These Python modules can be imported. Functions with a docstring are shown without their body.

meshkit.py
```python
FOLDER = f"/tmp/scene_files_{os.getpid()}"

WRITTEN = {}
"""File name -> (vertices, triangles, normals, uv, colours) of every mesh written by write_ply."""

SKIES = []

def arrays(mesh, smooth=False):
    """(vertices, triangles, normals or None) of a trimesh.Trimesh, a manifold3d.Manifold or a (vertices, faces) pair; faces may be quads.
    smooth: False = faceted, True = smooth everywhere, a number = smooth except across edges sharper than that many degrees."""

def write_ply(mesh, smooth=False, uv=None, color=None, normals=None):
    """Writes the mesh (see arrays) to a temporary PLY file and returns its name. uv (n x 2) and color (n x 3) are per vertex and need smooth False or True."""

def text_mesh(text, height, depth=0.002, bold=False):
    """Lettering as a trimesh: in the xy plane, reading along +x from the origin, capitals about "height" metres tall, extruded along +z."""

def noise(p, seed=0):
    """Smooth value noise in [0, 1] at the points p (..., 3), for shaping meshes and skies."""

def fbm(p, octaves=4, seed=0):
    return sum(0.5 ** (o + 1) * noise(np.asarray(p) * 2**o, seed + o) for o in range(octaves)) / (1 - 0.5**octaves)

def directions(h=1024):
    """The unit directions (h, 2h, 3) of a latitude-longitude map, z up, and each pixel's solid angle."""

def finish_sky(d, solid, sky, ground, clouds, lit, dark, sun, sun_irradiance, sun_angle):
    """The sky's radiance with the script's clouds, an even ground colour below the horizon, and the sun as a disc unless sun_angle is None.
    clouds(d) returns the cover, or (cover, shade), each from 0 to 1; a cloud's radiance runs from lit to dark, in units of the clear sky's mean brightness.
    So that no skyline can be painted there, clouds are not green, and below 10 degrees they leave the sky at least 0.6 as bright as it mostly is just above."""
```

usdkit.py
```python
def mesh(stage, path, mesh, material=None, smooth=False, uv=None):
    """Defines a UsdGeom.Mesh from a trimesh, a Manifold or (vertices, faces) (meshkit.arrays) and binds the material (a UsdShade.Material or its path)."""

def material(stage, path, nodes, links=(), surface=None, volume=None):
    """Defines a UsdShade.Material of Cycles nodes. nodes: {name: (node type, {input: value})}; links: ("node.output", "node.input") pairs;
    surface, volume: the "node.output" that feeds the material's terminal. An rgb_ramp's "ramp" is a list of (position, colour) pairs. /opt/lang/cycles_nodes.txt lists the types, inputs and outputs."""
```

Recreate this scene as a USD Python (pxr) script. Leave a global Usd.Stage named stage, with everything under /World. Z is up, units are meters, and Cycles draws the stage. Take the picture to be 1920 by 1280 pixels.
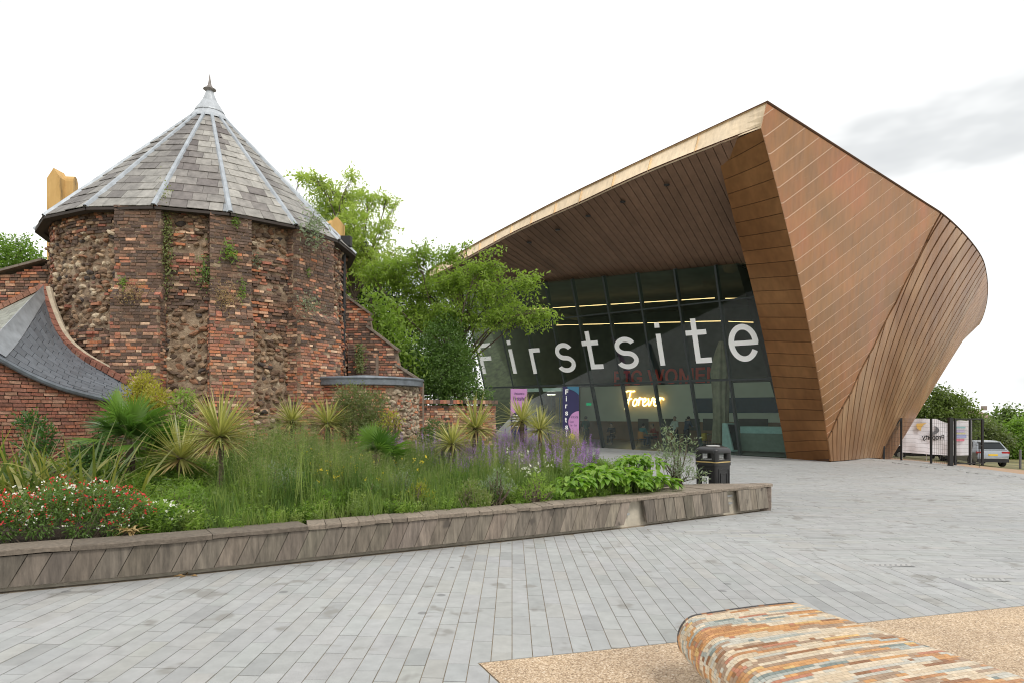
import math
import numpy as np
import trimesh
import usdkit
import meshkit
from scipy.interpolate import CubicSpline, PchipInterpolator
from shapely import affinity
from shapely.geometry import Polygon, LineString, Point, box as sbox
from pxr import Usd, UsdGeom, UsdLux, UsdShade, Sdf, Gf, Vt

stage = Usd.Stage.CreateInMemory()
UsdGeom.SetStageUpAxis(stage, "Z")
UsdGeom.Xform.Define(stage, "/World")
UsdGeom.Scope.Define(stage, "/World/Looks")

# ---------------------------------------------------------------- camera, sky, sun, exposure
EYE, FOC = 1.75, 1250.0          # eye height in metres, focal length in photo pixels (photo 1920 wide)
cam = UsdGeom.Camera.Define(stage, "/World/camera")
cam.AddTranslateOp().Set(Gf.Vec3d(0, 0, EYE))
cam.AddRotateXOp().Set(90.0)
cam.CreateHorizontalApertureAttr(36.0)
cam.CreateVerticalApertureAttr(24.0)
cam.CreateFocalLengthAttr(36.0 * FOC / 1920)
cam.CreateVerticalApertureOffsetAttr(36.0 * 135 / 1920)
cam.CreateClippingRangeAttr(Gf.Vec2f(0.05, 5000))
cam.CreateExposureAttr(0.0)

SUN_AZ, SUN_EL = math.radians(150), math.radians(52)     # direction towards the sun: behind the camera, to the right
sd = np.array([math.sin(SUN_AZ) * math.cos(SUN_EL), math.cos(SUN_AZ) * math.cos(SUN_EL), math.sin(SUN_EL)])
sky = UsdLux.DomeLight.Define(stage, "/World/sky")
sky_mat = usdkit.material(stage, "/World/Looks/overcast_sky", {
    "tc": ("texture_coordinate", {}),
    "sky": ("sky_texture", {"sky_type": "single_scattering", "sun_disc": False, "sun_elevation": SUN_EL, "sun_rotation": SUN_AZ}),
    "map": ("mapping", {"scale": (1.0, 1.0, 2.6), "location": (3.1, 0.4, 0.2)}),
    "n": ("noise_texture", {"scale": 1.9, "detail": 5, "roughness": 0.52}),
    "bright": ("rgb_ramp", {"ramp": [(0.24, (9.5, 9.9, 10.3)), (0.36, (13.2, 13.5, 13.6)), (0.47, (21.0, 21.0, 20.8)), (1.0, (27.0, 26.8, 26.2))]}),
    "dot": ("vector_math", {"math_type": "dot_product", "vector2": (0.60, 0.776, 0.195)}),
    "bank": ("map_range", {"from_min": 0.93, "from_max": 1.0, "to_min": 0.0, "to_max": 0.105, "clamp": True}),
    "sum": ("math", {"math_type": "subtract"}),
    "mx": ("mix_color", {"fac": 0.94}),
    "bg": ("background_shader", {"strength": 0.066}),
}, [("tc.generated", "map.vector"), ("map.vector", "n.vector"), ("tc.generated", "dot.vector1"), ("dot.value", "bank.value"), ("n.fac", "sum.value1"), ("bank.result", "sum.value2"), ("sum.value", "bright.fac"), ("sky.color", "mx.a"),
    ("bright.color", "mx.b"), ("mx.result", "bg.color")], surface="bg.background")
UsdShade.MaterialBindingAPI.Apply(sky.GetPrim()).Bind(sky_mat)
sky.GetPrim().SetCustomDataByKey("kind", "structure")
sun = UsdLux.DistantLight.Define(stage, "/World/sun")
sun.CreateNormalizeAttr(True)
sun.CreateIntensityAttr(0.4)
sun.CreateAngleAttr(13.0)
sun.CreateColorAttr(Gf.Vec3f(1.0, 0.96, 0.9))
sun.AddRotateZOp().Set(-math.degrees(SUN_AZ) + 180)
sun.AddRotateXOp().Set(90 - math.degrees(SUN_EL))

# ---------------------------------------------------------------- helpers
rng = np.random.default_rng(11)
_used = {}


def unique(parent, name):
    n = _used.get((parent, name), 0)
    _used[(parent, name)] = n + 1
    return f"{parent}/{name}" + (f"_{n:03d}" if n else "")


def describe(path, label=None, cat=None, group=None, kind=None):
    p = stage.GetPrimAtPath(path)
    for k, v in (("label", label), ("category", cat), ("group", group), ("kind", kind)):
        if v:
            p.SetCustomDataByKey(k, v)
    return path


def thing(name, label=None, cat=None, loc=(0, 0, 0), rotz=0.0, group=None, kind=None):
    path = unique("/World", name)
    x = UsdGeom.Xform.Define(stage, path)
    x.AddTranslateOp().Set(Gf.Vec3d(*map(float, loc)))
    x.AddRotateZOp().Set(float(rotz))
    return describe(path, label, cat, group, kind)


def clone(src, label, loc, rotz=0.0, scale=None, cat=None, group=None):
    path = unique("/World", src.rsplit("/", 1)[1])
    x = UsdGeom.Xform.Define(stage, path)
    x.GetPrim().GetReferences().AddInternalReference(src)
    x.GetPrim().GetAttribute("xformOp:translate").Set(Gf.Vec3d(*map(float, loc)))
    x.GetPrim().GetAttribute("xformOp:rotateZ").Set(float(rotz))
    if scale is not None:
        x.AddScaleOp().Set(Gf.Vec3f(scale, scale, scale))
    x.GetPrim().SetInstanceable(True)
    return describe(path, label, cat, group)


def mesh(name, v, f, mat, parent="/World", tint=None, smooth=None, label=None, cat=None, group=None, kind=None, exact=False):
    """One Mesh prim. f: (n,3) or (n,4) array. tint: (3,) or (len(v),3) own colour of the pieces. smooth: angle or None."""
    path = f"{parent}/{name}" if exact else unique(parent, name)
    v = np.asarray(v, np.float32)
    f = np.asarray(f, np.int32)
    if smooth is not None and tint is None:
        usdkit.mesh(stage, path, (v.astype(float), f), mat, smooth=smooth)
    else:
        m = UsdGeom.Mesh.Define(stage, path)
        m.CreatePointsAttr(Vt.Vec3fArray.FromNumpy(np.ascontiguousarray(v)))
        m.CreateFaceVertexCountsAttr(Vt.IntArray.FromNumpy(np.full(len(f), f.shape[1], np.int32)))
        m.CreateFaceVertexIndicesAttr(Vt.IntArray.FromNumpy(np.ascontiguousarray(f.ravel())))
        m.CreateSubdivisionSchemeAttr("none")
        if tint is not None:
            t = np.asarray(tint, np.float32)
            if t.ndim == 1:
                t = np.tile(t, (len(v), 1))
            UsdGeom.PrimvarsAPI(m).CreatePrimvar("tint", Sdf.ValueTypeNames.Color3fArray, "vertex").Set(Vt.Vec3fArray.FromNumpy(np.ascontiguousarray(t)))
        if mat is not None:
            UsdShade.MaterialBindingAPI.Apply(m.GetPrim()).Bind(mat)
    return describe(path, label, cat, group, kind)


class MB:
    """Collects shapes that make ONE mesh."""

    def __init__(self):
        self.v, self.f, self.n = [], [], 0

    def add(self, v, f):
        v, f = np.asarray(v, float), np.asarray(f, int)
        if f.shape[1] == 4:
            f = np.vstack([f[:, [0, 1, 2]], f[:, [0, 2, 3]]])
        self.v.append(v)
        self.f.append(f + self.n)
        self.n += len(v)
        return self

    def tm(self, m):
        return self.add(m.vertices, m.faces)

    def box(self, c, half, R=None):
        v, f = box(c, half, R)
        return self.add(v, f)

    def beam(self, a, b, w, h, up=(0, 0, 1)):
        return self.add(*beam(a, b, w, h, up))

    def tube(self, pts, r, k=8):
        return self.add(*tube(pts, r, k))

    def lathe(self, prof, c=(0, 0, 0), k=24):
        return self.add(*lathe(prof, c, k))

    def out(self):
        return np.vstack(self.v), np.vstack(self.f)

    def put(self, name, mat, parent="/World", **kw):
        v, f = self.out()
        return mesh(name, v, f, mat, parent, **kw)


BOXF = np.array([[0, 3, 2, 1], [4, 5, 6, 7], [0, 1, 5, 4], [1, 2, 6, 5], [2, 3, 7, 6], [3, 0, 4, 7]])
BOXS = np.array([[-1, -1, -1], [1, -1, -1], [1, 1, -1], [-1, 1, -1], [-1, -1, 1], [1, -1, 1], [1, 1, 1], [-1, 1, 1]], float)
BOXT = np.vstack([BOXF[:, [0, 1, 2]], BOXF[:, [0, 2, 3]]])
TOPT = np.vstack([BOXF[1:, [0, 1, 2]], BOXF[1:, [0, 2, 3]]])      # no bottom


def box(c, half, R=None):
    v = BOXS * np.asarray(half, float)
    if R is not None:
        v = v @ np.asarray(R, float).T
    return v + np.asarray(c, float), BOXF


def rotz(a):
    c, s = math.cos(a), math.sin(a)
    return np.array([[c, -s, 0], [s, c, 0], [0, 0, 1.0]])


def unit(a):
    a = np.asarray(a, float)
    return a / np.maximum(np.linalg.norm(a, axis=-1, keepdims=True), 1e-12)


def beam(a, b, w, h, up=(0, 0, 1)):
    a, b = np.asarray(a, float), np.asarray(b, float)
    y = unit(b - a)
    x = unit(np.cross(y, up))
    z = np.cross(x, y)
    return box((a + b) / 2, (w / 2, np.linalg.norm(b - a) / 2, h / 2), np.stack([x, y, z], 1))


def tube(pts, r, k=8):
    pts = np.asarray(pts, float)
    r = np.broadcast_to(np.asarray(r, float), (len(pts),))
    t = unit(np.gradient(pts, axis=0))
    ref = np.array([0, 0, 1.0]) if abs(t[:, 2]).mean() < 0.8 else np.array([1.0, 0, 0])
    x = unit(np.cross(t, ref))
    y = np.cross(t, x)
    a = np.linspace(0, 2 * np.pi, k, endpoint=False)
    v = (pts[:, None] + r[:, None, None] * (np.cos(a)[None, :, None] * x[:, None] + np.sin(a)[None, :, None] * y[:, None])).reshape(-1, 3)
    f = []
    for i in range(len(pts) - 1):
        for j in range(k):
            f.append([i * k + j, i * k + (j + 1) % k, (i + 1) * k + (j + 1) % k, (i + 1) * k + j])
    f = np.array(f)
    f = np.vstack([f[:, [0, 1, 2]], f[:, [0, 2, 3]]])
    caps = [[0, j + 1, j] for j in range(1, k - 1)] + [[(len(pts) - 1) * k, (len(pts) - 1) * k + j, (len(pts) - 1) * k + j + 1] for j in range(1, k - 1)]
    return v, np.vstack([f, caps])


def lathe(prof, c=(0, 0, 0), k=24):
    m = trimesh.creation.revolve(np.asarray(prof, float), sections=k)
    return m.vertices + np.asarray(c, float), m.faces


def prism(poly, z0, z1):
    m = trimesh.creation.extrude_polygon(poly if isinstance(poly, Polygon) else Polygon(poly), z1 - z0, engine="earcut")
    return m.vertices + [0, 0, z0], m.faces


def grid(nu, nv):
    i = np.arange(nu - 1)[:, None] * nv + np.arange(nv - 1)[None]
    return np.stack([i, i + nv, i + nv + 1, i + 1], -1).reshape(-1, 4)


def gx(x):
    """Height of the sloping ground."""
    x = np.clip(x, -25, 48)
    return -0.02 * x - 0.062 * np.maximum(0, x - 16.5)


def at(u, v, d):
    """The place seen at photo pixel (u, v) at depth d metres; used to lay the site out as measured from the photograph."""
    return np.array([(u - 960) / FOC * d, d, EYE - (v - 775) / FOC * d])


def gnd(u, v, z=0.0):
    d = 5.0
    for _ in range(80):
        d = 0.5 * d + 0.5 * (EYE - (gx((u - 960) / FOC * d) + z)) / ((v - 775) / FOC)
    x = (u - 960) / FOC * d
    return np.array([x, d, gx(x) + z])


def screen(p):
    p = np.asarray(p, float)
    d = np.maximum(p[..., 1], 1e-3)
    return 960 + FOC * p[..., 0] / d, 775 - FOC * (p[..., 2] - EYE) / d


def pieces(parent, name, V, F, mat, tints, limit=300, rest=None, label=None):
    """V: (n,k,3) pieces sharing the triangles F. Those that show largest become parts, the others one stuff part."""
    V = np.asarray(V, float)
    n, k = V.shape[:2]
    tints = np.asarray(tints, float)
    if tints.ndim == 1:
        tints = np.tile(tints, (n, 1))
    c = V.mean(1)
    u, v = screen(V)
    seen = (c[:, 1] > 1) & (u.max(1) > 0) & (u.min(1) < 1920) & (v.max(1) > 0) & (v.min(1) < 1280)
    size = (np.clip(u.max(1), 0, 1920) - np.clip(u.min(1), 0, 1920)) * (np.clip(v.max(1), 0, 1280) - np.clip(v.min(1), 0, 1280))
    size = np.where(seen, size, -1)
    order = np.argsort(-size)
    single = [i for i in order[:limit] if size[i] > 0]
    for i in sorted(single):
        mesh(name, V[i], F, mat, parent, tint=tints[i])
    others = np.setdiff1d(np.arange(n), single)
    if len(others):
        f = (F[None] + np.arange(len(others))[:, None, None] * k).reshape(-1, F.shape[1])
        mesh(rest or name + "_infill", V[others].reshape(-1, 3), f, mat, parent, tint=np.repeat(tints[others], k, 0), kind="stuff")


def boxes(c, X, Y, Z, hx, hy, hz, jitter=0.0):
    """n boxes at once: centres c, unit axes X Y Z (n,3), half sizes (n,)."""
    c, X, Y, Z = (np.asarray(a, float) for a in (c, X, Y, Z))
    n = len(c)
    hx, hy, hz = (np.broadcast_to(np.asarray(a, float), (n,)) for a in (hx, hy, hz))
    s = np.tile(BOXS, (n, 1, 1))
    if jitter:
        s = s * (1 + rng.uniform(-jitter, jitter, (n, 8, 3)))
    return c[:, None] + s[..., 0:1] * (X * hx[:, None])[:, None] + s[..., 1:2] * (Y * hy[:, None])[:, None] + s[..., 2:3] * (Z * hz[:, None])[:, None]


# ---------------------------------------------------------------- materials
def mat(name, nodes, links, surface="p.BSDF"):
    return usdkit.material(stage, "/World/Looks/" + name, nodes, links, surface=surface)


def plain(name, col, rough=0.6, metal=0.0, var=0.15, scale=6.0, bump=0.0, bscale=40.0, spec=None, extra=None):
    c = np.array(col, float)
    nodes = {"tc": ("texture_coordinate", {}), "g": ("geometry", {}),
             "n": ("noise_texture", {"scale": scale, "detail": 5, "roughness": 0.6}),
             "r": ("rgb_ramp", {"ramp": [(0.3, tuple(c * (1 - var))), (0.7, tuple(np.minimum(c * (1 + var), 1)))]}),
             "p": ("principled_bsdf", {"roughness": rough, "metallic": metal, **(extra or {})})}
    links = [("g.position", "n.vector"), ("n.fac", "r.fac"), ("r.color", "p.base_color")]
    if bump:
        nodes["b"] = ("noise_texture", {"scale": bscale, "detail": 4, "roughness": 0.6})
        nodes["bm"] = ("bump", {"strength": bump, "distance": 0.02})
        links += [("g.position", "b.vector"), ("b.fac", "bm.height"), ("bm.normal", "p.normal")]
    return mat(name, nodes, links)


def tinted(name, rough=0.85, metal=0.0, var=0.35, scale=22.0, bump=0.4, bscale=60.0, dist=0.01, stretch=(1, 1, 1), detail=6.0, spots=None, gum=None):
    """A material whose colour comes from each piece's own tint, with grain."""
    nodes = {"g": ("geometry", {}), "a": ("attribute", {"attribute": "tint"}),
             "m": ("mapping", {"scale": stretch}),
             "n": ("noise_texture", {"scale": scale, "detail": detail, "roughness": 0.65}),
             "r": ("rgb_ramp", {"ramp": [(0.25, (1 - var,) * 3), (0.75, (1 + var,) * 3)]}),
             "x": ("mix_color", {"blend_type": "multiply", "fac": 1.0}),
             "b": ("noise_texture", {"scale": bscale, "detail": 4, "roughness": 0.6}),
             "bm": ("bump", {"strength": bump, "distance": dist}),
             "p": ("principled_bsdf", {"roughness": rough, "metallic": metal})}
    links = [("g.position", "m.vector"), ("m.vector", "n.vector"), ("n.fac", "r.fac"), ("a.color", "x.a"), ("r.color", "x.b"),
             ("m.vector", "b.vector"), ("b.fac", "bm.height"), ("bm.normal", "p.normal")]
    last = "x.result"
    if spots:                                     # (scale, threshold, colour): lichen, droppings, stains of their own
        nodes["sn"] = ("noise_texture", {"scale": spots[0], "detail": 3, "roughness": 0.55})
        nodes["sr"] = ("rgb_ramp", {"ramp": [(spots[1], (0, 0, 0)), (min(spots[1] + 0.06, 1), (1, 1, 1))]})
        nodes["sx"] = ("mix_color", {"b": spots[2]})
        links += [("g.position", "sn.vector"), ("sn.fac", "sr.fac"), ("sr.color", "sx.fac"), (last, "sx.a")]
        last = "sx.result"
    if gum:                                       # (scale, size, colour): round trodden-in spots
        nodes["gv"] = ("voronoi_texture", {"scale": gum[0]})
        nodes["gr"] = ("rgb_ramp", {"ramp": [(0.0, (0.8, 0.8, 0.8)), (gum[1] * 0.8, (0.8, 0.8, 0.8)), (gum[1], (0, 0, 0)), (1.0, (0, 0, 0))]})
        nodes["gx"] = ("mix_color", {"b": gum[2]})
        links += [("g.position", "gv.vector"), ("gv.distance", "gr.fac"), ("gr.color", "gx.fac"), (last, "gx.a")]
        last = "gx.result"
    links.append((last, "p.base_color"))
    return mat(name, nodes, links)


def leafy(name, col, col2, transl=0.4, rough=0.5):
    """Leaf material: each leaf (island) between two greens, some light passing through."""
    c, d = np.array(col), np.array(col2)
    return mat(name, {"g": ("geometry", {}), "oi": ("object_info", {}),
                      "add": ("math", {"math_type": "add"}), "fr": ("math", {"math_type": "fraction"}),
                      "r": ("rgb_ramp", {"ramp": [(0.0, tuple(c)), (0.6, tuple((c + d) / 2)), (1.0, tuple(d))]}),
                      "br": ("mix_color", {"blend_type": "multiply", "fac": 1.0, "b": (1.35, 1.5, 0.85)}),
                      "p": ("principled_bsdf", {"roughness": rough}), "t": ("translucent_bsdf", {}), "mx": ("mix_closure", {"fac": transl})},
               [("g.random_per_island", "add.value1"), ("oi.random", "add.value2"), ("add.value", "fr.value1"), ("fr.value", "r.fac"), ("r.color", "p.base_color"),
                ("r.color", "br.a"), ("br.result", "t.color"), ("p.BSDF", "mx.closure1"), ("t.BSDF", "mx.closure2")], surface="mx.closure")
# ---------------------------------------------------------------- the setting: terrain, paths, paving
m_lawn = mat("dry_lawn", {"g": ("geometry", {}), "n": ("noise_texture", {"scale": 0.35, "detail": 6}), "n2": ("noise_texture", {"scale": 9, "detail": 5}),
                          "r": ("rgb_ramp", {"ramp": [(0.3, (0.10, 0.11, 0.045)), (0.55, (0.28, 0.25, 0.10)), (0.75, (0.36, 0.30, 0.15))]}),
                          "x": ("mix_color", {"blend_type": "multiply", "fac": 0.5}), "p": ("principled_bsdf", {"roughness": 0.95})},
             [("g.position", "n.vector"), ("g.position", "n2.vector"), ("n.fac", "r.fac"), ("r.color", "x.a"), ("n2.color", "x.b"), ("x.result", "p.base_color")])
m_gravel = mat("bound_gravel", {"g": ("geometry", {}), "v": ("voronoi_texture", {"scale": 95}), "n": ("noise_texture", {"scale": 1.6, "detail": 4}),
                                "r": ("rgb_ramp", {"ramp": [(0.0, (0.20, 0.14, 0.085)), (0.35, (0.40, 0.285, 0.185)), (0.6, (0.55, 0.41, 0.275)), (0.9, (0.70, 0.57, 0.43)), (1.0, (0.82, 0.75, 0.65))]}),
                                "r2": ("rgb_ramp", {"ramp": [(0.3, (0.78, 0.77, 0.76)), (0.7, (1.05, 1.04, 1.0))]}), "bw": ("rgb_to_bw", {}),
                                "x": ("mix_color", {"blend_type": "multiply", "fac": 1.0}), "bm": ("bump", {"strength": 0.7, "distance": 0.006, "invert": True}), "p": ("principled_bsdf", {"roughness": 0.8})},
               [("g.position", "v.vector"), ("g.position", "n.vector"), ("v.color", "bw.color"), ("bw.val", "r.fac"), ("r.color", "x.a"), ("n.fac", "r2.fac"), ("r2.color", "x.b"),
                ("x.result", "p.base_color"), ("v.distance", "bm.height"), ("bm.normal", "p.normal")])
m_tan = plain("tan_path", (0.42, 0.29, 0.19), 0.9, var=0.2, scale=5, bump=0.4, bscale=90)
m_joint = plain("paving_joints", (0.25, 0.205, 0.15), 0.95, var=0.3, scale=9)
m_paver = tinted("paving_stone", rough=0.62, var=0.14, scale=7.0, bump=0.22, bscale=120, dist=0.004, spots=(2.3, 0.62, (0.245, 0.24, 0.225)), gum=(1.3, 0.062, (0.17, 0.17, 0.17)))
m_soil = plain("soil", (0.045, 0.032, 0.022), 0.95, var=0.5, scale=14, bump=0.8, bscale=25)


def draped(poly, dz, step=1.5):
    """A sheet over the sloping ground."""
    v, f = trimesh.creation.triangulate_polygon(poly, engine="earcut")
    v = np.column_stack([v, np.zeros(len(v))])
    v, f = trimesh.remesh.subdivide_to_size(v, f, step, max_iter=30)[:2]
    v[:, 2] = gx(v[:, 0]) + dz
    n = np.cross(v[f[:, 1]] - v[f[:, 0]], v[f[:, 2]] - v[f[:, 0]])[:, 2]
    f[n < 0] = f[n < 0][:, ::-1]
    return v, f


xs = np.array([-900, -60, -25, -15, -8, 0, 8, 14, 16.5, 18, 20, 24, 30, 38, 48, 70, 900.0])
ys = np.array([-300, -40, -10, 0, 10, 20, 30, 40, 60, 100, 200, 900.0])
vv = np.array([[x, y, gx(x) - 0.055] for x in xs for y in ys])
mesh("ground", vv, grid(len(xs), len(ys)), m_lawn, kind="structure", label="dry yellowish grass beyond the car and bollard at right", cat="ground")

vv = np.array([[x, y, gx(x) - 0.035] for x in (-40, -25, -12, -6, -1.2) for y in (18.6, 30, 45, 70)])  # dark sheet added so the glass front reflects less bright lawn
mesh("woodland_floor", vv, grid(5, 4), plain("woodland_soil", (0.035, 0.045, 0.02), 0.95, var=0.5, scale=3), kind="structure", label="dark ground added under the trees behind the boundary wall to darken the glass reflections", cat="ground")

# planter front line (ground points), measured from the photograph
PL = np.array([[-6.6, 5.05], [-4.72, 6.14], [-3.52, 6.86], [-2.03, 7.88], [0.0, 9.2], [1.7, 10.37], [3.2, 11.5], [4.98, 12.84]])
PL_BACK = np.array([[4.98, 12.84], [4.35, 13.0], [3.0, 13.1], [1.9, 14.2], [0.6, 16.0], [-0.4, 18.0]])
bed_poly = Polygon(np.vstack([PL, PL_BACK, [[-3.0, 18.0], [-14, 18.0], [-14, 2.0]]]))
INSET = Polygon([(-0.23, 4.67), (4.93, 6.42), (12.5, 8.99), (14, 2), (8, -3), (1.6, 0.7)])
edge = [gnd(*p)[:2] for p in ((1640, 858), (1720, 863), (1800, 872), (1925, 889))]
PAVED = Polygon([(-9, 2.0), (-9, -4), (18, -4), (24, 8), (20.5, 20), tuple(edge[3]), tuple(edge[2]), tuple(edge[1]), tuple(edge[0]), (13.4, 29.0), (12.5, 30.1), (-1.5, 41.4), (-3.5, 38), (-2, 22), (-1, 17)])
plaza = thing("plaza", "grey stone paved plaza in front of the copper clad gallery", "plaza", kind="structure")
v, f = draped(PAVED, -0.006)
mesh("joint_bed", v, f, m_joint, plaza)
v, f = draped(INSET, 0.0)
mesh("gravel_inset", v, f, m_gravel, kind="structure", label="tan resin bound gravel panel around the mosaic bench", cat="gravel")
v, f = draped(Polygon([tuple(edge[0]), tuple(edge[1]), tuple(edge[2]), tuple(edge[3]), (26, 22), (30, 26), (27, 35), (24, 40), (19, 41.5), (18.2, 34), (16.2, 31.6)]), -0.03)
mesh("tan_path", v, f, m_tan, kind="structure", label="tan surfaced path running past the black mesh gate", cat="path")


def lay_pavers():
    V, T, odd = [], [], []
    keep = PAVED.difference(bed_poly.buffer(0.02)).difference(INSET.buffer(0.012))
    A = keep.intersection(Polygon([(-30, 42.5), (-30, -20), (32.5, -20)]))
    B = keep.difference(A)
    for zone, along_y, w, l0, l1 in ((A, True, 0.150, 0.30, 0.52), (B, False, 0.152, 0.36, 0.75)):
        x0, y0, x1, y1 = zone.bounds
        a0, a1, b0, b1 = (x0, x1, y0, y1) if along_y else (y0, y1, x0, x1)
        from shapely.prepared import prep
        inside, touch = prep(zone.buffer(-0.004)), prep(zone)
        for row in range(int((a1 - a0) / w) + 1):
            a, b = a0 + row * w, b0 - rng.uniform(0, 0.5)
            if not along_y and a > 27:
                if row % 2:
                    continue
            ww = w * 2 if (not along_y and a > 27) else w
            while b < b1:
                L = rng.uniform(l0, l1) * (1.0 if along_y or a < 22 else 2.0)
                g = 0.0035
                r = (a + g, b + g, a + ww - g, b + L - g) if along_y else (b + g, a + g, b + L - g, a + ww - g)
                b += L
                if r[3] < 2.2 or r[2] < -8 or abs((r[0] + r[2]) / 2) > 1.35 * r[3] + 1.5:
                    continue
                q = sbox(*r)
                if inside.contains(q):
                    V.append(r)
                elif touch.intersects(q):
                    c = q.intersection(zone)
                    if c.area > 0.004 and c.geom_type == "Polygon":
                        odd.append(c)
    V = np.array(V)
    n = len(V)

    def tone(x, y):
        n_ = len(x)
        patch = meshkit.fbm(np.column_stack([x * 0.35, y * 0.35, np.zeros(n_)]), 3, 5)
        base = np.array([0.335, 0.340, 0.334]) * (0.86 + 0.28 * patch[:, None]) * rng.normal(1, 0.032, (n_, 1)) + rng.normal(0, 0.002, (n_, 3))
        dark = rng.random(n_) < 0.035
        base[dark] *= 0.86
        warm = rng.random(n_) < 0.10
        base[warm] *= [1.02, 1.0, 0.97]
        return base

    c = np.column_stack([(V[:, 0] + V[:, 2]) / 2, (V[:, 1] + V[:, 3]) / 2])
    c = np.column_stack([c, gx(c[:, 0]) - 0.02 + rng.normal(0, 0.0010, n)])
    tl = rng.normal(0, 0.0018, (n, 2))
    slope = (gx(c[:, 0] + 0.01) - gx(c[:, 0] - 0.01)) / 0.02
    X = unit(np.column_stack([np.ones(n), np.zeros(n), slope + tl[:, 0]]))
    Y = unit(np.column_stack([np.zeros(n), np.ones(n), tl[:, 1]]))
    P = boxes(c, X, Y, unit(np.cross(X, Y)), (V[:, 2] - V[:, 0]) / 2, (V[:, 3] - V[:, 1]) / 2, 0.02)
    pieces(plaza, "paving_stone", P, TOPT, m_paver, tone(c[:, 0], c[:, 1]), 300, "far_paving_stones")
    mb, tt = MB(), []
    for q in odd:
        v, f = prism(q, -0.03, 0.0)
        v[:, 2] += gx(v[:, 0])
        mb.add(v, f)
        tt.append(np.tile(tone(np.array([q.centroid.x]), np.array([q.centroid.y])), (len(v), 1)))
    mb.put("cut_paving_stones", m_paver, plaza, tint=np.vstack(tt), kind="stuff")


lay_pavers()
# slot drains let into the paving
m_drain = plain("drain_steel", (0.42, 0.42, 0.41), 0.5, metal=0.4)
m_slot = plain("drain_slot", (0.27, 0.27, 0.265), 0.9)
for (u, v_, lab) in ((1660, 1059, "nearer slot drain with slanting bars set in the paving"), (1832, 1086, "slot drain in the paving close to the right edge")):
    c = gnd(u, v_)
    dr_ = thing("slot_drain", lab, "drain", [c[0], c[1], c[2]], group="slot drains in the paving")
    MB().box([0, 0, 0.0015], (0.33, 0.06, 0.0012)).put("tray", m_slot, dr_)
    for i in range(10):
        MB().box([-0.29 + 0.064 * i, 0, 0.004], (0.017, 0.056, 0.002), rotz(-0.5)).put("bar", m_drain, dr_)
# small litter: flat leaves lying on the paving
m_dead = plain("dead_leaf", (0.30, 0.19, 0.08), 0.8)
for k, (u, v_) in enumerate(((352, 1078),)):
    p = gnd(u, v_)
    mb = MB()
    for i in range(5):
        a = rng.uniform(0, 6.28)
        d = np.array([math.cos(a), math.sin(a), 0])
        q = p + d * 0.03
        mb.add([q, q + d * 0.05 + [0.01, 0.012, 0.02], q + d * 0.11 + [0, 0, 0.004], q + d * 0.05 - [0.01, 0.012, -0.012]], [[0, 1, 2, 3]])
    mb.put("fallen_leaf", m_dead, label="curled dry leaf on the paving against the planter foot", cat="leaf")


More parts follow.
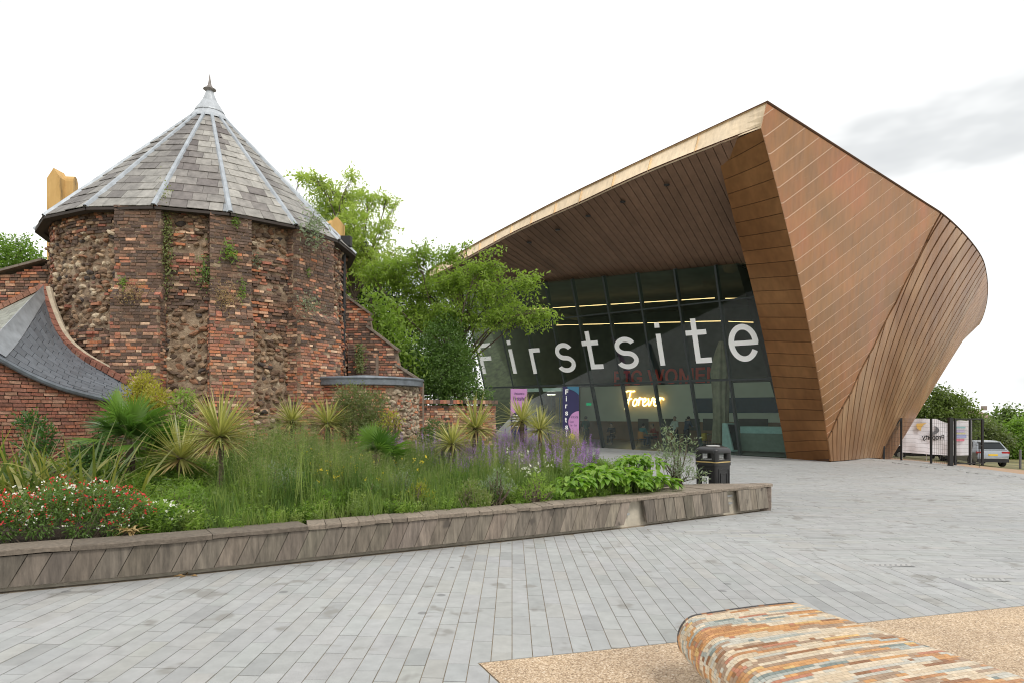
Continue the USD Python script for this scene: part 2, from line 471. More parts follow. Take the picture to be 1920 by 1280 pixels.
# ---------------------------------------------------------------- timber planter bench
m_wood = tinted("weathered_timber", rough=0.8, var=0.58, scale=20, bump=0.5, bscale=38, dist=0.006, stretch=(1.0, 1.0, 0.16), spots=(2.6, 0.64, (0.09, 0.075, 0.06)))
m_woodtop = tinted("weathered_timber_top", rough=0.85, var=0.4, scale=26, bump=0.6, bscale=70, dist=0.006)
m_concrete = plain("cream_concrete", (0.50, 0.45, 0.36), 0.9, var=0.2, scale=6, bump=0.3)
m_dark_gap = plain("planter_shadow_plinth", (0.05, 0.042, 0.035), 0.95)
m_steel = plain("dull_steel", (0.42, 0.42, 0.41), 0.45, metal=0.6)
planter = thing("planter_bench", "long low weathered timber planter with slanting boards around the flower bed", "planter")
TOPZ = 0.455


class Line:
    """A smooth plan line, by distance along it."""

    def __init__(self, pts):
        s = np.concatenate([[0], np.cumsum(np.linalg.norm(np.diff(pts, axis=0), axis=1))])
        self.c, self.L = PchipInterpolator(s, pts), s[-1]

    def p(self, s):
        return self.c(np.clip(s, 0, self.L))

    def t(self, s):
        return unit(self.c(np.clip(s, 1e-3, self.L - 1e-3), 1))

    def n(self, s):                      # towards the plaza
        t = self.t(s)
        return np.stack([t[..., 1], -t[..., 0]], -1)


front = Line(PL)


def top_of(s):
    return TOPZ + gx(front.p(s)[..., 0]) * 0.45


def find_s(u):
    s = np.linspace(0, front.L, 4000)
    p = front.p(s)
    return s[np.argmin(np.abs(screen(np.column_stack([p, np.zeros(len(p))]))[0] - u))]


s_gap1, s_gap1b, s_gap2, s_gap2b = find_s(1166), find_s(1206), find_s(1366), find_s(1382)
# concrete core and dark plinth
n = 60
s = np.linspace(0, front.L - 0.05, n)
P, N = front.p(s), front.n(s)
ring = []
for (off, zz) in ((-0.10, -0.05), (-0.10, 1), (-0.34, 1), (-0.34, -0.05)):
    q = P + N * off
    z = gx(q[:, 0]) - 0.05 if zz < 0 else top_of(s) - 0.06
    ring.append(np.column_stack([q, z]))
v = np.stack(ring, 1).reshape(-1, 3)
g4 = []
for i in range(n - 1):
    for j in range(4):
        g4.append([i * 4 + j, i * 4 + (j + 1) % 4, (i + 1) * 4 + (j + 1) % 4, (i + 1) * 4 + j])
g4 += [[0, 1, 2, 3], [4 * n - 1, 4 * n - 2, 4 * n - 3, 4 * n - 4]]
mesh("concrete_core", v, np.array(g4), m_concrete, planter)


def board(s0, s1, lean, z_lo, z_hi, out, th, tint, tilt=0.0):
    """One slanting face board: foot at s0..s1, head shifted by lean."""
    v = []
    for (za, ls) in ((z_lo, 0.0), (z_hi, lean)):
        for sa in (s0 + ls, s1 + ls):
            for o in (out - th, out):
                oo = o + (tilt if za == z_hi else 0)
                q = front.p(sa) + front.n(sa) * oo
                z = gx(front.p(sa)[0]) + z_lo if za == z_lo else top_of(sa) - 0.062
                v.append([*q, z])
    v = np.array(v)
    f = np.array([[1, 3, 7, 5], [0, 4, 6, 2], [0, 1, 5, 4], [2, 6, 7, 3], [4, 5, 7, 6], [0, 2, 3, 1]])
    mesh("face_board", v, f, m_wood, planter, tint=tint)


def wood_tone(k=1.0):
    return np.array([0.165, 0.138, 0.108]) * k * rng.normal(1, 0.13) * (1 + rng.normal(0, 0.012, 3))


pos = -0.1
while pos + 0.16 < s_gap1:
    wd = rng.normal(0.212, 0.012)
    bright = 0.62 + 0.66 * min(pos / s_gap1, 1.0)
    head = min(0.15, max(front.L - pos - wd, 0))
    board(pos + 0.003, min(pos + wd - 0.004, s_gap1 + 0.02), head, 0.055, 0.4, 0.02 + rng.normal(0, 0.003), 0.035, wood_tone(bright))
    pos += wd
for (a, b, cnt, lean) in ((s_gap1b + 0.06, s_gap2, 9, -0.09), (s_gap2b + 0.05, front.L - 0.10, 5, -0.09)):
    w = (b - a) / cnt
    for k in range(cnt):
        gap = 0.014 if (k < 5 and cnt == 9) else 0.004
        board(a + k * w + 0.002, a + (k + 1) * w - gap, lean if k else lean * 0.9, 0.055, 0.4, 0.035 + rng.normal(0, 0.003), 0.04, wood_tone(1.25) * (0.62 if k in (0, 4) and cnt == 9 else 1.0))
board(front.L - 0.095, front.L - 0.005, 0.0, 0.04, 0.4, 0.02, 0.05, np.array([0.26, 0.19, 0.13]))
# steel brackets showing in the two gaps
for sa in (s_gap1 + 0.05, s_gap2 + 0.02):
    for z in (0.20, 0.335):
        q = front.p(sa + 0.05) + front.n(sa) * -0.07
        t = front.t(sa)
        mb = MB()
        zz = gx(q[0]) + z
        mb.box([*q, zz], (0.13, 0.014, 0.018), np.array([[t[0], -t[1], 0], [t[1], t[0], 0], [0, 0, 1.0]]))
        mb.box([*(q - t * 0.1), zz + 0.014], (0.02, 0.022, 0.010), np.array([[t[0], -t[1], 0], [t[1], t[0], 0], [0, 0, 1.0]]))
        mb.put("bracket", m_steel, planter)
# cap: planks across the top
pos = 0.0
s_long = find_s(575)
while pos < front.L - 0.03:
    if pos < s_long:
        L = rng.uniform(0.9, 1.5)
    elif pos < s_gap1 - 0.3:
        L = rng.normal(0.205, 0.01)
    else:
        L = rng.uniform(0.28, 0.5)
    e = min(pos + L, front.L - 0.0)
    if pos < s_long < e:
        e = s_long
    k = max(2, int((e - pos) / 0.2) + 1)
    sk = 0.10 if s_long <= pos < s_gap1 - 0.3 else 0.0
    rows = []
    ss = np.linspace(pos + 0.003, e - 0.003, k)
    wdt = 0.40 if pos > s_gap1 - 0.4 else 0.33
    if front.L - pos < 2.6:
        wdt = np.clip((front.L - ss) * 0.55 + 0.10, 0.1, 0.75)
    h = rng.normal(0, 0.003)
    for off, dz in ((0.045, -0.055), (0.05, -0.012), (0.038, 0.0), (None, 0.0), (None, -0.055)):
        o = off if off is not None else -wdt
        q = front.p(ss + (sk if off is None else 0)) + front.n(ss) * np.reshape(np.broadcast_to(o, (k,)), (k, 1))
        rows.append(np.column_stack([q, top_of(ss) + dz + h]))
    v = np.stack(rows, 1)                       # k x 5 x 3
    v[:, :3] += rng.normal(0, 0.003, (k, 3, 3))
    f = []
    for i in range(k - 1):
        for j in range(5):
            f.append([i * 5 + j, i * 5 + (j + 1) % 5, (i + 1) * 5 + (j + 1) % 5, (i + 1) * 5 + j])
    f = np.array(f)
    f = np.vstack([f[:, [0, 1, 2]], f[:, [0, 2, 3]], [[0, 2, 1], [0, 3, 2], [0, 4, 3]], [[5 * k - 5, 5 * k - 4, 5 * k - 3], [5 * k - 5, 5 * k - 3, 5 * k - 2], [5 * k - 5, 5 * k - 2, 5 * k - 1]]])
    mesh("cap_plank", v.reshape(-1, 3), f, m_woodtop, planter, tint=np.array([0.215, 0.175, 0.135]) * rng.normal(1, 0.1) * (0.66 if pos < s_long else 1.0))
    pos = e
# the back of the tip: a plain timber wall closing the bed towards the building
back = Line(PL_BACK)
s = np.linspace(0, back.L, 30)
P, N = back.p(s), back.n(s)
v = np.stack([np.column_stack([P + N * a, gx(P[:, 0]) + b]) for a, b in ((0, -0.03), (0, 0.44), (-0.1, 0.44), (-0.1, -0.03))], 1).reshape(-1, 3)
f = np.array([[i * 4 + j, i * 4 + (j + 1) % 4, (i + 1) * 4 + (j + 1) % 4, (i + 1) * 4 + j] for i in range(29) for j in range(4)])
mesh("back_wall", v, f, m_woodtop, planter, tint=np.array([0.2, 0.16, 0.13]))


def soil_z(x, y):
    d = front_dist(x, y)
    return 0.36 + gx(x) * 0.5 + 0.30 * np.clip((d - 0.5) / 3.0, 0, 1)


_fs = np.linspace(0, front.L, 160)
_fp = front.p(_fs)


def front_dist(x, y):
    x, y = np.atleast_1d(x), np.atleast_1d(y)
    d = np.sqrt((x[:, None] - _fp[None, :, 0]) ** 2 + (y[:, None] - _fp[None, :, 1]) ** 2).min(1)
    return d


def on_soil(u, v):
    d = 9.0
    for _ in range(60):
        x = (u - 960) / FOC * d
        d = 0.6 * d + 0.4 * np.clip((EYE - float(soil_z(x, d)[0])) / max((v - 775) / FOC, 1e-3), 4, 17)
    x = (u - 960) / FOC * d
    return np.array([x, d, float(soil_z(x, d)[0])])


bp = bed_poly.buffer(-0.2)
v, f = trimesh.creation.triangulate_polygon(bp, engine="earcut")
v = np.column_stack([v, np.zeros(len(v))])
v, f = trimesh.remesh.subdivide_to_size(v, f, 0.4, max_iter=30)[:2]
v[:, 2] = soil_z(v[:, 0], v[:, 1]) + 0.06 * (meshkit.fbm(v * 3, 3, 2) - 0.5)
nn = np.cross(v[f[:, 1]] - v[f[:, 0]], v[f[:, 2]] - v[f[:, 0]])[:, 2]
f[nn < 0] = f[nn < 0][:, ::-1]
mesh("flower_bed_soil", v, f, m_soil, kind="structure", label="dark planted soil of the bed inside the timber planter", cat="soil")


# ---------------------------------------------------------------- mosaic bench
m_tile = tinted("mosaic_tile", rough=0.45, var=0.16, scale=60, bump=0.15, bscale=200, dist=0.002)
m_grout = plain("mosaic_grout", (0.42, 0.37, 0.30), 0.9, var=0.2, scale=30)
m_ped = plain("bench_pedestal", (0.12, 0.085, 0.06), 0.8, var=0.3)
bench = thing("mosaic_bench", "low curved bench covered with orange, cream and grey mosaic tiles", "bench")


def bench_frame(w):
    """w = 0 at the far end, growing towards the camera: left edge point, right edge point."""
    L = np.array([1.06 + 0.02 * w + 0.07 * w * w, 4.30 - w])
    R = np.array([1.98 + 0.42 * w, 4.62 - 0.86 * w])
    return L, R


def bench_surf(w, q, lift=0.0):
    """q metres along the section: 0 low on the left nose, then over the top towards the right edge, 1 = right edge (as fraction beyond the nose)."""
    L, R = bench_frame(w)
    c = unit(R - L)
    top, rad = 0.47, 0.145
    nose = rad * math.pi * 0.95
    width = np.linalg.norm(R - L)
    if q < nose:
        a = -math.pi * 0.95 + q / rad + math.pi / 2            # angle from the downward side to the top
        x, z, nx, nz = rad - math.cos(a) * rad, top - rad + math.sin(a) * rad, -math.cos(a), math.sin(a)
    else:
        x = rad + (q - nose)
        nx, nz = 0.0, 1.0
        z = top + 0.012 * math.sin((q - nose) * 3.0)
        rr = 0.07
        over = x - (width - rr)
        if over > 0:
            a = min(over / rr, 2.2)
            x, z = width - rr + rr * math.sin(a), z - rr + rr * math.cos(a)
            nx, nz = math.sin(a), math.cos(a)
    n3 = np.array([c[0] * nx, c[1] * nx, nz])
    p = np.array([*(L + c * x), z + gx(L[0])])
    return p + n3 * lift, n3


def make_bench():
    rad = 0.145
    nose = rad * math.pi * 0.95
    ws = np.linspace(0, 2.3, 60)
    qs = np.linspace(0, nose + 1.95, 90)
    V = []
    for w in ws:
        L, R = bench_frame(w)
        qmax = nose + (np.linalg.norm(R - L) - rad - 0.07) + 0.15
        for q in np.linspace(0, qmax, 60):
            V.append(bench_surf(w, q, -0.004)[0])
    mesh("mosaic_shell", np.array(V), grid(len(ws), 60)[:, ::-1], m_grout, bench)
    # underside, far end and pedestal
    mb = MB()
    far = [bench_surf(0.0, q, -0.004)[0] for q in np.linspace(0, nose + 0.86, 40)]
    cen = np.mean(far, axis=0) - [0, 0, 0.1]
    mb.add(np.vstack([far, [cen]]), np.array([[i, i + 1, 40] for i in range(39)] + [[39, 0, 40]]))
    mb.put("end_face", m_ped, bench)
    mb = MB()
    ring = []
    for w in np.linspace(0.10, 2.25, 14):
        L, R = bench_frame(w)
        c = unit(R - L)
        wd = np.linalg.norm(R - L)
        ring.append([[*(L + c * 0.2), -0.02 + gx(L[0])], [*(L + c * 0.16), 0.24], [*(R - c * 0.08), 0.30], [*(R - c * 0.15), gx(R[0]) - 0.02]])
    v = np.array(ring).reshape(-1, 3)
    f = np.array([[i * 4 + j, i * 4 + (j + 1) % 4, (i + 1) * 4 + (j + 1) % 4, (i + 1) * 4 + j] for i in range(13) for j in range(4)] + [[0, 1, 2, 3]])
    mb.add(v, f).put("pedestal", m_ped, bench)
    # tiles
    pal = np.array([[0.58, 0.49, 0.36], [0.63, 0.56, 0.44], [0.55, 0.30, 0.12], [0.44, 0.22, 0.09], [0.38, 0.42, 0.40], [0.50, 0.50, 0.45], [0.27, 0.13, 0.055], [0.36, 0.26, 0.18], [0.62, 0.43, 0.18], [0.20, 0.25, 0.24], [0.45, 0.20, 0.12], [0.05, 0.05, 0.055]])
    P, T = [], []
    w = 0.012
    row = 0
    bands = {"orange": ([2, 3, 8, 7], [0.5, 0.28, 0.14, 0.08]), "cream": ([0, 1, 5, 7], [0.42, 0.36, 0.14, 0.08]), "grey": ([4, 5, 1, 9], [0.42, 0.38, 0.15, 0.05]), "brown": ([7, 6, 3, 10, 2], [0.4, 0.2, 0.15, 0.1, 0.15])}
    while w < 1.75:
        dw = 0.029
        L, R = bench_frame(w)
        qmax = nose + (np.linalg.norm(R - L) - rad - 0.07) + 0.12
        q = rng.uniform(0, 0.03)
        left = 0
        i = 0
        while q < qmax:
            on_nose = q < nose * 0.85
            lq = rng.uniform(0.031, 0.044) if not on_nose else rng.uniform(0.023, 0.030)
            lw = w + 0.10 * math.sin(q * 2.4 + 0.3) + 0.05 * math.sin(q * 5 + w * 2)
            n1 = float(meshkit.fbm(np.array([[lw * 17.0, q * 0.55, 0.3]]), 3, 3)[0])
            if left <= 0:
                kind = "orange" if n1 < 0.43 else ("brown" if n1 < 0.48 else ("cream" if n1 < 0.59 else "grey"))
                if on_nose and rng.random() < 0.35:
                    kind = rng.choice(["brown", "orange", "grey"], p=[0.5, 0.3, 0.2])
                i = int(rng.choice(bands[kind][0], p=bands[kind][1]))
                left = rng.integers(1, 4) if on_nose else rng.integers(1, 8)
            left -= 1
            if rng.random() > 0.985:
                i, left = int(rng.choice([9, 10, 7, 6])), 0
            if w < 0.02:
                i = 11 if rng.random() < 0.8 else 6
            g = 0.0012
            a, b = w + g, w + dw - g
            quad = [bench_surf(a, q + g), bench_surf(b, q + g), bench_surf(b, q + lq - g), bench_surf(a, q + lq - g)]
            P.append([p - n_ * 0.006 for p, n_ in quad] + [p + n_ * 0.0006 for p, n_ in quad])
            T.append(pal[i] * np.array([0.90, 0.85, 0.80]) * rng.normal(1, 0.07))
            q += lq
        w += dw
        row += 1
    pieces(bench, "mosaic_tile", np.array(P), np.vstack([TOPT[:, ::-1], TOPT]) if False else TOPT, m_tile, np.clip(np.array(T), 0, 1), 300, "small_mosaic_tiles")


make_bench()
# ---------------------------------------------------------------- the copper clad gallery
def copper(name, c_lo, c_mid, c_hi, rough=0.40, metal=0.75, bump=0.75, stretch=(0.36, 0.36, 0.30), streak=(1.6, 1.6, 0.5)):
    return mat(name, {"g": ("geometry", {}), "m": ("mapping", {"scale": stretch}), "m2": ("mapping", {"scale": streak}), "a": ("attribute", {"attribute": "tint"}),
                      "n": ("noise_texture", {"scale": 1.1, "detail": 3, "roughness": 0.55}), "n2": ("noise_texture", {"scale": 2.6, "detail": 5, "roughness": 0.6}),
                      "r": ("rgb_ramp", {"ramp": [(0.28, c_lo), (0.5, c_mid), (0.72, c_hi)]}), "r2": ("rgb_ramp", {"ramp": [(0.3, (0.84,) * 3), (0.7, (1.14,) * 3)]}),
                      "x": ("mix_color", {"blend_type": "multiply", "fac": 1.0}), "x2": ("mix_color", {"blend_type": "multiply", "fac": 1.0}),
                      "b": ("noise_texture", {"scale": 0.85, "detail": 2}), "bm": ("bump", {"strength": bump, "distance": 0.05}),
                      "rr": ("map_range", {"to_min": rough - 0.08, "to_max": rough + 0.12}),
                      "p": ("principled_bsdf", {"metallic": metal})},
               [("g.position", "m.vector"), ("g.position", "m2.vector"), ("m.vector", "n.vector"), ("m2.vector", "n2.vector"), ("n.fac", "r.fac"), ("n2.fac", "r2.fac"), ("r.color", "x.a"), ("r2.color", "x.b"),
                ("x.result", "x2.a"), ("a.color", "x2.b"), ("x2.result", "p.base_color"), ("m2.vector", "b.vector"), ("b.fac", "bm.height"), ("bm.normal", "p.normal"), ("n2.fac", "rr.value"), ("rr.result", "p.roughness")])


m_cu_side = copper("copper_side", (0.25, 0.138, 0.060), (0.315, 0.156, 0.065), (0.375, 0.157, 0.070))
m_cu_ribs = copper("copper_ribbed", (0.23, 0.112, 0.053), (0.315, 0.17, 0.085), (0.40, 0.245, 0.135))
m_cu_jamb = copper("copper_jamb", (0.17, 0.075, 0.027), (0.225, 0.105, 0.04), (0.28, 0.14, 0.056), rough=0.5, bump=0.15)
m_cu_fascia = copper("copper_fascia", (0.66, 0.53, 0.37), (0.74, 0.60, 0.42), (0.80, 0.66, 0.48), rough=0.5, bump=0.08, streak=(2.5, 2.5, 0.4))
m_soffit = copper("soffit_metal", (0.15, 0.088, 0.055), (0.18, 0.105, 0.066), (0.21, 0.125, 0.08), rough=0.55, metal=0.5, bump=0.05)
m_seam_dark = plain("seam_shadow_metal", (0.10, 0.05, 0.028), 0.6, metal=0.4)  # dark brown stands in for shadow in the ribbed seams; plain dark metal elsewhere
m_seam_light = plain("seam_bright_metal", (0.56, 0.38, 0.26), 0.5, metal=0.6)  # pale tone painted in for the light that thin seams catch
m_frame = plain("dark_frame", (0.035, 0.042, 0.042), 0.35, var=0.1)
m_white = plain("white_vinyl", (0.93, 0.93, 0.91), 0.4, var=0.02)
m_glass = mat("facade_glass", {"tr": ("transparent_bsdf", {"color": (0.72, 0.88, 0.82)}), "gl": ("glossy_bsdf", {"color": (0.95, 1.0, 0.98), "roughness": 0.004}), "g": ("geometry", {}),
                               "n": ("noise_texture", {"scale": 0.6, "detail": 1}), "bm": ("bump", {"strength": 0.03, "distance": 0.01}),
                               "f": ("fresnel", {"IOR": 1.5}), "mr": ("map_range", {"to_min": 0.02, "to_max": 1.0}), "mx": ("mix_closure", {})},
              [("g.position", "n.vector"), ("n.fac", "bm.height"), ("bm.normal", "gl.normal"), ("f.fac", "mr.value"), ("mr.result", "mx.fac"), ("tr.BSDF", "mx.closure1"), ("gl.BSDF", "mx.closure2")], surface="mx.closure")
gallery = thing("gallery_building", "modern art gallery with leaning copper clad prow, deep soffit and tall glass front", "building")


class Patch:
    """A curved piece of wall as a function of (s, t) in [0, 1], with metre-like scales for cutting panels."""

    def __init__(self, fn, su, sv, flip=False):
        self.fn, self.su, self.sv, self.flip = fn, su, sv, flip

    def panel(self, poly, mat_, name, gap=0.0, lift=0.03, depth=0.05, step=1.6, tint=(1, 1, 1), parent=None, raise_edge=0.0):
        """poly is in scaled (s*su, t*sv) metres."""
        if gap:
            poly = poly.buffer(-gap / 2, join_style=2)
        if poly.is_empty or poly.area < 0.003:
            return
        for g in getattr(poly, "geoms", [poly]):
            if g.area < 0.003:
                continue
            v, f = trimesh.creation.triangulate_polygon(g, engine="earcut")
            v3 = np.column_stack([v, np.zeros(len(v))])
            v3, f = trimesh.remesh.subdivide_to_size(v3, f, step, max_iter=30)[:2]
            tm = trimesh.Trimesh(v3, f, process=True)
            v2, f = tm.vertices[:, :2], tm.faces
            n_ = np.cross(v3[0] * 0 + [1, 0, 0], [0, 1, 0])
            s, t = v2[:, 0] / self.su, v2[:, 1] / self.sv
            e = 1e-3
            P = self.fn(s, t)
            N = unit(np.cross(self.fn(s + e, t) - self.fn(s - e, t), self.fn(s, t + e) - self.fn(s, t - e)))
            if self.flip:
                N = -N
            top, bot = P + N * lift, P + N * (lift - depth)
            a, b, c = top[f[:, 0]], top[f[:, 1]], top[f[:, 2]]
            out = (np.cross(b - a, c - a) * N[f[:, 0]]).sum(1) < 0
            f = f.copy()
            f[out] = f[out][:, ::-1]
            ed = np.sort(np.vstack([f[:, [0, 1]], f[:, [1, 2]], f[:, [2, 0]]]), 1)
            raw = np.vstack([f[:, [0, 1]], f[:, [1, 2]], f[:, [2, 0]]])
            _, inv, cnt = np.unique(ed, axis=0, return_inverse=True, return_counts=True)
            rim = raw[cnt[inv.ravel()] == 1]
            m = len(top)
            sides = np.vstack([np.column_stack([rim[:, 1], rim[:, 0], rim[:, 0] + m]), np.column_stack([rim[:, 1], rim[:, 0] + m, rim[:, 1] + m])])
            mesh(name, np.vstack([top, bot]), np.vstack([f, sides]), mat_, parent or gallery, tint=tint)

    def sheet(self, poly, mat_, name, lift=0.0, step=1.6, parent=None):
        for g in getattr(poly, "geoms", [poly]):
            v, f = trimesh.creation.triangulate_polygon(g, engine="earcut")
            v3 = np.column_stack([v, np.zeros(len(v))])
            v3, f = trimesh.remesh.subdivide_to_size(v3, f, step, max_iter=30)[:2]
            s, t = v3[:, 0] / self.su, v3[:, 1] / self.sv
            e = 1e-3
            P = self.fn(s, t)
            N = unit(np.cross(self.fn(s + e, t) - self.fn(s - e, t), self.fn(s, t + e) - self.fn(s, t - e))) * (-1 if self.flip else 1)
            mesh(name, P + N * lift, f, mat_, parent or gallery)


# key places
D_PROW = 23.6
P0 = at(1438, 193, D_PROW)                                             # tip of the roof
B0 = at(1557, 866, 28.0)
T1 = at(1763, 400, 33.0)
npl = np.cross(P0 - B0, T1 - B0)
_r = at(1427, 241, 1.0) - [0, 0, EYE]
K = np.array([0, 0, EYE]) + _r * (((B0 - [0, 0, EYE]) @ npl) / (_r @ npl))      # corner where fascia, jamb and right wall meet, in the plane of the right wall
_M = np.column_stack([K - B0, P0 - T1])
_k = np.linalg.lstsq(_M, P0 - B0, rcond=None)[0]
TEXT = B0 + (K - B0) * _k[0]
KT = 1.0 / _k[0]
SP = 0.55 * np.linalg.norm(P0 - TEXT) / np.linalg.norm(T1 - TEXT)
print("corner", K, KT, SP)


def E_c(t):
    t = np.asarray(t, float)
    return B0 * (1 - t[:, None]) + TEXT * t[:, None] + (4 * t * np.clip(KT - t, 0, 1) / KT ** 2)[:, None] * np.array([0.30, 0.10, 0])


# right wall: foot and top curves
Bs = np.array([0, 0.25, 0.50, 0.75, 1.0, 1.15, 1.35])
Bp = np.array([B0, gnd(1596, 862), gnd(1632, 858.5), [18.0, 32.6, 0], [19.0, 33.6, 0], [20.6, 37.0, 0], [21.2, 43.0, 0]])
Bp[:, 2] = gx(Bp[:, 0]) - 0.02
Ts = np.array([0, 0.1, 0.2, 0.3, 0.4, 0.5, 0.55, 0.78, 0.90, 1.0, 1.15, 1.35])
Tp = np.array([*[TEXT + (T1 - TEXT) * k / 0.55 for k in (0, 0.1, 0.2, 0.3, 0.4, 0.5)], T1, at(1839, 482, 39.0), at(1849, 517, 42.4), at(1851, 545, 45.5), at(1848, 575, 49.5), at(1836, 610, 55)])
B_c, T_c = PchipInterpolator(Bs, Bp), PchipInterpolator(Ts, Tp)


def side_fn(s, t):
    s, t = np.asarray(s, float), np.asarray(t, float)
    sc, tc = np.clip(s, 0, 1.35), np.clip(t, -0.01, 1.0)
    P = B_c(sc) * (1 - tc[:, None]) + T_c(sc) * tc[:, None]
    w = np.clip(1 - sc / 0.6, 0, 1)
    P = P + w[:, None] * (E_c(tc) - (B0 * (1 - tc[:, None]) + TEXT * tc[:, None]))
    return P + (s - sc)[:, None] * (B_c(0.02) - B_c(0)) / 0.02 + (t - tc)[:, None] * (T_c(sc) - B_c(sc))


side = Patch(side_fn, 24.0, 14.0)


from scipy.interpolate import LinearNDInterpolator
_S, _T = np.meshgrid(np.linspace(-0.04, 1.0, 140), np.linspace(-0.0, 1.0, 90), indexing="ij")
_pu, _pv = screen(side_fn(_S.ravel(), _T.ravel()))
_inv = LinearNDInterpolator(np.column_stack([_pu, _pv]), np.column_stack([_S.ravel(), _T.ravel()]))


def side_uv(u, v):
    """(s, t) of the right wall seen at photo pixel (u, v)."""
    return tuple(_inv(u, v)) if np.ndim(u) == 0 else _inv(np.column_stack([u, v]))


SX = np.array([24.0, 14.0])
seamA = [np.array(side_uv(*p)) for p in ((1763, 402), (1721, 484), (1679, 567), (1637, 650), (1596, 733), (1560, 803))]     # fold between smooth and ribbed cladding
seamA[0] = np.array([0.55, 1.0])
seamA.append(np.array([0.0, seamA[-1][1] - 0.03]))
seamB = [np.array(side_uv(*p)) for p in ((1848, 512), (1812, 585), (1760, 680), (1700, 775), (1655, 848))]
seamB[0] = np.array([0.88, 1.0])
region1 = Polygon([tuple(np.array(p) * SX) for p in [(SP, 1.0)] + [tuple(p) for p in seamA] + [(0, KT)]])
region2 = Polygon([tuple(np.array(p) * SX) for p in [tuple(p) for p in seamA] + [(0, 0), (seamB[-1][0], 0)] + [tuple(p) for p in seamB[::-1]]])
region3 = Polygon([tuple(np.array(p) * SX) for p in [tuple(p) for p in seamB] + [(seamB[-1][0], 0), (1.33, 0), (1.33, 1.0)]])
region2, region3 = region2.buffer(0), region3.buffer(0)
print('seams', np.round(seamA, 2).tolist(), np.round(seamB, 2).tolist())
side.sheet(region1, m_seam_light, "seam_backing", lift=-0.006, step=0.8)  # pale sheet shows through the panel gaps as painted seam highlights
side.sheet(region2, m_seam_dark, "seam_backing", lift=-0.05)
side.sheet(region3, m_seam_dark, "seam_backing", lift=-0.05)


def strip_cut(region, lines):
    """Cuts a region by a list of polylines ordered across it: pieces between successive lines."""
    out = []
    for a, b in zip(lines[:-1], lines[1:]):
        q = Polygon(np.vstack([a, b[::-1]])).buffer(0).intersection(region)
        if not q.is_empty and q.area > 0.01:
            out.append(q)
    return out


# smooth region: seams rise from the prow edge to the right (as seen), measured at a few seams
v_left = [120.0, 160.0, 224.0]
gap_ = 34.5
while v_left[-1] < 850:
    v_left.append(v_left[-1] + gap_)
    gap_ *= 0.962
lines = []
e_t = np.linspace(0, 1, 300)
e_u, e_v = screen(side_fn(np.zeros(300), e_t))
for v0 in v_left[::-1]:
    ul = float(np.interp(-v0, -e_v, e_u))
    us = np.linspace(ul - 12, ul + 460, 90)
    q = side_uv(us, v0 - 0.745 * (us - ul) - 0.00012 * (us - ul) ** 2)
    q = q[np.isfinite(q[:, 0])]
    if len(q) < 2:
        continue
    q = np.vstack([q[0] - (q[min(3, len(q) - 1)] - q[0]) * 2, q, q[-1] + (q[-1] - q[-min(4, len(q))]) * 4])
    lines.append(q * SX)
lines.append(np.array([[-1.0, 14.0], [-1.0, 16.0], [3, 16.0]]))
for q in strip_cut(region1, lines):
    side.panel(q, m_cu_side, "cladding_panel", gap=0.031, lift=0.0, depth=0.03, step=1.0, tint=np.array([1, 1, 1]) * rng.normal(1, 0.06))
# ribbed region: near upright seams that lean the more the farther right
lines = []
feet = [(1555 + 13.2 * i - 0.35 * 0, 0) for i in range(9)]
for k in range(-1, 34):
    f_ = k / 30.0
    s0 = -0.02 + 0.044 * k
    t = np.linspace(-0.02, 1.02, 14)
    lean = 0.34 - 0.30 * np.clip(s0 / 0.9, 0, 1)
    lines.append(np.column_stack([s0 + lean * np.sign(t) * np.abs(t) ** 1.15, t]) * SX)
for q in strip_cut(region2, lines):
    side.panel(q, m_cu_ribs, "ribbed_panel", gap=0.125, lift=0.04, depth=0.10, step=1.2, tint=np.array([1, 1, 1]) * rng.normal(1, 0.06))
lines = []
for k in range(0, 40):
    s0 = seamB[-1][0] - 0.15 + 0.025 * k
    t = np.linspace(-0.02, 1.02, 8)
    lines.append(np.column_stack([s0 + 0.30 * t - 0.02, t]) * SX)
for q in strip_cut(region3, lines):
    side.panel(q, m_cu_ribs, "ribbed_panel", gap=0.035, lift=0.02, depth=0.06, step=1.6, tint=np.array([1.22, 1.16, 1.12]) * rng.normal(1, 0.03))
# dark edge trim along the roof line of the right wall
mb = MB()
ss = np.linspace(SP, 1.3, 50)
mb.tube(T_c(ss) + [0, 0, 0.03], 0.05, 6)
mb.put("roof_edge", m_seam_dark, gallery)

# jamb: the warm brown end wall between prow edge and glass
J = np.array([at(1475, 859, 30.0), at(1445, 700, 28.75), at(1411, 545, 27.3), at(1377, 416, 26.1), at(1342, 277, D_PROW + 1.25)])
J_t = np.array([0, 0.27, 0.54, 0.76, 1.0])
J_c = PchipInterpolator(J_t, J)


def jamb_fn(s, t):
    s, t = np.asarray(s, float), np.asarray(t, float)
    return J_c(np.clip(t, 0, 1)) * (1 - s[:, None]) + E_c(np.clip(t, 0, 1) * KT) * s[:, None]


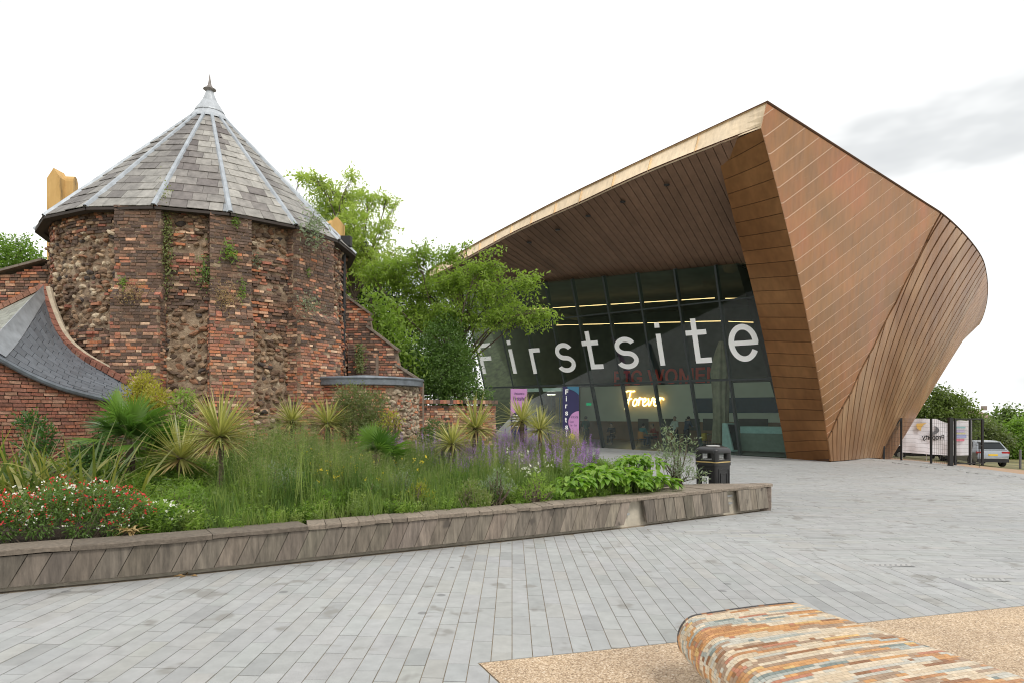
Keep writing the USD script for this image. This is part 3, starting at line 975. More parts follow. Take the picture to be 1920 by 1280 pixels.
jamb = Patch(jamb_fn, 3.4, 13.5)
jamb.sheet(sbox(0, 0, 3.4, 13.5), m_seam_dark, "jamb_backing", lift=-0.03, step=1.2)
ts = [0.0]
while ts[-1] < 1.0:
    ts.append(ts[-1] + 0.033 + 0.016 * ts[-1] + rng.normal(0, 0.0015))
ts[-1] = 1.0
for a, b in zip(ts[:-1], ts[1:]):
    b = 1.06 if b == 1.0 else b
    sl = 0.055
    q = Polygon([(0, a * 13.5 - sl * 3), (3.4, a * 13.5 + sl * 3), (3.4, b * 13.5 + sl * 3), (0, b * 13.5 - sl * 3)]).intersection(sbox(0, 0, 3.4, 13.5))
    jamb.panel(q, m_cu_jamb, "jamb_panel", gap=0.022, lift=0.0, depth=0.03, step=1.2, tint=np.array([1, 1, 1]) * rng.normal(1, 0.06))

# fascia
FU = [(1438, 193), (1311, 252), (1153, 326), (1043, 379), (960, 422), (898, 455), (861, 476), (800, 511)]
FL = [(1427, 241), (1311, 285.5), (1222, 321), (1149, 353.6), (1091, 381), (1043, 402), (998, 422), (960, 440), (902, 471.5), (861, 494), (800, 527)]
fu_u, fu_v = np.array(FU, float).T
fl_u, fl_v = np.array(FL, float).T


def fas_depth(u):
    """Depth along the fascia: a straight line in plan from the prow to the far left end."""
    A, B = np.array([P0[0], P0[1]]), np.array([at(800, 511, 34.6)[0], 34.6])
    k = (np.asarray(u, float) - 960) / FOC
    d = B - A
    tt = (k * A[1] - A[0]) / (d[0] - k * d[1])
    return A[1] + tt * d[1]


def fas_row(us, uu, vv_, dd=0.0):
    vs = PchipInterpolator(uu[::-1], vv_[::-1])(us)
    d = fas_depth(us) + dd
    return np.column_stack([(us - 960) / FOC * d, d, EYE - (vs - 775) / FOC * d])


def fas_fn(s, t):
    """s: 0 prow to 1 far left (linear in plan), t: 0 lower edge to 1 top."""
    s, t = np.asarray(s, float), np.asarray(t, float)
    A, B = P0[:2], np.array([at(800, 511, 34.6)[0], 34.6])
    xy = A + (B - A) * np.clip(s, 0, 1.0)[:, None]
    u = 960 + FOC * xy[:, 0] / xy[:, 1]
    up = fas_row(np.clip(u, 800, 1438), fu_u, fu_v)
    lo = fas_row(np.clip(u - 11 * (1 - s), 800, 1427), fl_u, fl_v, -0.30 + 0.4 * np.clip(1 - s * 12, 0, 1))
    return lo * (1 - t[:, None]) + up * t[:, None]


LF = float(np.linalg.norm(P0[:2] - np.array([at(800, 511, 34.6)[0], 34.6])))
fascia = Patch(fas_fn, LF, 1.1)
cuts_u = [1438, 1311, 1222, 1153, 1091, 1043, 998, 960, 929, 900, 872, 845, 820, 800]
cs = []
for u in cuts_u:
    A, B = P0[:2], np.array([at(800, 511, 34.6)[0], 34.6])
    k = (u - 960) / FOC
    d = B - A
    cs.append(float(np.clip((k * A[1] - A[0]) / (d[0] - k * d[1]), 0, 1)))
for a, b in zip(cs[:-1], cs[1:]):
    fascia.panel(sbox(a * LF, 0, b * LF, 1.1), m_cu_fascia, "fascia_panel", gap=0.012, lift=0.02, depth=0.06, step=1.0, tint=np.array([1, 1, 1]) * rng.normal(1, 0.03), )
mb = MB()
ss = np.linspace(0, 1, 40)
mb.tube(fas_fn(ss, np.ones(40)) + [0, 0, 0.03], 0.035, 6)
mb.put("roof_edge", m_seam_dark, gallery)

# facade plane: foot line, lean outwards
FT = unit(np.array([-4.76, 3.89]))                # along the facade, away to the left
FN = np.array([-FT[1], FT[0]])                    # outwards
FN = FN if FN[1] < 0 else -FN
FA = np.array([12.37, 30.08])
LEAN = 0.35


def foot(t):
    return FA + FT * t


def fac(t, z, out=0.0):
    """Point of the glass front at t metres along it and height z."""
    t, z = np.broadcast_arrays(np.asarray(t, float), np.asarray(z, float))
    q = FA + FT * t[..., None] + FN * ((z + 0.2) * LEAN + out)[..., None]
    return np.concatenate([q, z[..., None] - out * LEAN * 0.0], -1)


N_F = unit(np.cross(fac(1, 0) - fac(0, 0), fac(0, 1) - fac(0, 0)))
N_F = N_F if N_F[1] < 0 else -N_F


def fac_uv(u, v):
    """(t, z) of the glass plane seen at photo pixel (u, v)."""
    o, d = np.array([0, 0, EYE]), np.array([(u - 960) / FOC, 1.0, -(v - 775) / FOC])
    p0 = fac(0, 0)
    k = ((p0 - o) @ N_F) / (d @ N_F)
    p = o + d * k
    z = p[2]
    return float((p[:2] - FA - FN * (z + 0.2) * LEAN) @ FT), float(z)


def top_z(t):
    return 8.15 + 0.042 * np.asarray(t, float)


mul_t = [fac_uv(u, v)[0] for u, v in ((1340, 498), (1263, 504), (1192, 510), (1129, 516), (1070, 522), (1020, 528), (970.6, 535))]
step_t = np.median(np.diff(mul_t))
T_END = mul_t[-1] + 2.2 * step_t
mul_t = [mul_t[0] - step_t] + mul_t + [mul_t[-1] + step_t, T_END]
mul_t[0] = -1.2
Z1 = [fac_uv(*p)[1] for p in ((1448, 706), (1224, 715), (1052, 723.5), (922, 728))]
Z_LOW = float(np.mean(Z1))
Z_MID = float(np.mean([fac_uv(*p)[1] for p in ((1362, 558), (1210, 581), (1032, 603))]))
print("facade", [round(x, 2) for x in mul_t], "Z", Z1, Z_MID)
for t in mul_t:
    a, b = fac(t, gx(foot(t)[0]) - 0.02), fac(t, top_z(t) - 0.02)
    mb = MB()
    up = np.array([*FT, 0])
    y = unit(b - a)
    x = unit(np.cross(y, up))
    mb.add(*box((a + b) / 2 - N_F * 0.124, (0.13, np.linalg.norm(b - a) / 2, 0.045), np.stack([-N_F, y, up], 1)))
    mb.put("mullion", m_frame, gallery)
for za, th in ((Z_LOW, 0.045), (Z_MID, 0.03)):
    for t0, t1 in zip(mul_t[:-1], mul_t[1:]):
        a, b = fac(t0 + 0.05, za), fac(t1 - 0.05, za)
        mb = MB()
        y = unit(b - a)
        mb.add(*box((a + b) / 2 - N_F * 0.055, (0.055, np.linalg.norm(b - a) / 2, th), np.stack([N_F, y, np.cross(N_F, y)], 1)))
        mb.put("transom", m_frame, gallery)


def pane(t0, t1, z0f, z1f, name="glass_pane"):
    v = np.array([fac(t0, z0f(t0)), fac(t1, z0f(t1)), fac(t1, z1f(t1)), fac(t0, z1f(t0))])
    mesh(name, v, np.array([[0, 1, 2, 3]]), m_glass, gallery)


DOOR = None
for i, (t0, t1) in enumerate(zip(mul_t[:-1], mul_t[1:])):
    g0 = lambda t: gx(foot(t)[0]) + 0.02
    pane(t0 + 0.045, t1 - 0.045, g0, lambda t: Z_LOW - 0.045)
    pane(t0 + 0.045, t1 - 0.045, lambda t: Z_LOW + 0.045, lambda t: Z_MID - 0.03)
    pane(t0 + 0.045, t1 - 0.045, lambda t: Z_MID + 0.03, lambda t: float(top_z(t)) - 0.03)

# soffit boards: from the fascia's lower edge back to the top of the glass
def soffit_pts(t):
    """A seam line of the soffit at facade position t: top of the glass, then out to the fascia."""
    g = fac(t, top_z(t))
    best = None
    return g


A2, B2 = P0[:2], np.array([at(800, 511, 34.6)[0], 34.6])


def fas_hit(xy, d):
    """s on the fascia where the plan ray from xy along d meets it."""
    M = np.column_stack([B2 - A2, -d])
    s, k = np.linalg.solve(M, xy - A2)
    return s


m_down = plain("downlight_black", (0.01, 0.01, 0.01), 0.4)
dirn = unit(FN + FT * 0.05)
tt = np.arange(-0.9, 17.2, 0.33)
for a, b in zip(tt[:-1], tt[1:]):
    g = 0.012
    qs = []
    for t in (a + g, b - g):
        p = fac(max(t, -9), top_z(t))
        s = fas_hit(p[:2], dirn)
        s = np.clip(s, 0.004, 0.999)
        o = fas_fn(np.array([s]), np.array([0.0]))[0] + [0, 0, 0.03]
        qs.append((p - np.array([*FN, 0]) * 0.5, o))
    (p0, o0), (p1, o1) = qs
    n_ = unit(np.cross(o0 - p0, p1 - p0))
    n_ = n_ if n_[2] < 0 else -n_
    v = np.array([p0, p1, o1, o0])
    v = np.vstack([v, v - n_ * 0.06])
    mesh("soffit_board", v, np.vstack([BOXF]), m_soffit, gallery, tint=np.array([1, 1, 1]) * rng.normal(1, 0.05))
v = []
ss = np.linspace(0, 1, 30)
fr = fas_fn(ss, np.zeros(30)) + [0, 0, 0.10]
gl = np.array([fac(t, top_z(t)) + [0, 0, 0.07] - np.array([*FN, 0]) * 0.6 for t in np.linspace(-0.9, 16.6, 30)])
mesh("soffit_backing", np.stack([fr, gl], 1).reshape(-1, 3), grid(30, 2), m_seam_dark, gallery)
# small downlights in the soffit, and a camera dome
for (u, v_) in ((1252, 345), (1168, 379), (1099, 407), (1043, 431), (996, 453)):
    # the point on the soffit seen there
    best = None
    for t in np.linspace(-2, 15, 60):
        p = fac(t, top_z(t))
        s = np.clip(fas_hit(p[:2], dirn), 0, 1)
        o = fas_fn(np.array([s]), np.array([0.0]))[0]
        for k in np.linspace(0, 1, 40):
            q = p * (1 - k) + o * k
            pu, pv = screen(q)
            e = (pu - u) ** 2 + (pv - v_) ** 2
            if best is None or e < best[0]:
                best = (e, q, unit(o - p))
    mb = MB()
    mb.lathe([(0, -0.03), (0.10, -0.03), (0.12, 0.01), (0, 0.01)], best[1], 14)
    mb.put("downlight", m_down, gallery)
q = at(1337, 316, 26.2)
mb = MB()
mb.lathe([(0, 0.25), (0.09, 0.25), (0.09, 0.08), (0.13, 0.05), (0.13, -0.05), (0.08, -0.13), (0, -0.15)], q, 16)
mb.put("security_camera", plain("camera_grey", (0.25, 0.27, 0.28), 0.4), gallery)

# roof and hidden sides so that the building is closed
roof_in = []
ring_top = [fas_fn(np.array([s]), np.array([1.0]))[0] for s in np.linspace(1, 0, 14)] + [T_c(s) for s in np.linspace(SP + 0.02, 1.35, 24)]
ring_top += [np.array([24, 58, 8.2]), np.array([8, 56, 8.6]), np.array([-4, 47, 9.2])]
R_ = np.array(ring_top)
c = R_.mean(0) + [0, 0, 0.4]
n = len(R_)
mesh("roof", np.vstack([R_, [c]]), np.array([[i, (i + 1) % n, n] for i in range(n)]), m_seam_dark, gallery)
back = [np.array([19.8, 50.5]), np.array([8, 54]), np.array([-1.5, 46]), foot(T_END)]
tops = [8.0, 8.4, 9.2, 9.0]
mb = MB()
for k in range(3):
    a, b = back[k], back[k + 1]
    mb.add([[*a, -1.0], [*b, -1.0], [*b, tops[k + 1]], [*a, tops[k]]], [[0, 1, 2, 3]])
mb.put("rear_wall", m_seam_dark, gallery)

# ---------------------------------------------------------------- inside the glass front
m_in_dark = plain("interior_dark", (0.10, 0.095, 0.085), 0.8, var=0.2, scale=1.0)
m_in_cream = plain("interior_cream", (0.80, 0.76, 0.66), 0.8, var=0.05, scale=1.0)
m_in_brown = plain("interior_brown", (0.30, 0.17, 0.11), 0.7, var=0.2, scale=1.2)
m_in_orange = plain("interior_orange", (0.65, 0.30, 0.08), 0.7, var=0.1)
m_in_floor = plain("interior_floor", (0.16, 0.14, 0.12), 0.35, var=0.15, scale=2)
m_in_navy = plain("interior_navy", (0.02, 0.05, 0.09), 0.6)
m_red = plain("red_letters", (0.75, 0.07, 0.04), 0.6, var=0.05)


def emis(name, col, k):
    return mat(name, {"e": ("emission", {"color": col, "strength": k})}, [], surface="e.emission")


m_strip = emis("strip_light_glow", (1.0, 0.62, 0.28), 2.2)
m_neon = emis("neon_glow", (1.0, 0.80, 0.40), 4.5)
m_halo = emis("neon_edge_glow", (1.0, 0.50, 0.10), 1.6)
m_lamp = emis("lobby_lamp_glow", (1.0, 0.86, 0.66), 5.0)
ZF = -0.12


def inn(t, depth, z):
    q = FA + FT * t - FN * depth
    return np.array([q[0], q[1], z])


DW = 9.0
v = np.array([inn(-0.3, 0.05, ZF), inn(T_END, 0.05, ZF), inn(T_END, DW + 4, ZF), inn(-0.3, DW + 4, ZF)])
v[:, 2] += [-0.1, 0.1, 0.1, -0.1]
mesh("interior_floor", v, np.array([[0, 1, 2, 3]]), m_in_floor, gallery)
v = np.array([inn(1.2, -2.7, 8.2), inn(T_END, -2.7, 8.9), inn(T_END, DW + 4, 8.6), inn(1.0, DW + 4, 8.0)])
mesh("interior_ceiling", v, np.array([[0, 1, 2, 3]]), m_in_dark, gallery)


def wall_panel(t0, t1, z0, z1, m, off=0.0, name="interior_wall"):
    v = np.array([inn(t0, DW - off, z0), inn(t1, DW - off, z0), inn(t1, DW - off, z1), inn(t0, DW - off, z1)])
    return mesh(name, v, np.array([[0, 1, 2, 3]]), m, gallery)


def wall_uv(u, v, depth):
    """(t, z) on an upright plane "depth" metres behind the foot of the glass."""
    k = (u - 960) / FOC
    p0 = FA - FN * depth
    tt_ = (k * p0[1] - p0[0]) / (FT[0] - k * FT[1])
    d = p0[1] + FT[1] * tt_
    return float(tt_), float(EYE - (v - 775) / FOC * d)


ta, zc1 = wall_uv(1405, 716, DW)
tb, zc0 = wall_uv(1180, 789, DW)
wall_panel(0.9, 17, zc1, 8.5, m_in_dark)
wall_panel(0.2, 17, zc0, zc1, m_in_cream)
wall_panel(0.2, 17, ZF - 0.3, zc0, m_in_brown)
(t0_, zn1), (t1_, zn0) = wall_uv(1300, 746, DW - 0.06), wall_uv(1478, 773, DW - 0.06)
wall_panel(t1_, t0_, zn0, zn1, m_in_navy, 0.06, "navy_panel")
for (u0, u1) in ((1196, 1216), (1238, 1262), (1285, 1312), (1318, 1340), (1384, 1440)):
    (ta_, z1_), (tb_, z0_) = wall_uv(u0, 784, DW - 0.06), wall_uv(u1, 806, DW - 0.06)
    wall_panel(tb_, ta_, z0_, z1_, m_in_dark, 0.06, "dark_wall_panel")
# lobby: cream and orange wall nearer the left end of the glass
for (u0, u1, va, vb, m, dep) in ((895, 1000, 728, 778, m_in_cream, 4.0), (895, 990, 778, 840, m_in_orange, 3.9), (1012, 1052, 745, 792, plain("lobby_ochre", (0.50, 0.34, 0.10), 0.7), 6.0)):
    (t0, z1), (t1, z0) = wall_uv(u0, va, dep), wall_uv(u1, vb, dep)
    v = np.array([inn(t0, dep, max(z0, ZF)), inn(t1, dep, max(z0, ZF)), inn(t1, dep, z1), inn(t0, dep, z1)])
    mesh("lobby_wall", v, np.array([[0, 1, 2, 3]]), m, gallery)
# side walls of the hall
for t, tt2 in ((-0.2, 1.3), (T_END - 0.05, T_END - 0.05)):
    v = np.array([inn(t, 0.3, ZF - 0.3), inn(t, DW + 4, ZF - 0.3), inn(tt2, DW + 4, 8.4), inn(tt2, -2.6, 8.3)])
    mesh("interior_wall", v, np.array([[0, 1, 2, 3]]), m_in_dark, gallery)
# ceiling strip lights
for (a, b, dep) in (((980, 581), (1340, 559), 2.2), ((1360, 560), (1420, 559.5), 2.2), ((1034, 610), (1352, 602), 2.2), ((1366, 603), (1428, 605), 2.2)):
    (t0, z0), (t1, z1) = wall_uv(*a, dep), wall_uv(*b, dep)
    mb = MB()
    mb.beam(inn(t0, dep, z0), inn(t1, dep, z1), 0.05, 0.035)
    mb.put("strip_light", m_strip, gallery)
# white lintel with lamps over the doors
(t0, z0), (t1, z1) = wall_uv(988, 728, 0.5), wall_uv(1055, 733, 0.5)
mb = MB()
mb.beam(inn(t0, 0.5, z0 - 0.1), inn(t1, 0.5, z0 - 0.1), 0.3, 0.2)
mb.put("door_lintel", m_white, gallery)
for u in (1030, 1037):
    t, z = wall_uv(u, 738, 0.6)
    mb = MB()
    mb.box(inn(t, 0.6, z - 0.03), (0.12, 0.12, 0.02))
    mb.put("lobby_lamp", m_lamp, gallery)
# door leaves: frames in the entrance bay
for u in (1016, 1034, 1049):
    t, _ = wall_uv(u, 780, 0.55)
    mb = MB()
    mb.beam(inn(t, 0.55, ZF), inn(t, 0.55, z0 - 0.25), 0.05, 0.06, up=(*FT, 0))
    mb.put("door_frame", m_frame, gallery)

# lettering on the glass
L_PIX = [("F", 906, 931, 643, 700), ("i", 958, 975, 637, 700), ("r", 1001, 1021, 652, 700), ("s", 1048, 1083, 642, 698.5), ("t", 1100, 1133, 620, 692),
         ("s", 1159, 1201, 631, 692), ("i", 1233, 1254, 604, 685), ("t", 1294, 1336, 596, 681), ("e", 1371, 1427, 607, 678.5)]
slope = unit(fac(0, 1) - fac(0, 0))
along = unit(fac(-1, 0) - fac(0, 0))
sT = Polygon


def rectp(x0, y0, x1, y1):
    return sbox(x0, y0, x1, y1)


def ring_arc(cx, cy, rx, ry, w, a0, a1, n=40):
    a = np.radians(np.linspace(a0, a1, n))
    o = np.column_stack([cx + rx * np.cos(a), cy + ry * np.sin(a)])
    i = np.column_stack([cx + (rx - w) * np.cos(a), cy + (ry - w) * np.sin(a)])
    return Polygon(np.vstack([o, i[::-1]])).buffer(0)


def glyph(ch, w, h, st):
    """Plain grotesque letters, box 0..w, 0..h, stroke st."""
    if ch == "F":
        return rectp(0, 0, st, h).union(rectp(0, h - st, w, h)).union(rectp(0, h * 0.5 - st / 2, w * 0.85, h * 0.5 + st / 2))
    if ch == "i":
        return rectp(w / 2 - st / 2, 0, w / 2 + st / 2, h * 0.74).union(rectp(w / 2 - st / 2, h - st * 1.0, w / 2 + st / 2, h))
    if ch == "r":
        return rectp(0, 0, st, h).union(rectp(0, h - st, w, h))
    if ch == "t":
        c = w * 0.40
        return rectp(c - st / 2, 0, c + st / 2, h).union(rectp(0, h * 0.63, w * 0.92, h * 0.63 + st * 0.95)).union(rectp(c - st / 2, 0, w, st))
    if ch == "e":
        r = ring_arc(w / 2, h / 2, w / 2, h / 2, st, 0, 332, 60)
        return r.union(rectp(st * 0.5, h * 0.5 - st * 0.42, w - 0.1 * st, h * 0.5 + st * 0.42))
    if ch == "s":
        hh = h / 2 + st / 2
        top = ring_arc(w / 2, h - hh / 2, w / 2 * 0.94, hh / 2, st, 25, 270, 40)
        bot = ring_arc(w / 2, hh / 2, w / 2, hh / 2, st, -155, 90, 40)
        return top.union(bot)


for ch, u0, u1, va, vb in L_PIX:
    t, z = fac_uv(u0, vb)
    org = fac(t, z) + N_F * 0.012
    # size on the glass: solve with pixel extents
    tu, zu = fac_uv((u0 + u1) / 2 - 4, va)
    h = np.linalg.norm(fac(t, zu) - fac(t, z))
    lean_px = (vb - va) * 0.13
    t1, _ = fac_uv(u1 - (lean_px * 0 if ch in "rs" else 0), vb)
    w = abs(t - t1)
    st = {"F": 0.24, "r": 0.24}.get(ch, 0.25) * 1.0
    g = glyph(ch, w, h, st)
    for gg in getattr(g, "geoms", [g]):
        pass
    mb = MB()
    for gg in getattr(g, "geoms", [g]):
        m = trimesh.creation.extrude_polygon(gg.simplify(0.004), 0.012, engine="earcut")
        V = np.asarray(m.vertices)
        mb.add(org + V[:, 0:1] * along + V[:, 1:2] * slope + V[:, 2:3] * N_F, m.faces)
    mb.put("letter", m_white, gallery)


def wall_text(text, org, xdir, ydir, height, m, name, parent, depth=0.01, bold=False, spread=0.0, cap=None, **kw):
    tm = meshkit.text_mesh(text, height, depth, bold)
    V = np.asarray(tm.vertices)
    nrm = np.cross(xdir, ydir)
    return mesh(name, org + V[:, 0:1] * xdir + V[:, 1:2] * ydir + V[:, 2:3] * nrm, tm.faces, m, parent, **kw)


X_IN = np.array([-FT[0], -FT[1], 0])
t_, z_ = wall_uv(1149, 717, DW - 0.2)
p_ = inn(t_, DW - 0.2, z_)
t2, _ = wall_uv(1345, 717, DW - 0.2)
tm_ = meshkit.text_mesh("BIG WOMEN", 1.0, 0.01, True)
hgt = wall_uv(1240, 690, DW - 0.2)[1] - wall_uv(1240, 716, DW - 0.2)[1]
wall_text("BIG WOMEN", inn(t_, DW - 0.2, zc1 + 0.08), X_IN, np.array([0, 0, 1.0]), hgt, m_red, "wall_lettering", gallery, bold=True)

# neon sign
neon = thing("neon_sign", "glowing yellow neon sign reading Forever on the cream wall indoors", "neon sign")
strokes = {   # in units of the sign: x to the right, y up, about 6.4 wide
    "F": [[(0.15, 1.15), (0.0, 1.35), (0.15, 1.6), (0.6, 1.75), (1.2, 1.72), (1.6, 1.78)], [(1.05, 1.72), (0.85, 1.1), (0.6, 0.3), (0.35, -0.15), (0.1, -0.3)], [(0.35, 0.72), (0.8, 0.78), (1.15, 0.9)]],
    "o": [[(1.75, 0.85), (1.45, 0.6), (1.35, 0.25), (1.55, 0.05), (1.85, 0.25), (1.95, 0.65), (1.75, 0.85), (2.0, 0.75), (2.25, 0.85)]],
    "r": [[(2.25, 0.85), (2.4, 0.95), (2.3, 0.6), (2.15, 0.08)], [(2.25, 0.5), (2.5, 0.85), (2.75, 0.85), (2.7, 0.7)]],
    "e": [[(2.8, 0.42), (3.15, 0.55), (3.25, 0.8), (3.05, 0.88), (2.85, 0.6), (2.8, 0.25), (3.0, 0.05), (3.35, 0.2), (3.55, 0.4)]],
    "v": [[(3.55, 0.85), (3.65, 0.45), (3.7, 0.08), (4.0, 0.4), (4.2, 0.85), (4.4, 0.75)]],
    "e2": [[(4.4, 0.42), (4.75, 0.55), (4.85, 0.8), (4.65, 0.88), (4.45, 0.6), (4.4, 0.25), (4.6, 0.05), (4.95, 0.2), (5.15, 0.4)]],
    "r2": [[(5.15, 0.8), (5.3, 0.92), (5.2, 0.6), (5.05, 0.08)], [(5.15, 0.5), (5.4, 0.85), (5.65, 0.85), (5.75, 0.65)]],
}
dn = DW - 0.25
(t0, z0), (t1, z1) = wall_uv(1170, 761, dn), wall_uv(1246, 740, dn)
W_ = abs(t1 - t0)
sc = W_ / 5.9
for key, sts in strokes.items():
    mb, mh = MB(), MB()
    for st in sts:
        st = np.array(st, float)
        c_ = CubicSpline(np.arange(len(st)), st)
        q = c_(np.linspace(0, len(st) - 1, 8 * len(st)))
        P_ = inn(t0, dn, z0) + q[:, :1] * sc * X_IN + q[:, 1:] * sc * np.array([0, 0, 1.0]) * 1.15
        mb.tube(P_, 0.052, 6)
        mh.tube(P_ + np.array([*(-FN), 0]) * 0.06, 0.085, 6)
    pth = mb.put("neon_letter", m_neon, neon)
    mh.put("letter_rim", m_halo, pth)
# ---------------------------------------------------------------- the round brick and rubble tower with its slate cone
m_brick = tinted("old_brick", rough=0.92, var=0.38, scale=24, bump=0.7, bscale=55, dist=0.012, spots=(9.0, 0.66, (0.30, 0.235, 0.165)))
m_stone = tinted("rubble_stone", rough=0.92, var=0.40, scale=14, bump=0.8, bscale=34, dist=0.016)
m_mortar = mat("rough_mortar", {"g": ("geometry", {}), "n": ("noise_texture", {"scale": 5.0, "detail": 8, "roughness": 0.7}), "b": ("noise_texture", {"scale": 24, "detail": 6, "roughness": 0.7}),
                                "r": ("rgb_ramp", {"ramp": [(0.3, (0.13, 0.088, 0.06)), (0.5, (0.30, 0.215, 0.145)), (0.72, (0.50, 0.39, 0.27))]}),
                                "bm": ("bump", {"strength": 1.0, "distance": 0.04}), "p": ("principled_bsdf", {"roughness": 0.95})},
               [("g.position", "n.vector"), ("g.position", "b.vector"), ("n.fac", "r.fac"), ("r.color", "p.base_color"), ("b.fac", "bm.height"), ("bm.normal", "p.normal")])
m_slate = tinted("weathered_slate", rough=0.72, var=0.40, scale=7, bump=0.35, bscale=45, dist=0.006, stretch=(1, 1, 0.25))
m_slate2 = tinted("clean_slate", rough=0.45, var=0.18, scale=9, bump=0.2, bscale=40, dist=0.004)
m_lead = plain("sheet_lead", (0.36, 0.39, 0.42), 0.5, metal=0.25, var=0.22, scale=5, bump=0.25, bscale=14)
m_leadcap = plain("pale_lead_cap", (0.43, 0.455, 0.48), 0.5, metal=0.25, var=0.2, scale=6, bump=0.2, bscale=14)
m_eaves = plain("dark_eaves_board", (0.05, 0.04, 0.035), 0.9)
m_iron = plain("rusty_finial", (0.25, 0.225, 0.21), 0.7, var=0.3, scale=20)
m_black = plain("black_iron", (0.012, 0.012, 0.013), 0.45)

TC = np.array([-7.3, 16.1])
RW, RR = 3.16, 3.42
Z_EAVE, Z_TOP = 5.72, 9.22
tower = thing("round_tower", "round old brick and rubble tower with brick buttresses and a conical slate roof", "tower")


def cyl(th, r, z):
    """th: angle in degrees from the side that faces the camera's plane, to the right."""
    a = np.radians(th)
    return np.stack(np.broadcast_arrays(TC[0] + r * np.sin(a), TC[1] - r * np.cos(a), z), -1)


def rad(z):
    return RW + 0.10 * np.clip((4.2 - np.asarray(z)) / 4.2, 0, 1.3)


# core: displaced drum of mortar
th = np.linspace(-180, 180, 150)
zz = np.linspace(0.0, Z_EAVE + 0.05, 56)
TH, ZZ = np.meshgrid(th, zz, indexing="ij")
q = cyl(TH, 1.0, ZZ)
nz = meshkit.fbm(q * 2.6, 4, 3) - 0.5
r_ = rad(ZZ) - 0.018 + nz * 0.09
v = cyl(TH, r_, ZZ).reshape(-1, 3)
v[150 * 56 - 56:] = v[:56]
mesh("rubble_core", v, grid(150, 56)[:, ::-1], m_mortar, tower, smooth=60)


def brick_tint(n, dark, x=None):
    """Old bricks; dark: 0 red and orange .. 1 black with age."""
    pal = np.array([[0.25, 0.105, 0.065], [0.29, 0.13, 0.075], [0.22, 0.085, 0.057], [0.20, 0.115, 0.082], [0.33, 0.19, 0.12], [0.16, 0.085, 0.062], [0.30, 0.115, 0.055], [0.36, 0.245, 0.165]])
    drk = np.array([[0.095, 0.06, 0.044], [0.12, 0.072, 0.05], [0.075, 0.052, 0.042], [0.15, 0.085, 0.055], [0.10, 0.067, 0.052]])
    a = pal[rng.integers(0, len(pal), n)]
    b = drk[rng.integers(0, len(drk), n)]
    pick = rng.random(n) < np.clip(dark, 0.04, 0.96)
    return np.where(pick[:, None], b * 1.4, a * 1.6) * rng.normal(1, 0.14, (n, 1))


ICO = trimesh.creation.icosphere(0)
ICO1 = trimesh.creation.icosphere(1)


def stones(c, X, Y, Z, hx, hy, hz, fine=False):
    """Irregular lumps; Y is the outward direction."""
    base = np.asarray((ICO1 if fine else ICO).vertices)
    F_ = np.asarray((ICO1 if fine else ICO).faces)
    n = len(c)
    s = np.sign(base) * np.abs(base) ** 0.6
    s = np.tile(s, (n, 1, 1)) * (1 + rng.uniform(-0.28, 0.28, (n, len(base), 3)))
    ang = rng.uniform(-0.5, 0.5, n)
    ca, sa = np.cos(ang)[:, None], np.sin(ang)[:, None]
    X2, Z2 = X * ca + Z * sa, Z * ca - X * sa
    return c[:, None] + s[..., 0:1] * (X2 * hx[:, None])[:, None] + s[..., 1:2] * (Y * hy[:, None])[:, None] + s[..., 2:3] * (Z2 * hz[:, None])[:, None], F_


# buttresses: (angle, half width foot, half width head, projection foot, head, set-off height)
BUTT = [(2.4, 0.45, 0.44, 0.33, 0.20, 3.95), (31.0, 0.41, 0.39, 0.33, 0.20, 3.65), (63.5, 0.63, 0.58, 0.36, 0.20, 3.75)]
all_b, all_bt = [], []
all_s, all_st = [], []


def lay_courses(P_of, x0, x1, z0, z1, dark_of, keep_of, h=0.058, l=0.195, out=0.0, rough=0.012, nrm=None, jit=0.08):
    """Brick courses on a surface. P_of(x, z) -> point, tangent, outward."""
    z = z0
    row = 0
    while z < z1:
        hh = h * rng.uniform(0.9, 1.08)
        x = x0 + (-(l / 2 + 0.005) if row % 2 else 0) + rng.uniform(-0.03, 0.03)
        while x < x1:
            L = l * rng.choice([1, 0.5, 0.55, 0.95]) * rng.uniform(0.9, 1.08)
            a, b = max(x, x0), min(x + L, x1)
            if b - a > 0.05:
                xc, zc = (a + b) / 2, z + hh / 2
                if rng.random() < keep_of(xc, zc):
                    p, t, o = P_of(xc, zc)
                    yield p + o * (out + rng.normal(0, rough)), t, o, (b - a) / 2 - 0.005, 0.05, hh / 2 - 0.005, dark_of(xc, zc)
            x += L + 0.004
        z += hh + 0.004
        row += 1


def collect(gen):
    rows = list(gen)
    if not rows:
        return np.zeros((0, 8, 3)), np.zeros((0, 3))
    c = np.array([r[0] for r in rows])
    X = np.array([r[1] for r in rows])
    Y = np.array([r[2] for r in rows])
    Zv = np.cross(X, Y)
    Zv = np.where(Zv[:, 2:3] < 0, -Zv, Zv)
    k = rng.normal(0, 0.03, len(rows))[:, None]
    X2 = unit(X + Zv * k)
    V = boxes(c, X2, Y, unit(Zv - X * k), [r[3] for r in rows], [r[4] for r in rows], [r[5] for r in rows], 0.10)
    d = np.array([r[6] for r in rows])
    return V, brick_tint(len(rows), d)


def drum_P(x, z):
    th = x / RW
    a = th
    o = np.array([math.sin(a), -math.cos(a), 0])
    t = np.array([math.cos(a), math.sin(a), 0])
    return np.array([TC[0], TC[1], 0]) + o * float(rad(z)) + [0, 0, z] - o * 0.035, t, o


def in_butt(thdeg, z):
    for (a, wf, wh, pf, ph, zs) in BUTT:
        if abs(thdeg - a) < np.degrees((wf if z < zs else wh) / RW) - 1.0:
            return True
    return False


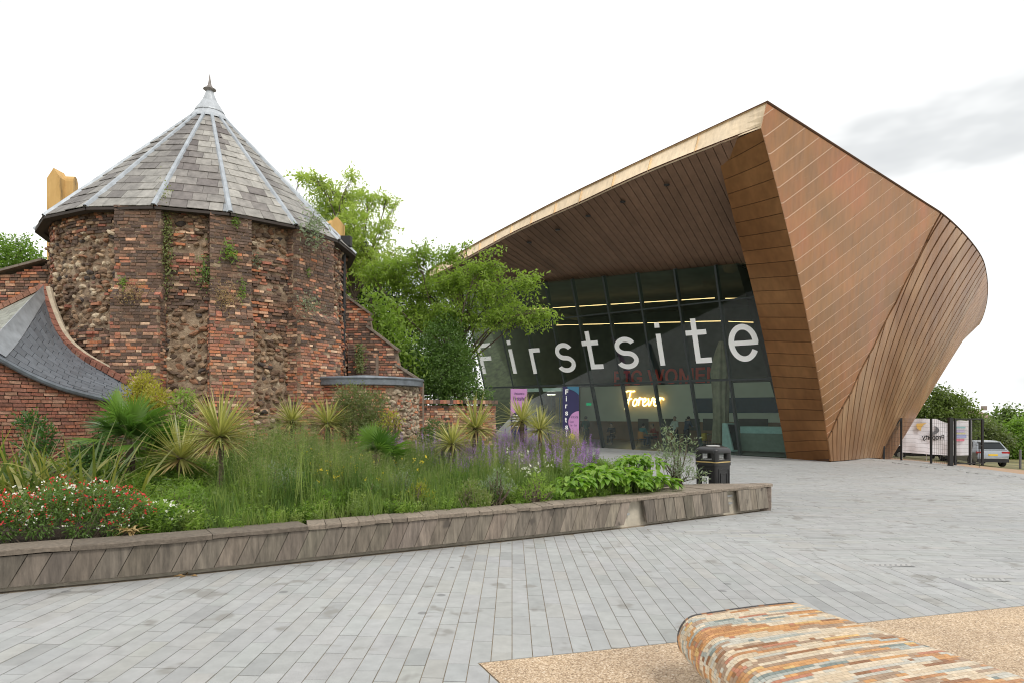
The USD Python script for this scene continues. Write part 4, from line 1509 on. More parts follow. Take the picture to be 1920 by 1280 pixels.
def stoniness(thdeg, z):
    """How much of the drum is rubble stone rather than brick, from the photograph."""
    n = float(meshkit.fbm(np.array([[thdeg * 0.06, z * 1.1, 1.7]]), 3, 8)[0])
    if thdeg < -4:                            # left bay
        s = 0.75 if 2.9 < z < 5.25 else 0.25
        if 2.6 < z < 3.4:
            s = 0.35
        if z < 2.6:
            s = 0.75
    elif thdeg < 24:
        s = 0.8 if z > 4.9 else (0.18 if z > 3.8 else 0.72)
    elif thdeg < 54:
        s = 0.65 if z > 5.0 else (0.35 if z > 3.4 else 0.75)
    else:
        s = 0.30
    return s + (n - 0.5) * 1.3


def drum_keep(x, z):
    thd = np.degrees(x / RW)
    if in_butt(thd, z):
        return 0.0
    s = stoniness(thd, z)
    return 0.95 if s < 0.42 else (0.5 if s < 0.62 else 0.06)


def drum_dark(x, z):
    thd = np.degrees(x / RW)
    n = float(meshkit.fbm(np.array([[x * 1.1, z * 0.8, 9.0]]), 3, 4)[0])
    base = 0.42 if thd < 54 else 0.22
    if 5 < thd < 54 and z > 3.9:
        base = 0.62
    return base + (n - 0.5) * 1.5 + (0.12 if z > 4.6 else 0)


V, T = collect(lay_courses(drum_P, math.radians(-75) * RW, math.radians(118) * RW, 1.0, Z_EAVE, drum_dark, drum_keep, rough=0.022))
all_b.append(V)
all_bt.append(T)
# rubble
st_rows = []
z = 1.0
while z < Z_EAVE - 0.05:
    hz = rng.uniform(0.07, 0.12)
    x = math.radians(-75) * RW
    while x < math.radians(118) * RW:
        L = rng.uniform(0.08, 0.22)
        thd = np.degrees((x + L / 2) / RW)
        if not in_butt(thd, z) and stoniness(thd, z) >= 0.40 + rng.normal(0, 0.06):
            p, t, o = drum_P(x + L / 2, z + hz / 2 + rng.normal(0, 0.02))
            st_rows.append((p + o * rng.normal(0.005, 0.03), t, o, L / 2 * rng.uniform(0.8, 1.05), rng.uniform(0.035, 0.075), hz / 2 * rng.uniform(0.75, 1.15), thd, z))
        x += L + 0.008
    z += hz * 0.92
c, X, Y = (np.array([r[k] for r in st_rows]) for k in range(3))
hx, hy, hz = (np.array([r[k] for r in st_rows]) for k in range(3, 6))
Zv = np.tile([0, 0, 1.0], (len(c), 1))
SV, SF = stones(c, X, Y, Zv, hx, hy, hz)
pal = np.array([[0.20, 0.13, 0.08], [0.26, 0.175, 0.11], [0.13, 0.08, 0.05], [0.09, 0.06, 0.042], [0.31, 0.225, 0.145], [0.21, 0.105, 0.06], [0.42, 0.34, 0.24], [0.055, 0.043, 0.037]])
thd_, z_s = np.array([r[6] for r in st_rows]), np.array([r[7] for r in st_rows])
pr = np.array([0.22, 0.17, 0.19, 0.12, 0.10, 0.12, 0.03, 0.05])
SI = rng.choice(len(pal), len(c), p=pr)
pale = (rng.random(len(c)) < 0.10) & ((thd_ < -4) | (z_s < 2.6) | (thd_ > 60))
SI[pale] = 6
ST = 1.25 * pal[SI] * rng.normal(1, 0.13, (len(c), 1))
pieces(tower, "rubble_stone", SV, SF, m_stone, ST, 300, "small_rubble")

# buttresses: brick faced piers
for (a, wf, wh, pf, ph, zs) in BUTT:
    ar = math.radians(a)
    o = np.array([math.sin(ar), -math.cos(ar), 0])
    t = np.array([math.cos(ar), math.sin(ar), 0])
    cen = np.array([TC[0], TC[1], 0])
    mb = MB()
    R_ = np.stack([t, o, [0, 0, 1.0]], 1)
    for (w, p, z0, z1) in ((wf, pf, 0.0, zs), (wh, ph, zs - 0.02, Z_EAVE)):
        r0 = RW - 0.4
        mb.box(cen + o * ((r0 + RW + p) / 2 - 0.011) + [0, 0, (z0 + z1) / 2], (w - 0.012, (RW + p - r0) / 2, (z1 - z0) / 2), R_)
    mb.put("buttress_core", m_mortar, tower)
    for (w, p, z0, z1) in ((wf, pf, 0.9, zs), (wh, ph, zs, Z_EAVE - 0.03)):
        def faceP(x, z, p=p, z0=z0):
            return cen + o * (RW + p - 0.045) + t * x + [0, 0, z], t, o

        def dk(x, z, a=a):
            n = float(meshkit.fbm(np.array([[x * 1.4 + a, z * 0.9, 3.0]]), 3, 6)[0])
            lvl = {2.6: 3.15, 31.3: 3.6, 63.5: 3.55}.get(a, 3.5)
            return np.clip((z - lvl) * 0.75 + 0.45, 0.16, 0.90) + (n - 0.5) * 1.1

        V, T = collect(lay_courses(faceP, -w, w, z0, z1, dk, lambda x, z: 0.985, rough=0.006))
        all_b.append(V)
        all_bt.append(T)
        for sgn in (-1, 1):
            def sideP(x, z, sgn=sgn, w=w):
                return cen + o * (RW - 0.25 + x) + t * sgn * (w - 0.045) + [0, 0, z], o, t * sgn
            V, T = collect(lay_courses(sideP, 0, 0.25 + p - 0.10, z0, z1, dk, lambda x, z: 0.97, rough=0.006))
            all_b.append(V)
            all_bt.append(T)
    # sloping set-off of bricks
    rows = []
    for k in range(4):
        f_ = k / 3
        for x in np.arange(-wf + 0.06, wf, 0.115):
            p = cen + o * (RW + pf + (ph - pf) * f_ - 0.05) + t * x + [0, 0, zs + f_ * 0.18 - 0.02]
            rows.append((p, t, unit(o + np.array([0, 0, 0.9])), 0.052, 0.06, 0.04, 0.85))
    V, T = collect(iter(rows))
    all_b.append(V)
    all_bt.append(T)
pieces(tower, "brick", np.vstack(all_b), BOXT, m_brick, np.vstack(all_bt), 300, "small_bricks")

# roof: sixteen slated facets with lead hips
NF = 16
hip0 = 8.0
apex = np.array([TC[0], TC[1], Z_TOP])
cone = [cyl(hip0 + 22.5 * k, RR - 0.03, Z_EAVE - 0.015) for k in range(NF)]
v = np.vstack([cone, [apex - [0, 0, 0.05]]])
mesh("roof_deck", v, np.array([[i, (i + 1) % NF, NF] for i in range(NF)]), m_eaves, tower)
slV, slT = [], []
for k in range(NF):
    A, B = cyl(hip0 + 22.5 * k, RR, Z_EAVE), cyl(hip0 + 22.5 * (k + 1), RR, Z_EAVE)
    mid = (A + B) / 2
    up = unit(apex - mid)
    tx = unit(B - A)
    n_ = np.cross(tx, up)
    n_ = n_ if n_[2] > 0 else -n_
    Ls = np.linalg.norm(apex - mid)
    W0 = np.linalg.norm(B - A) / 2
    ex = 0.31
    rown = 0
    s = -0.03
    thm = hip0 + 22.5 * (k + 0.5)
    while s < Ls - 0.75:
        exr = ex * (0.75 + 0.25 * (1 - s / Ls))
        hw0 = W0 * (1 - max(s, 0) / Ls)
        x = -hw0 - (0.14 if rown % 2 else 0.0) + rng.uniform(-0.03, 0.03)
        while x < hw0:
            w = rng.uniform(0.25, 0.40)
            s1 = s + exr * 1.25
            hw1 = W0 * (1 - s1 / Ls)
            xa, xb = max(x + 0.003, -hw0), min(x + w - 0.003, hw0)
            if xb - xa > 0.03:
                ya, yb = np.clip(xa, -hw1, hw1), np.clip(xb, -hw1, hw1)
                sj = s + rng.normal(0, 0.007)
                lift = 0.024 + rng.normal(0, 0.004)
                lo, hi = mid + up * sj, mid + up * s1
                q = [lo + tx * xa + n_ * (lift - 0.012), lo + tx * xb + n_ * (lift - 0.012), hi + tx * yb + n_ * 0.0, hi + tx * ya + n_ * 0.0,
                     lo + tx * xa + n_ * lift, lo + tx * xb + n_ * lift, hi + tx * yb + n_ * 0.008, hi + tx * ya + n_ * 0.008]
                slV.append(q)
                nn = float(meshkit.fbm(np.array([[x * 3.2 + k * 7.1, s * 0.5, 2.0]]), 3, 5)[0])
                c = np.array([0.325, 0.31, 0.28]) * rng.normal(1, 0.085)
                dkf = np.clip((nn - 0.50) * 4, 0, 0.75)
                if 8 < thm < 31:
                    dkf = max(dkf, 0.75 * math.exp(-((s - 0.9) / 0.9) ** 2) * math.exp(-(x / 0.42) ** 2))
                c = c * (1 - dkf) + np.array([0.085, 0.066, 0.066]) * dkf
                if rng.random() < 0.018:
                    c = np.array([0.24, 0.255, 0.27])
                if thm > 53:
                    c = c * 0.6 + np.array([0.17, 0.165, 0.155]) * 0.4
                slT.append(c)
            x += w
        s += exr
        rown += 1
pieces(tower, "roof_slate", np.array(slV), TOPT, m_slate, np.array(slT), 300, "far_roof_slates")
for k in range(NF):
    A = cyl(hip0 + 22.5 * k, RR + 0.03, Z_EAVE - 0.02)
    top = apex + (A - apex) * 0.11
    mb = MB()
    sdir = unit(top - A)
    out = unit(np.array([A[0] - TC[0], A[1] - TC[1], 0]))
    nrm = unit(out - sdir * (out @ sdir))
    tx = np.cross(sdir, nrm)
    n = 14
    rows = []
    for i in range(n):
        p = A + (top - A) * i / (n - 1)
        w = 0.068 - 0.022 * i / (n - 1) + rng.normal(0, 0.003)
        rows += [p - tx * w - nrm * 0.012, p - tx * 0.03 + nrm * 0.045, p + tx * 0.03 + nrm * 0.045, p + tx * w - nrm * 0.012]
    mb.add(rows, grid(n, 4)[:, ::-1])
    mb.put("lead_hip", m_lead, tower)
# eaves: boards under the slates
for k in range(NF):
    A, B = cyl(hip0 + 22.5 * k, RR - 0.05, Z_EAVE - 0.055), cyl(hip0 + 22.5 * (k + 1), RR - 0.05, Z_EAVE - 0.055)
    mb = MB()
    mb.beam(A, B, 0.16, 0.05)
    C_, D_ = cyl(hip0 + 22.5 * k, RW - 0.1, Z_EAVE - 0.03), cyl(hip0 + 22.5 * (k + 1), RW - 0.1, Z_EAVE - 0.03)
    mb.add([A, B, D_, C_], [[0, 1, 2, 3]])
    mb.put("eaves_board", m_eaves, tower)
# lead cap and finial
zc = Z_TOP
slope_ = (Z_TOP - Z_EAVE) / RR
mb = MB()
mb.lathe([(0.50, zc - 0.50 * slope_ + 0.05), (0.485, zc - 0.485 * slope_ + 0.065), (0.33, zc - 0.235), (0.325, zc - 0.20)], (TC[0], TC[1], 0), 16)
mb.put("lead_skirt", m_leadcap, tower)
mb = MB()
mb.lathe([(0.345, zc - 0.235), (0.335, zc - 0.20), (0.17, zc + 0.06), (0.075, zc + 0.31), (0, zc + 0.31)], (TC[0], TC[1], 0), 16)
mb.put("lead_cap", m_leadcap, tower)
mb = MB()
mb.lathe([(0, zc + 0.27), (0.06, zc + 0.29), (0.13, zc + 0.325), (0.15, zc + 0.34), (0.13, zc + 0.36), (0.065, zc + 0.38), (0.07, zc + 0.41), (0.045, zc + 0.44), (0.026, zc + 0.56), (0.008, zc + 0.70), (0, zc + 0.72)], (TC[0], TC[1], 0), 16)
mb.put("finial", m_iron, tower)
# rain pipe on the right, hopper at the eaves
p = at(645, 480, 16.3)
mb = MB()
mb.tube([p + [0.03, 0, 0.45], p, at(645, 560, 16.3), at(644, 712, 16.3)], 0.045, 8)
mb.box(p + [0.06, 0, 0.35], (0.12, 0.1, 0.12))
mb.put("rain_pipe", m_black, tower)

# ---------------------------------------------------------------- ochre gabled parapets behind the tower
m_ochre = mat("ochre_render", {"g": ("geometry", {}), "m": ("mapping", {"scale": (2, 2, 0.5)}), "n": ("noise_texture", {"scale": 1.6, "detail": 6, "roughness": 0.65}),
                               "r": ("rgb_ramp", {"ramp": [(0.33, (0.25, 0.165, 0.075)), (0.46, (0.54, 0.33, 0.115)), (0.7, (0.66, 0.43, 0.17))]}), "p": ("principled_bsdf", {"roughness": 0.85})},
              [("g.position", "m.vector"), ("m.vector", "n.vector"), ("n.fac", "r.fac"), ("r.color", "p.base_color")])


def ochre(u0, u1, ub, v_shoulder, v_tip, v_base, d, label):
    """Gabled end face from u0 to u1 (tip in the middle), with a rounded coping running back to ub."""
    a, b, m = at(u0, v_shoulder, d), at(u1, v_shoulder, d), at((u0 + u1) / 2, v_tip, d)
    g = thing("ochre_parapet", label, "parapet")
    z0 = gx(a[0]) - 0.1
    front_ = np.array([[a[0], d, z0], [b[0], d, z0], b, m, a])
    th = np.array([0, 0.45, 0])
    v = np.vstack([front_, front_ + th])
    f = [[0, 1, 2], [0, 2, 4], [2, 3, 4], [5, 7, 6], [5, 9, 7], [7, 9, 8]]
    for i in range(5):
        j = (i + 1) % 5
        f += [[i, i + 5, j + 5], [i, j + 5, j]]
    mesh("gable_face", v, np.array(f), m_ochre, g)
    # wall with barrel coping running back
    sg = 1 if ub > u1 else -1
    e0 = at((u0 + u1) / 2, v_shoulder + 2, d + 0.3)
    e1 = at(ub, v_shoulder + 4, d + 0.45)
    z_lo = z0
    mb = MB()
    wid = 0.19
    dirv = unit((e1 - e0) * [1, 1, 0])
    nr = np.array([-dirv[1], dirv[0], 0])
    rows = []
    for p in (e0, e1):
        pr_ = [p + nr * wid * math.cos(x) + [0, 0, wid * math.sin(x) - 0.1] for x in np.linspace(0, math.pi, 9)]
        rows.append([[*(p + nr * wid)[:2], z_lo]] + pr_ + [[*(p - nr * wid)[:2], z_lo]])
    v = np.array(rows).reshape(-1, 3)
    mb.add(v, grid(2, 11))
    mb.add(v[11:], [[0, i, i + 1] for i in range(1, 10)])
    mb.put("coping_wall", m_ochre, g)


ochre(88, 113, 142, 334, 315, 400, 19.5, "ochre gabled parapet showing left of the slate cone")
ochre(621, 640, 600, 417, 405, 480, 20.5, "ochre gabled parapet peeping out right of the slate cone")

# ---------------------------------------------------------------- flat brick walls helper
m_wallcore = plain("brick_wall_mortar", (0.22, 0.17, 0.125), 0.95, var=0.3, scale=8, bump=0.4)


def brick_face(parent, A, B, z0_of, z1_of, dark, name="brick", limit=160, h=0.060, l=0.205, tintk=1.0, outward=None):
    """Bricks on an upright face from plan point A to B; z0_of, z1_of give the bottom and top along it."""
    A, B = np.asarray(A, float), np.asarray(B, float)
    L = np.linalg.norm(B - A)
    t = np.array([*((B - A) / L), 0])
    o = np.array([t[1], -t[0], 0]) if outward is None else np.asarray(outward, float)

    def P(x, z):
        return np.array([A[0], A[1], 0]) + t * x + [0, 0, z] - o * 0.045, t, o

    zs = [z0_of(x) for x in (0, L)] + [z1_of(x) for x in np.linspace(0, L, 40)]
    V, T = collect(lay_courses(P, 0, L, min(zs), max(zs), lambda x, z: dark + 0.9 * (float(meshkit.fbm(np.array([[x * 1.2, z * 1.1, dark * 9]]), 3, 7)[0]) - 0.5),
                               lambda x, z: 1.0 if z0_of(x) <= z <= z1_of(x) - 0.03 else 0.0, h=h, l=l, rough=0.003))
    pieces(parent, name, V, BOXT, m_brick, T * tintk, limit, "small_bricks")
    mb = MB()
    xs_ = np.linspace(0, L, 40)
    v = []
    for off in (-0.03, -0.33):
        for x in xs_:
            p = A + (B - A) * x / L
            v.append([*(p + o[:2] * off), z0_of(x) - 0.3])
        for x in xs_:
            p = A + (B - A) * x / L
            v.append([*(p + o[:2] * off), z1_of(x) - 0.035])
    n = 40
    f = []
    for i in range(n - 1):
        f += [[i, i + 1, n + i + 1, n + i], [2 * n + i, 3 * n + i, 3 * n + i + 1, 2 * n + i + 1], [n + i, n + i + 1, 3 * n + i + 1, 3 * n + i]]
    f += [[0, n, 3 * n, 2 * n], [n - 1, 3 * n - 1, 4 * n - 1, 2 * n - 1]]
    mb.add(v, f)
    mb.put("wall_core", m_wallcore, parent)


def piecewise(pts):
    p = np.array(pts, float)
    return lambda x: float(np.interp(x, p[:, 0], p[:, 1]))


# stepped wall right of the tower
D_SW = 16.9
swall = thing("stepped_wall", "brick wall stepping down with sloping stone copings right of the tower", "wall")
a_, b_ = at(640, 700, D_SW)[:2], at(792, 700, D_SW)[:2]
pxm = FOC / D_SW
stp = [(640, 552), (650, 553), (692, 587), (692.5, 615), (745, 655), (745.5, 684), (790, 714)]
zt = piecewise([((u - 640) / pxm, EYE - (v_ - 775) / pxm) for u, v_ in stp])
brick_face(swall, a_, b_, lambda x: 0.25, zt, 0.38, limit=120)
m_cope = plain("stone_coping", (0.20, 0.165, 0.13), 0.9, var=0.3, scale=8, bump=0.4)
for (u0, v0, u1, v1) in ((642, 550, 696, 589), (690, 613, 749, 657), (743, 683, 788, 712)):
    mb = MB()
    n = 4
    for i in range(n):
        p, q = at(u0 + (u1 - u0) * i / n, v0 + (v1 - v0) * i / n, D_SW + 0.15), at(u0 + (u1 - u0) * (i + 0.96) / n, v0 + (v1 - v0) * (i + 0.96) / n, D_SW + 0.15)
        mb = MB()
        mb.beam(p, q, 0.42, 0.055)
        mb.put("coping_stone", m_cope, swall)
# low projecting pier in front of it
mb = MB()
p = at(680, 760, 16.2)
brick_face(swall, at(652, 700, 16.55)[:2], at(705, 700, 16.55)[:2], lambda x: 0.3, piecewise([(0, EYE + (775 - 642) / 75.5), (0.5, EYE + (775 - 655) / 75.5), (0.72, EYE + 110 / 75.5)]), 0.75, limit=60)

# round annex with lead roof
annex = thing("round_annex", "low curved brick annex with a flat grey lead roof at the tower's right", "annex")
AC, AR = np.array([-3.42, 15.6]), 1.22
zt_ = EYE + (775 - 722) / FOC * 15.0


def annexP(x, z):
    a = x / AR
    o = np.array([math.sin(a), -math.cos(a), 0])
    return np.array([*AC, 0]) + o * (AR - 0.045) + [0, 0, z], np.array([math.cos(a), math.sin(a), 0]), o


V, T = collect(lay_courses(annexP, math.radians(-80) * AR, math.radians(100) * AR, 0.4, zt_ - 0.02, lambda x, z: 0.12, lambda x, z: 0.97 if x < 0.88 + 0.22 * math.sin(z * 5) else 0.25, rough=0.006))
pieces(annex, "brick", V, BOXT, m_brick, T, 80, "small_bricks")
rows = []
for z in np.arange(0.5, zt_ - 0.05, 0.085):
    for x in np.arange(0.80 + rng.uniform(0, 0.2), math.radians(100) * AR, 0.125):
        p, t, o = annexP(x + rng.normal(0, 0.035), z + 0.05 + rng.normal(0, 0.02))
        rows.append((p + o * 0.02, t, o, rng.uniform(0.035, 0.09), 0.05, rng.uniform(0.03, 0.06)))
c, X, Y = (np.array([r[k] for r in rows]) for k in range(3))
SV, SF = stones(c, X, Y, np.tile([0, 0, 1.0], (len(c), 1)), *(np.array([r[k] for r in rows]) for k in (3, 4, 5)))
ST = np.array([[0.34, 0.27, 0.19], [0.26, 0.20, 0.14], [0.40, 0.33, 0.24]])[rng.integers(0, 3, len(c))] * rng.normal(1, 0.15, (len(c), 1))
pieces(annex, "rubble_stone", SV, SF, m_stone, ST, 60, "small_rubble")
mb = MB()
mb.lathe([(AR - 0.03, 0.0), (AR - 0.03, zt_), (0, zt_)], (*AC, 0), 40)
mb.put("annex_core", m_mortar, annex)
m_leaddark = plain("dark_sheet_lead", (0.16, 0.18, 0.205), 0.5, metal=0.2, var=0.25, scale=6)
mb = MB()
mb.lathe([(AR + 0.02, zt_ - 0.02), (AR + 0.10, zt_ + 0.0), (AR + 0.11, zt_ + 0.13), (AR + 0.02, zt_ + 0.15), (AR - 0.05, zt_ + 0.17), (0.0, zt_ + 0.28)], (*AC, 0), 48)
mb.put("lead_roof", m_leaddark, annex)
mb = MB()
mb.tube([[AC[0] + (AR + 0.10) * math.sin(a), AC[1] - (AR + 0.10) * math.cos(a), zt_ + 0.145] for a in np.linspace(-1.6, 1.9, 30)], 0.035, 6)
mb.put("roof_roll", m_leaddark, annex)

# boundary wall
bwall = thing("boundary_wall", "low red brick boundary wall running from the annex towards the gallery", "wall")
D_BW = 18.2
zb = EYE + (775 - 753) / FOC * D_BW
brick_face(bwall, at(770, 760, 17.4)[:2], at(930, 760, 18.6)[:2], lambda x: 0.1, lambda x: zb - 0.06, 0.15, limit=120)
pa, pb = at(770, 752, 17.4), at(930, 752, 18.6)
for i in range(26):
    p, q = pa + (pb - pa) * i / 26, pa + (pb - pa) * (i + 0.93) / 26
    p[2] = q[2] = zb
    mb = MB()
    mb.beam(p, q, 0.26, 0.10)
    mb.put("coping_brick", m_brick, bwall, tint=brick_tint(1, 0.6)[0])

# gable topped wall at the far left behind the lean-to
gwall = thing("gabled_wall", "dark brick gable wall behind the slate lean-to at left", "wall")
d_ = 14.6
zt = piecewise([(0, EYE + (775 - 560) / FOC * d_), ((92 + 160) / FOC * d_, EYE + (775 - 492) / FOC * d_)])
brick_face(gwall, at(-160, 600, d_)[:2], at(92, 600, d_)[:2], lambda x: 0.4, zt, 0.55, limit=80)
p, q = at(-160, 556, d_ + 0.1), at(92, 490, d_ + 0.1)
for i in range(6):
    mb = MB()
    mb.beam(p + (q - p) * i / 6, p + (q - p) * (i + 0.97) / 6, 0.45, 0.05)
    mb.put("coping_stone", m_cope, gwall)

# ---------------------------------------------------------------- slate lean-to at left
lean = thing("slate_lean_to", "red brick lean-to with a curved grey slate roof at the foot of the tower", "outbuilding")
# eaves curve (front, low) and verge curve (against the tower)
EV = np.array([at(-70, 628, 10.2), at(0, 666, 10.6), at(60, 698, 11.0), at(120, 722, 11.4), at(180, 738, 11.9), at(245, 749, 12.3)])
VG = np.array([at(84, 541, 13.5), at(98, 590, 13.25), at(122, 638, 13.0), at(155, 668, 12.85), at(198, 693, 12.7), at(250, 722, 12.6)])
EVc, VGc = PchipInterpolator(np.linspace(-0.16, 1, 6), EV), PchipInterpolator(np.linspace(0, 1, 6), VG)


def lr_fn(s, t):
    s, t = np.asarray(s, float), np.asarray(t, float)
    return EVc(s) * (1 - t[:, None]) + VGc(s) * t[:, None]


lr = Patch(lr_fn, 3.0, 3.2)
lr.flip = False
tst = np.cross(lr_fn(np.array([0.5]), np.array([0.5 - 1e-3])) - lr_fn(np.array([0.5 + 1e-3]), np.array([0.5])), [1, 0, 0])
e_ = 1e-3
N0 = np.cross((lr_fn(np.array([.3 + e_]), np.array([.5])) - lr_fn(np.array([.3 - e_]), np.array([.5])))[0], (lr_fn(np.array([.3]), np.array([.5 + e_])) - lr_fn(np.array([.3]), np.array([.5 - e_])))[0])
lr.flip = N0[2] < 0
lr.sheet(sbox(0, 0, 3.0, 3.2), m_eaves, "roof_deck", lift=-0.03, step=0.4)
row = 0
t = -0.01
while t < 0.99:
    dt = 0.075
    x = (-0.16 if row % 2 else 0.0) + rng.uniform(-0.01, 0.01)
    while x < 3.0:
        w = 0.30 + rng.normal(0, 0.01)
        q = sbox(max(x, 0), max(t, 0) * 3.2, min(x + w, 3.0), min(t + dt, 1.0) * 3.2)
        lr.panel(q, m_slate2, "roof_slate", gap=0.012, lift=0.006 + rng.normal(0, 0.002), depth=0.02, step=0.5, parent=lean, tint=np.array([0.14, 0.155, 0.175]) * rng.normal(1, 0.08))
        x += w
    t += dt
    row += 1
# the other slope, left of the lead hip
PA, E0, LQ, LT = VGc(0.0), EVc(0.0), at(-140, 560, 11.2), at(-90, 590, 13.2)


def ll_fn(s, t):
    s, t = np.asarray(s, float)[:, None], np.asarray(t, float)[:, None]
    return (E0 * (1 - t) + PA * t) * (1 - s) + (at(-150, 640, 11.5) * (1 - t) + at(-60, 610, 13.6) * t) * s


ll = Patch(ll_fn, 2.2, 3.4, flip=True)
N0 = np.cross(ll_fn(np.array([.31]), np.array([.5]))[0] - ll_fn(np.array([.3]), np.array([.5]))[0], ll_fn(np.array([.3]), np.array([.51]))[0] - ll_fn(np.array([.3]), np.array([.5]))[0])
ll.flip = N0[2] < 0
ll.sheet(sbox(0, 0, 2.2, 3.4), m_eaves, "roof_deck", lift=-0.03, step=0.6)
for row in range(13):
    x = -0.15 * (row % 2)
    while x < 2.2:
        q = sbox(max(x, 0), row * 3.4 / 13, min(x + 0.3, 2.2), (row + 1) * 3.4 / 13)
        ll.panel(q, m_slate2, "roof_slate", gap=0.012, lift=0.006, depth=0.02, step=0.6, parent=lean, tint=np.array([0.23, 0.235, 0.19]) * rng.normal(1, 0.09))
        x += 0.3
# lead hip between the slopes
n = 12
rows = []
for i in range(n):
    k = i / (n - 1)
    p = E0 * (1 - k) + PA * k
    d1 = unit(lr_fn(np.array([0.12]), np.array([k]))[0] - p)
    d2 = unit(ll_fn(np.array([0.15]), np.array([k]))[0] - p)
    rows += [p + d1 * 0.26 + [0, 0, 0.03], p + d1 * 0.08 + [0, 0, 0.04], p + [0, 0, 0.10], p + d2 * 0.06 + [0, 0, 0.05], p + d2 * 0.12 + [0, 0, 0.04]]
mesh("lead_hip", np.array(rows), grid(n, 5), m_lead, lean, smooth=30)
mb = MB()
ss = np.linspace(0, 1, 24)
mb.tube(EVc(ss) + [0, -0.02, -0.05], 0.05, 8)
mb.put("lead_gutter", m_leaddark, lean)
# brick on edge verge along the tower, on a bed of pale mortar
m_pale = plain("pale_mortar", (0.50, 0.42, 0.31), 0.95, var=0.2, scale=10, bump=0.6)
mb = MB()
mb.tube(VGc(np.linspace(0, 1, 40)) + [0.03, 0.04, 0.0], 0.085, 7)
mb.put("mortar_fillet", m_pale, lean)
nb = 22
for i in range(nb):
    a, b = VGc(i / nb), VGc((i + 0.88) / nb)
    mb = MB()
    mb.beam(a + [-0.03, -0.06, 0.05], b + [-0.03, -0.06, 0.05], 0.11, 0.10)
    mb.put("verge_brick", m_brick, lean, tint=np.array([0.26, 0.11, 0.075]) * rng.normal(1, 0.15))
pa, pb = at(-90, 622, 13.4), PA + [0, 0, 0.05]
for i in range(14):
    mb = MB()
    mb.beam(pa + (pb - pa) * i / 14, pa + (pb - pa) * (i + 0.9) / 14, 0.12, 0.10)
    mb.put("verge_brick", m_brick, lean, tint=np.array([0.30, 0.15, 0.10]) * rng.normal(1, 0.15))
# front wall of red bricks under the eaves
ss = np.linspace(-0.16, 1, 80)
E2 = EVc(ss)
pl = Line(E2[:, :2] + np.array([0.0, 0.10]))
topz = lambda x: float(np.interp(x, np.linspace(0, pl.L, 80), E2[:, 2])) - 0.07


def leanP(x, z):
    p, t2 = pl.p(x), pl.t(x)
    o = np.array([t2[1], -t2[0], 0])
    return np.array([*p, z]) - o * 0.045, np.array([*t2, 0]), o


V, T = collect(lay_courses(leanP, 0, pl.L, 0.2, 2.9, lambda x, z: 0.06, lambda x, z: 1.0 if z < topz(x) else 0.0, rough=0.002))
T = (T * 0.35 + np.array([0.235, 0.088, 0.06]) * 0.65 * rng.normal(1, 0.10, (len(T), 1)))
pieces(lean, "brick", V, BOXT, m_brick, T, 200, "small_bricks")
xs_ = np.linspace(0, pl.L, 60)
v = []
for x in xs_:
    p, _, o = leanP(x, 0)
    q = p[:2] - o[:2] * (-0.01)
    v += [[*q, 0.0], [*q, topz(x) + 0.04]]
mesh("wall_core", np.array(v), grid(60, 2), m_wallcore, lean)
# ---------------------------------------------------------------- vegetation
def ribbons(base, dirs, L, W, droop, seg=4, taper=0.75, side=None):
    """n strap leaves: start, unit direction, length, width, droop; returns (n, 2*(seg+1), 3) and the faces of one."""
    base, dirs = np.asarray(base, float), unit(dirs)
    n = len(base)
    L, W, droop = (np.broadcast_to(np.asarray(a, float), (n,)) for a in (L, W, droop))
    s = np.linspace(0, 1, seg + 1)
    out = dirs * [1, 1, 0]
    p = base[:, None] + dirs[:, None] * (L[:, None] * s)[..., None] + (np.array([0, 0, -1.0]) * (droop * L)[:, None])[:, None] * (s ** 2)[None, :, None]
    if side is None:
        side = np.cross(dirs, [0, 0, 1.0]) + rng.normal(0, 0.25, (n, 3))
    side = unit(side)
    prof = np.minimum(1.0, 0.55 + 2.0 * s) * (1 - np.clip((s - 0.35) / 0.65, 0, 1) ** 1.6 * 0.97)
    w = (W[:, None] * prof / 2)[..., None]
    V = np.stack([p - side[:, None] * w, p + side[:, None] * w], 2).reshape(n, -1, 3)
    i = np.arange(seg) * 2
    F_ = np.vstack([np.stack([i, i + 1, i + 3], 1), np.stack([i, i + 3, i + 2], 1)])
    return V, F_


LF = np.array([[0, 1, 2], [0, 2, 3]])


def leafset(c, dirs, nrm, L, W, fold=0.15):
    """n folded leaves with their stalks at c."""
    dirs = unit(dirs)
    n = len(c)
    L, W = (np.broadcast_to(np.asarray(a, float), (n,))[:, None] for a in (L, W))
    x = unit(np.cross(dirs, nrm))
    z = np.cross(x, dirs)
    return np.stack([c, c + dirs * L * 0.45 - x * W / 2 + z * W * fold, c + dirs * L, c + dirs * L * 0.45 + x * W / 2 + z * W * fold], 1)


def join(V, F_):
    n, k = V.shape[:2]
    return V.reshape(-1, 3), (F_[None] + np.arange(n)[:, None, None] * k).reshape(-1, F_.shape[1])


def sphere_dirs(n, zmin=-1.0, zmax=1.0):
    z = rng.uniform(zmin, zmax, n)
    a = rng.uniform(0, 2 * np.pi, n)
    r = np.sqrt(1 - z * z)
    return np.stack([r * np.cos(a), r * np.sin(a), z], 1)


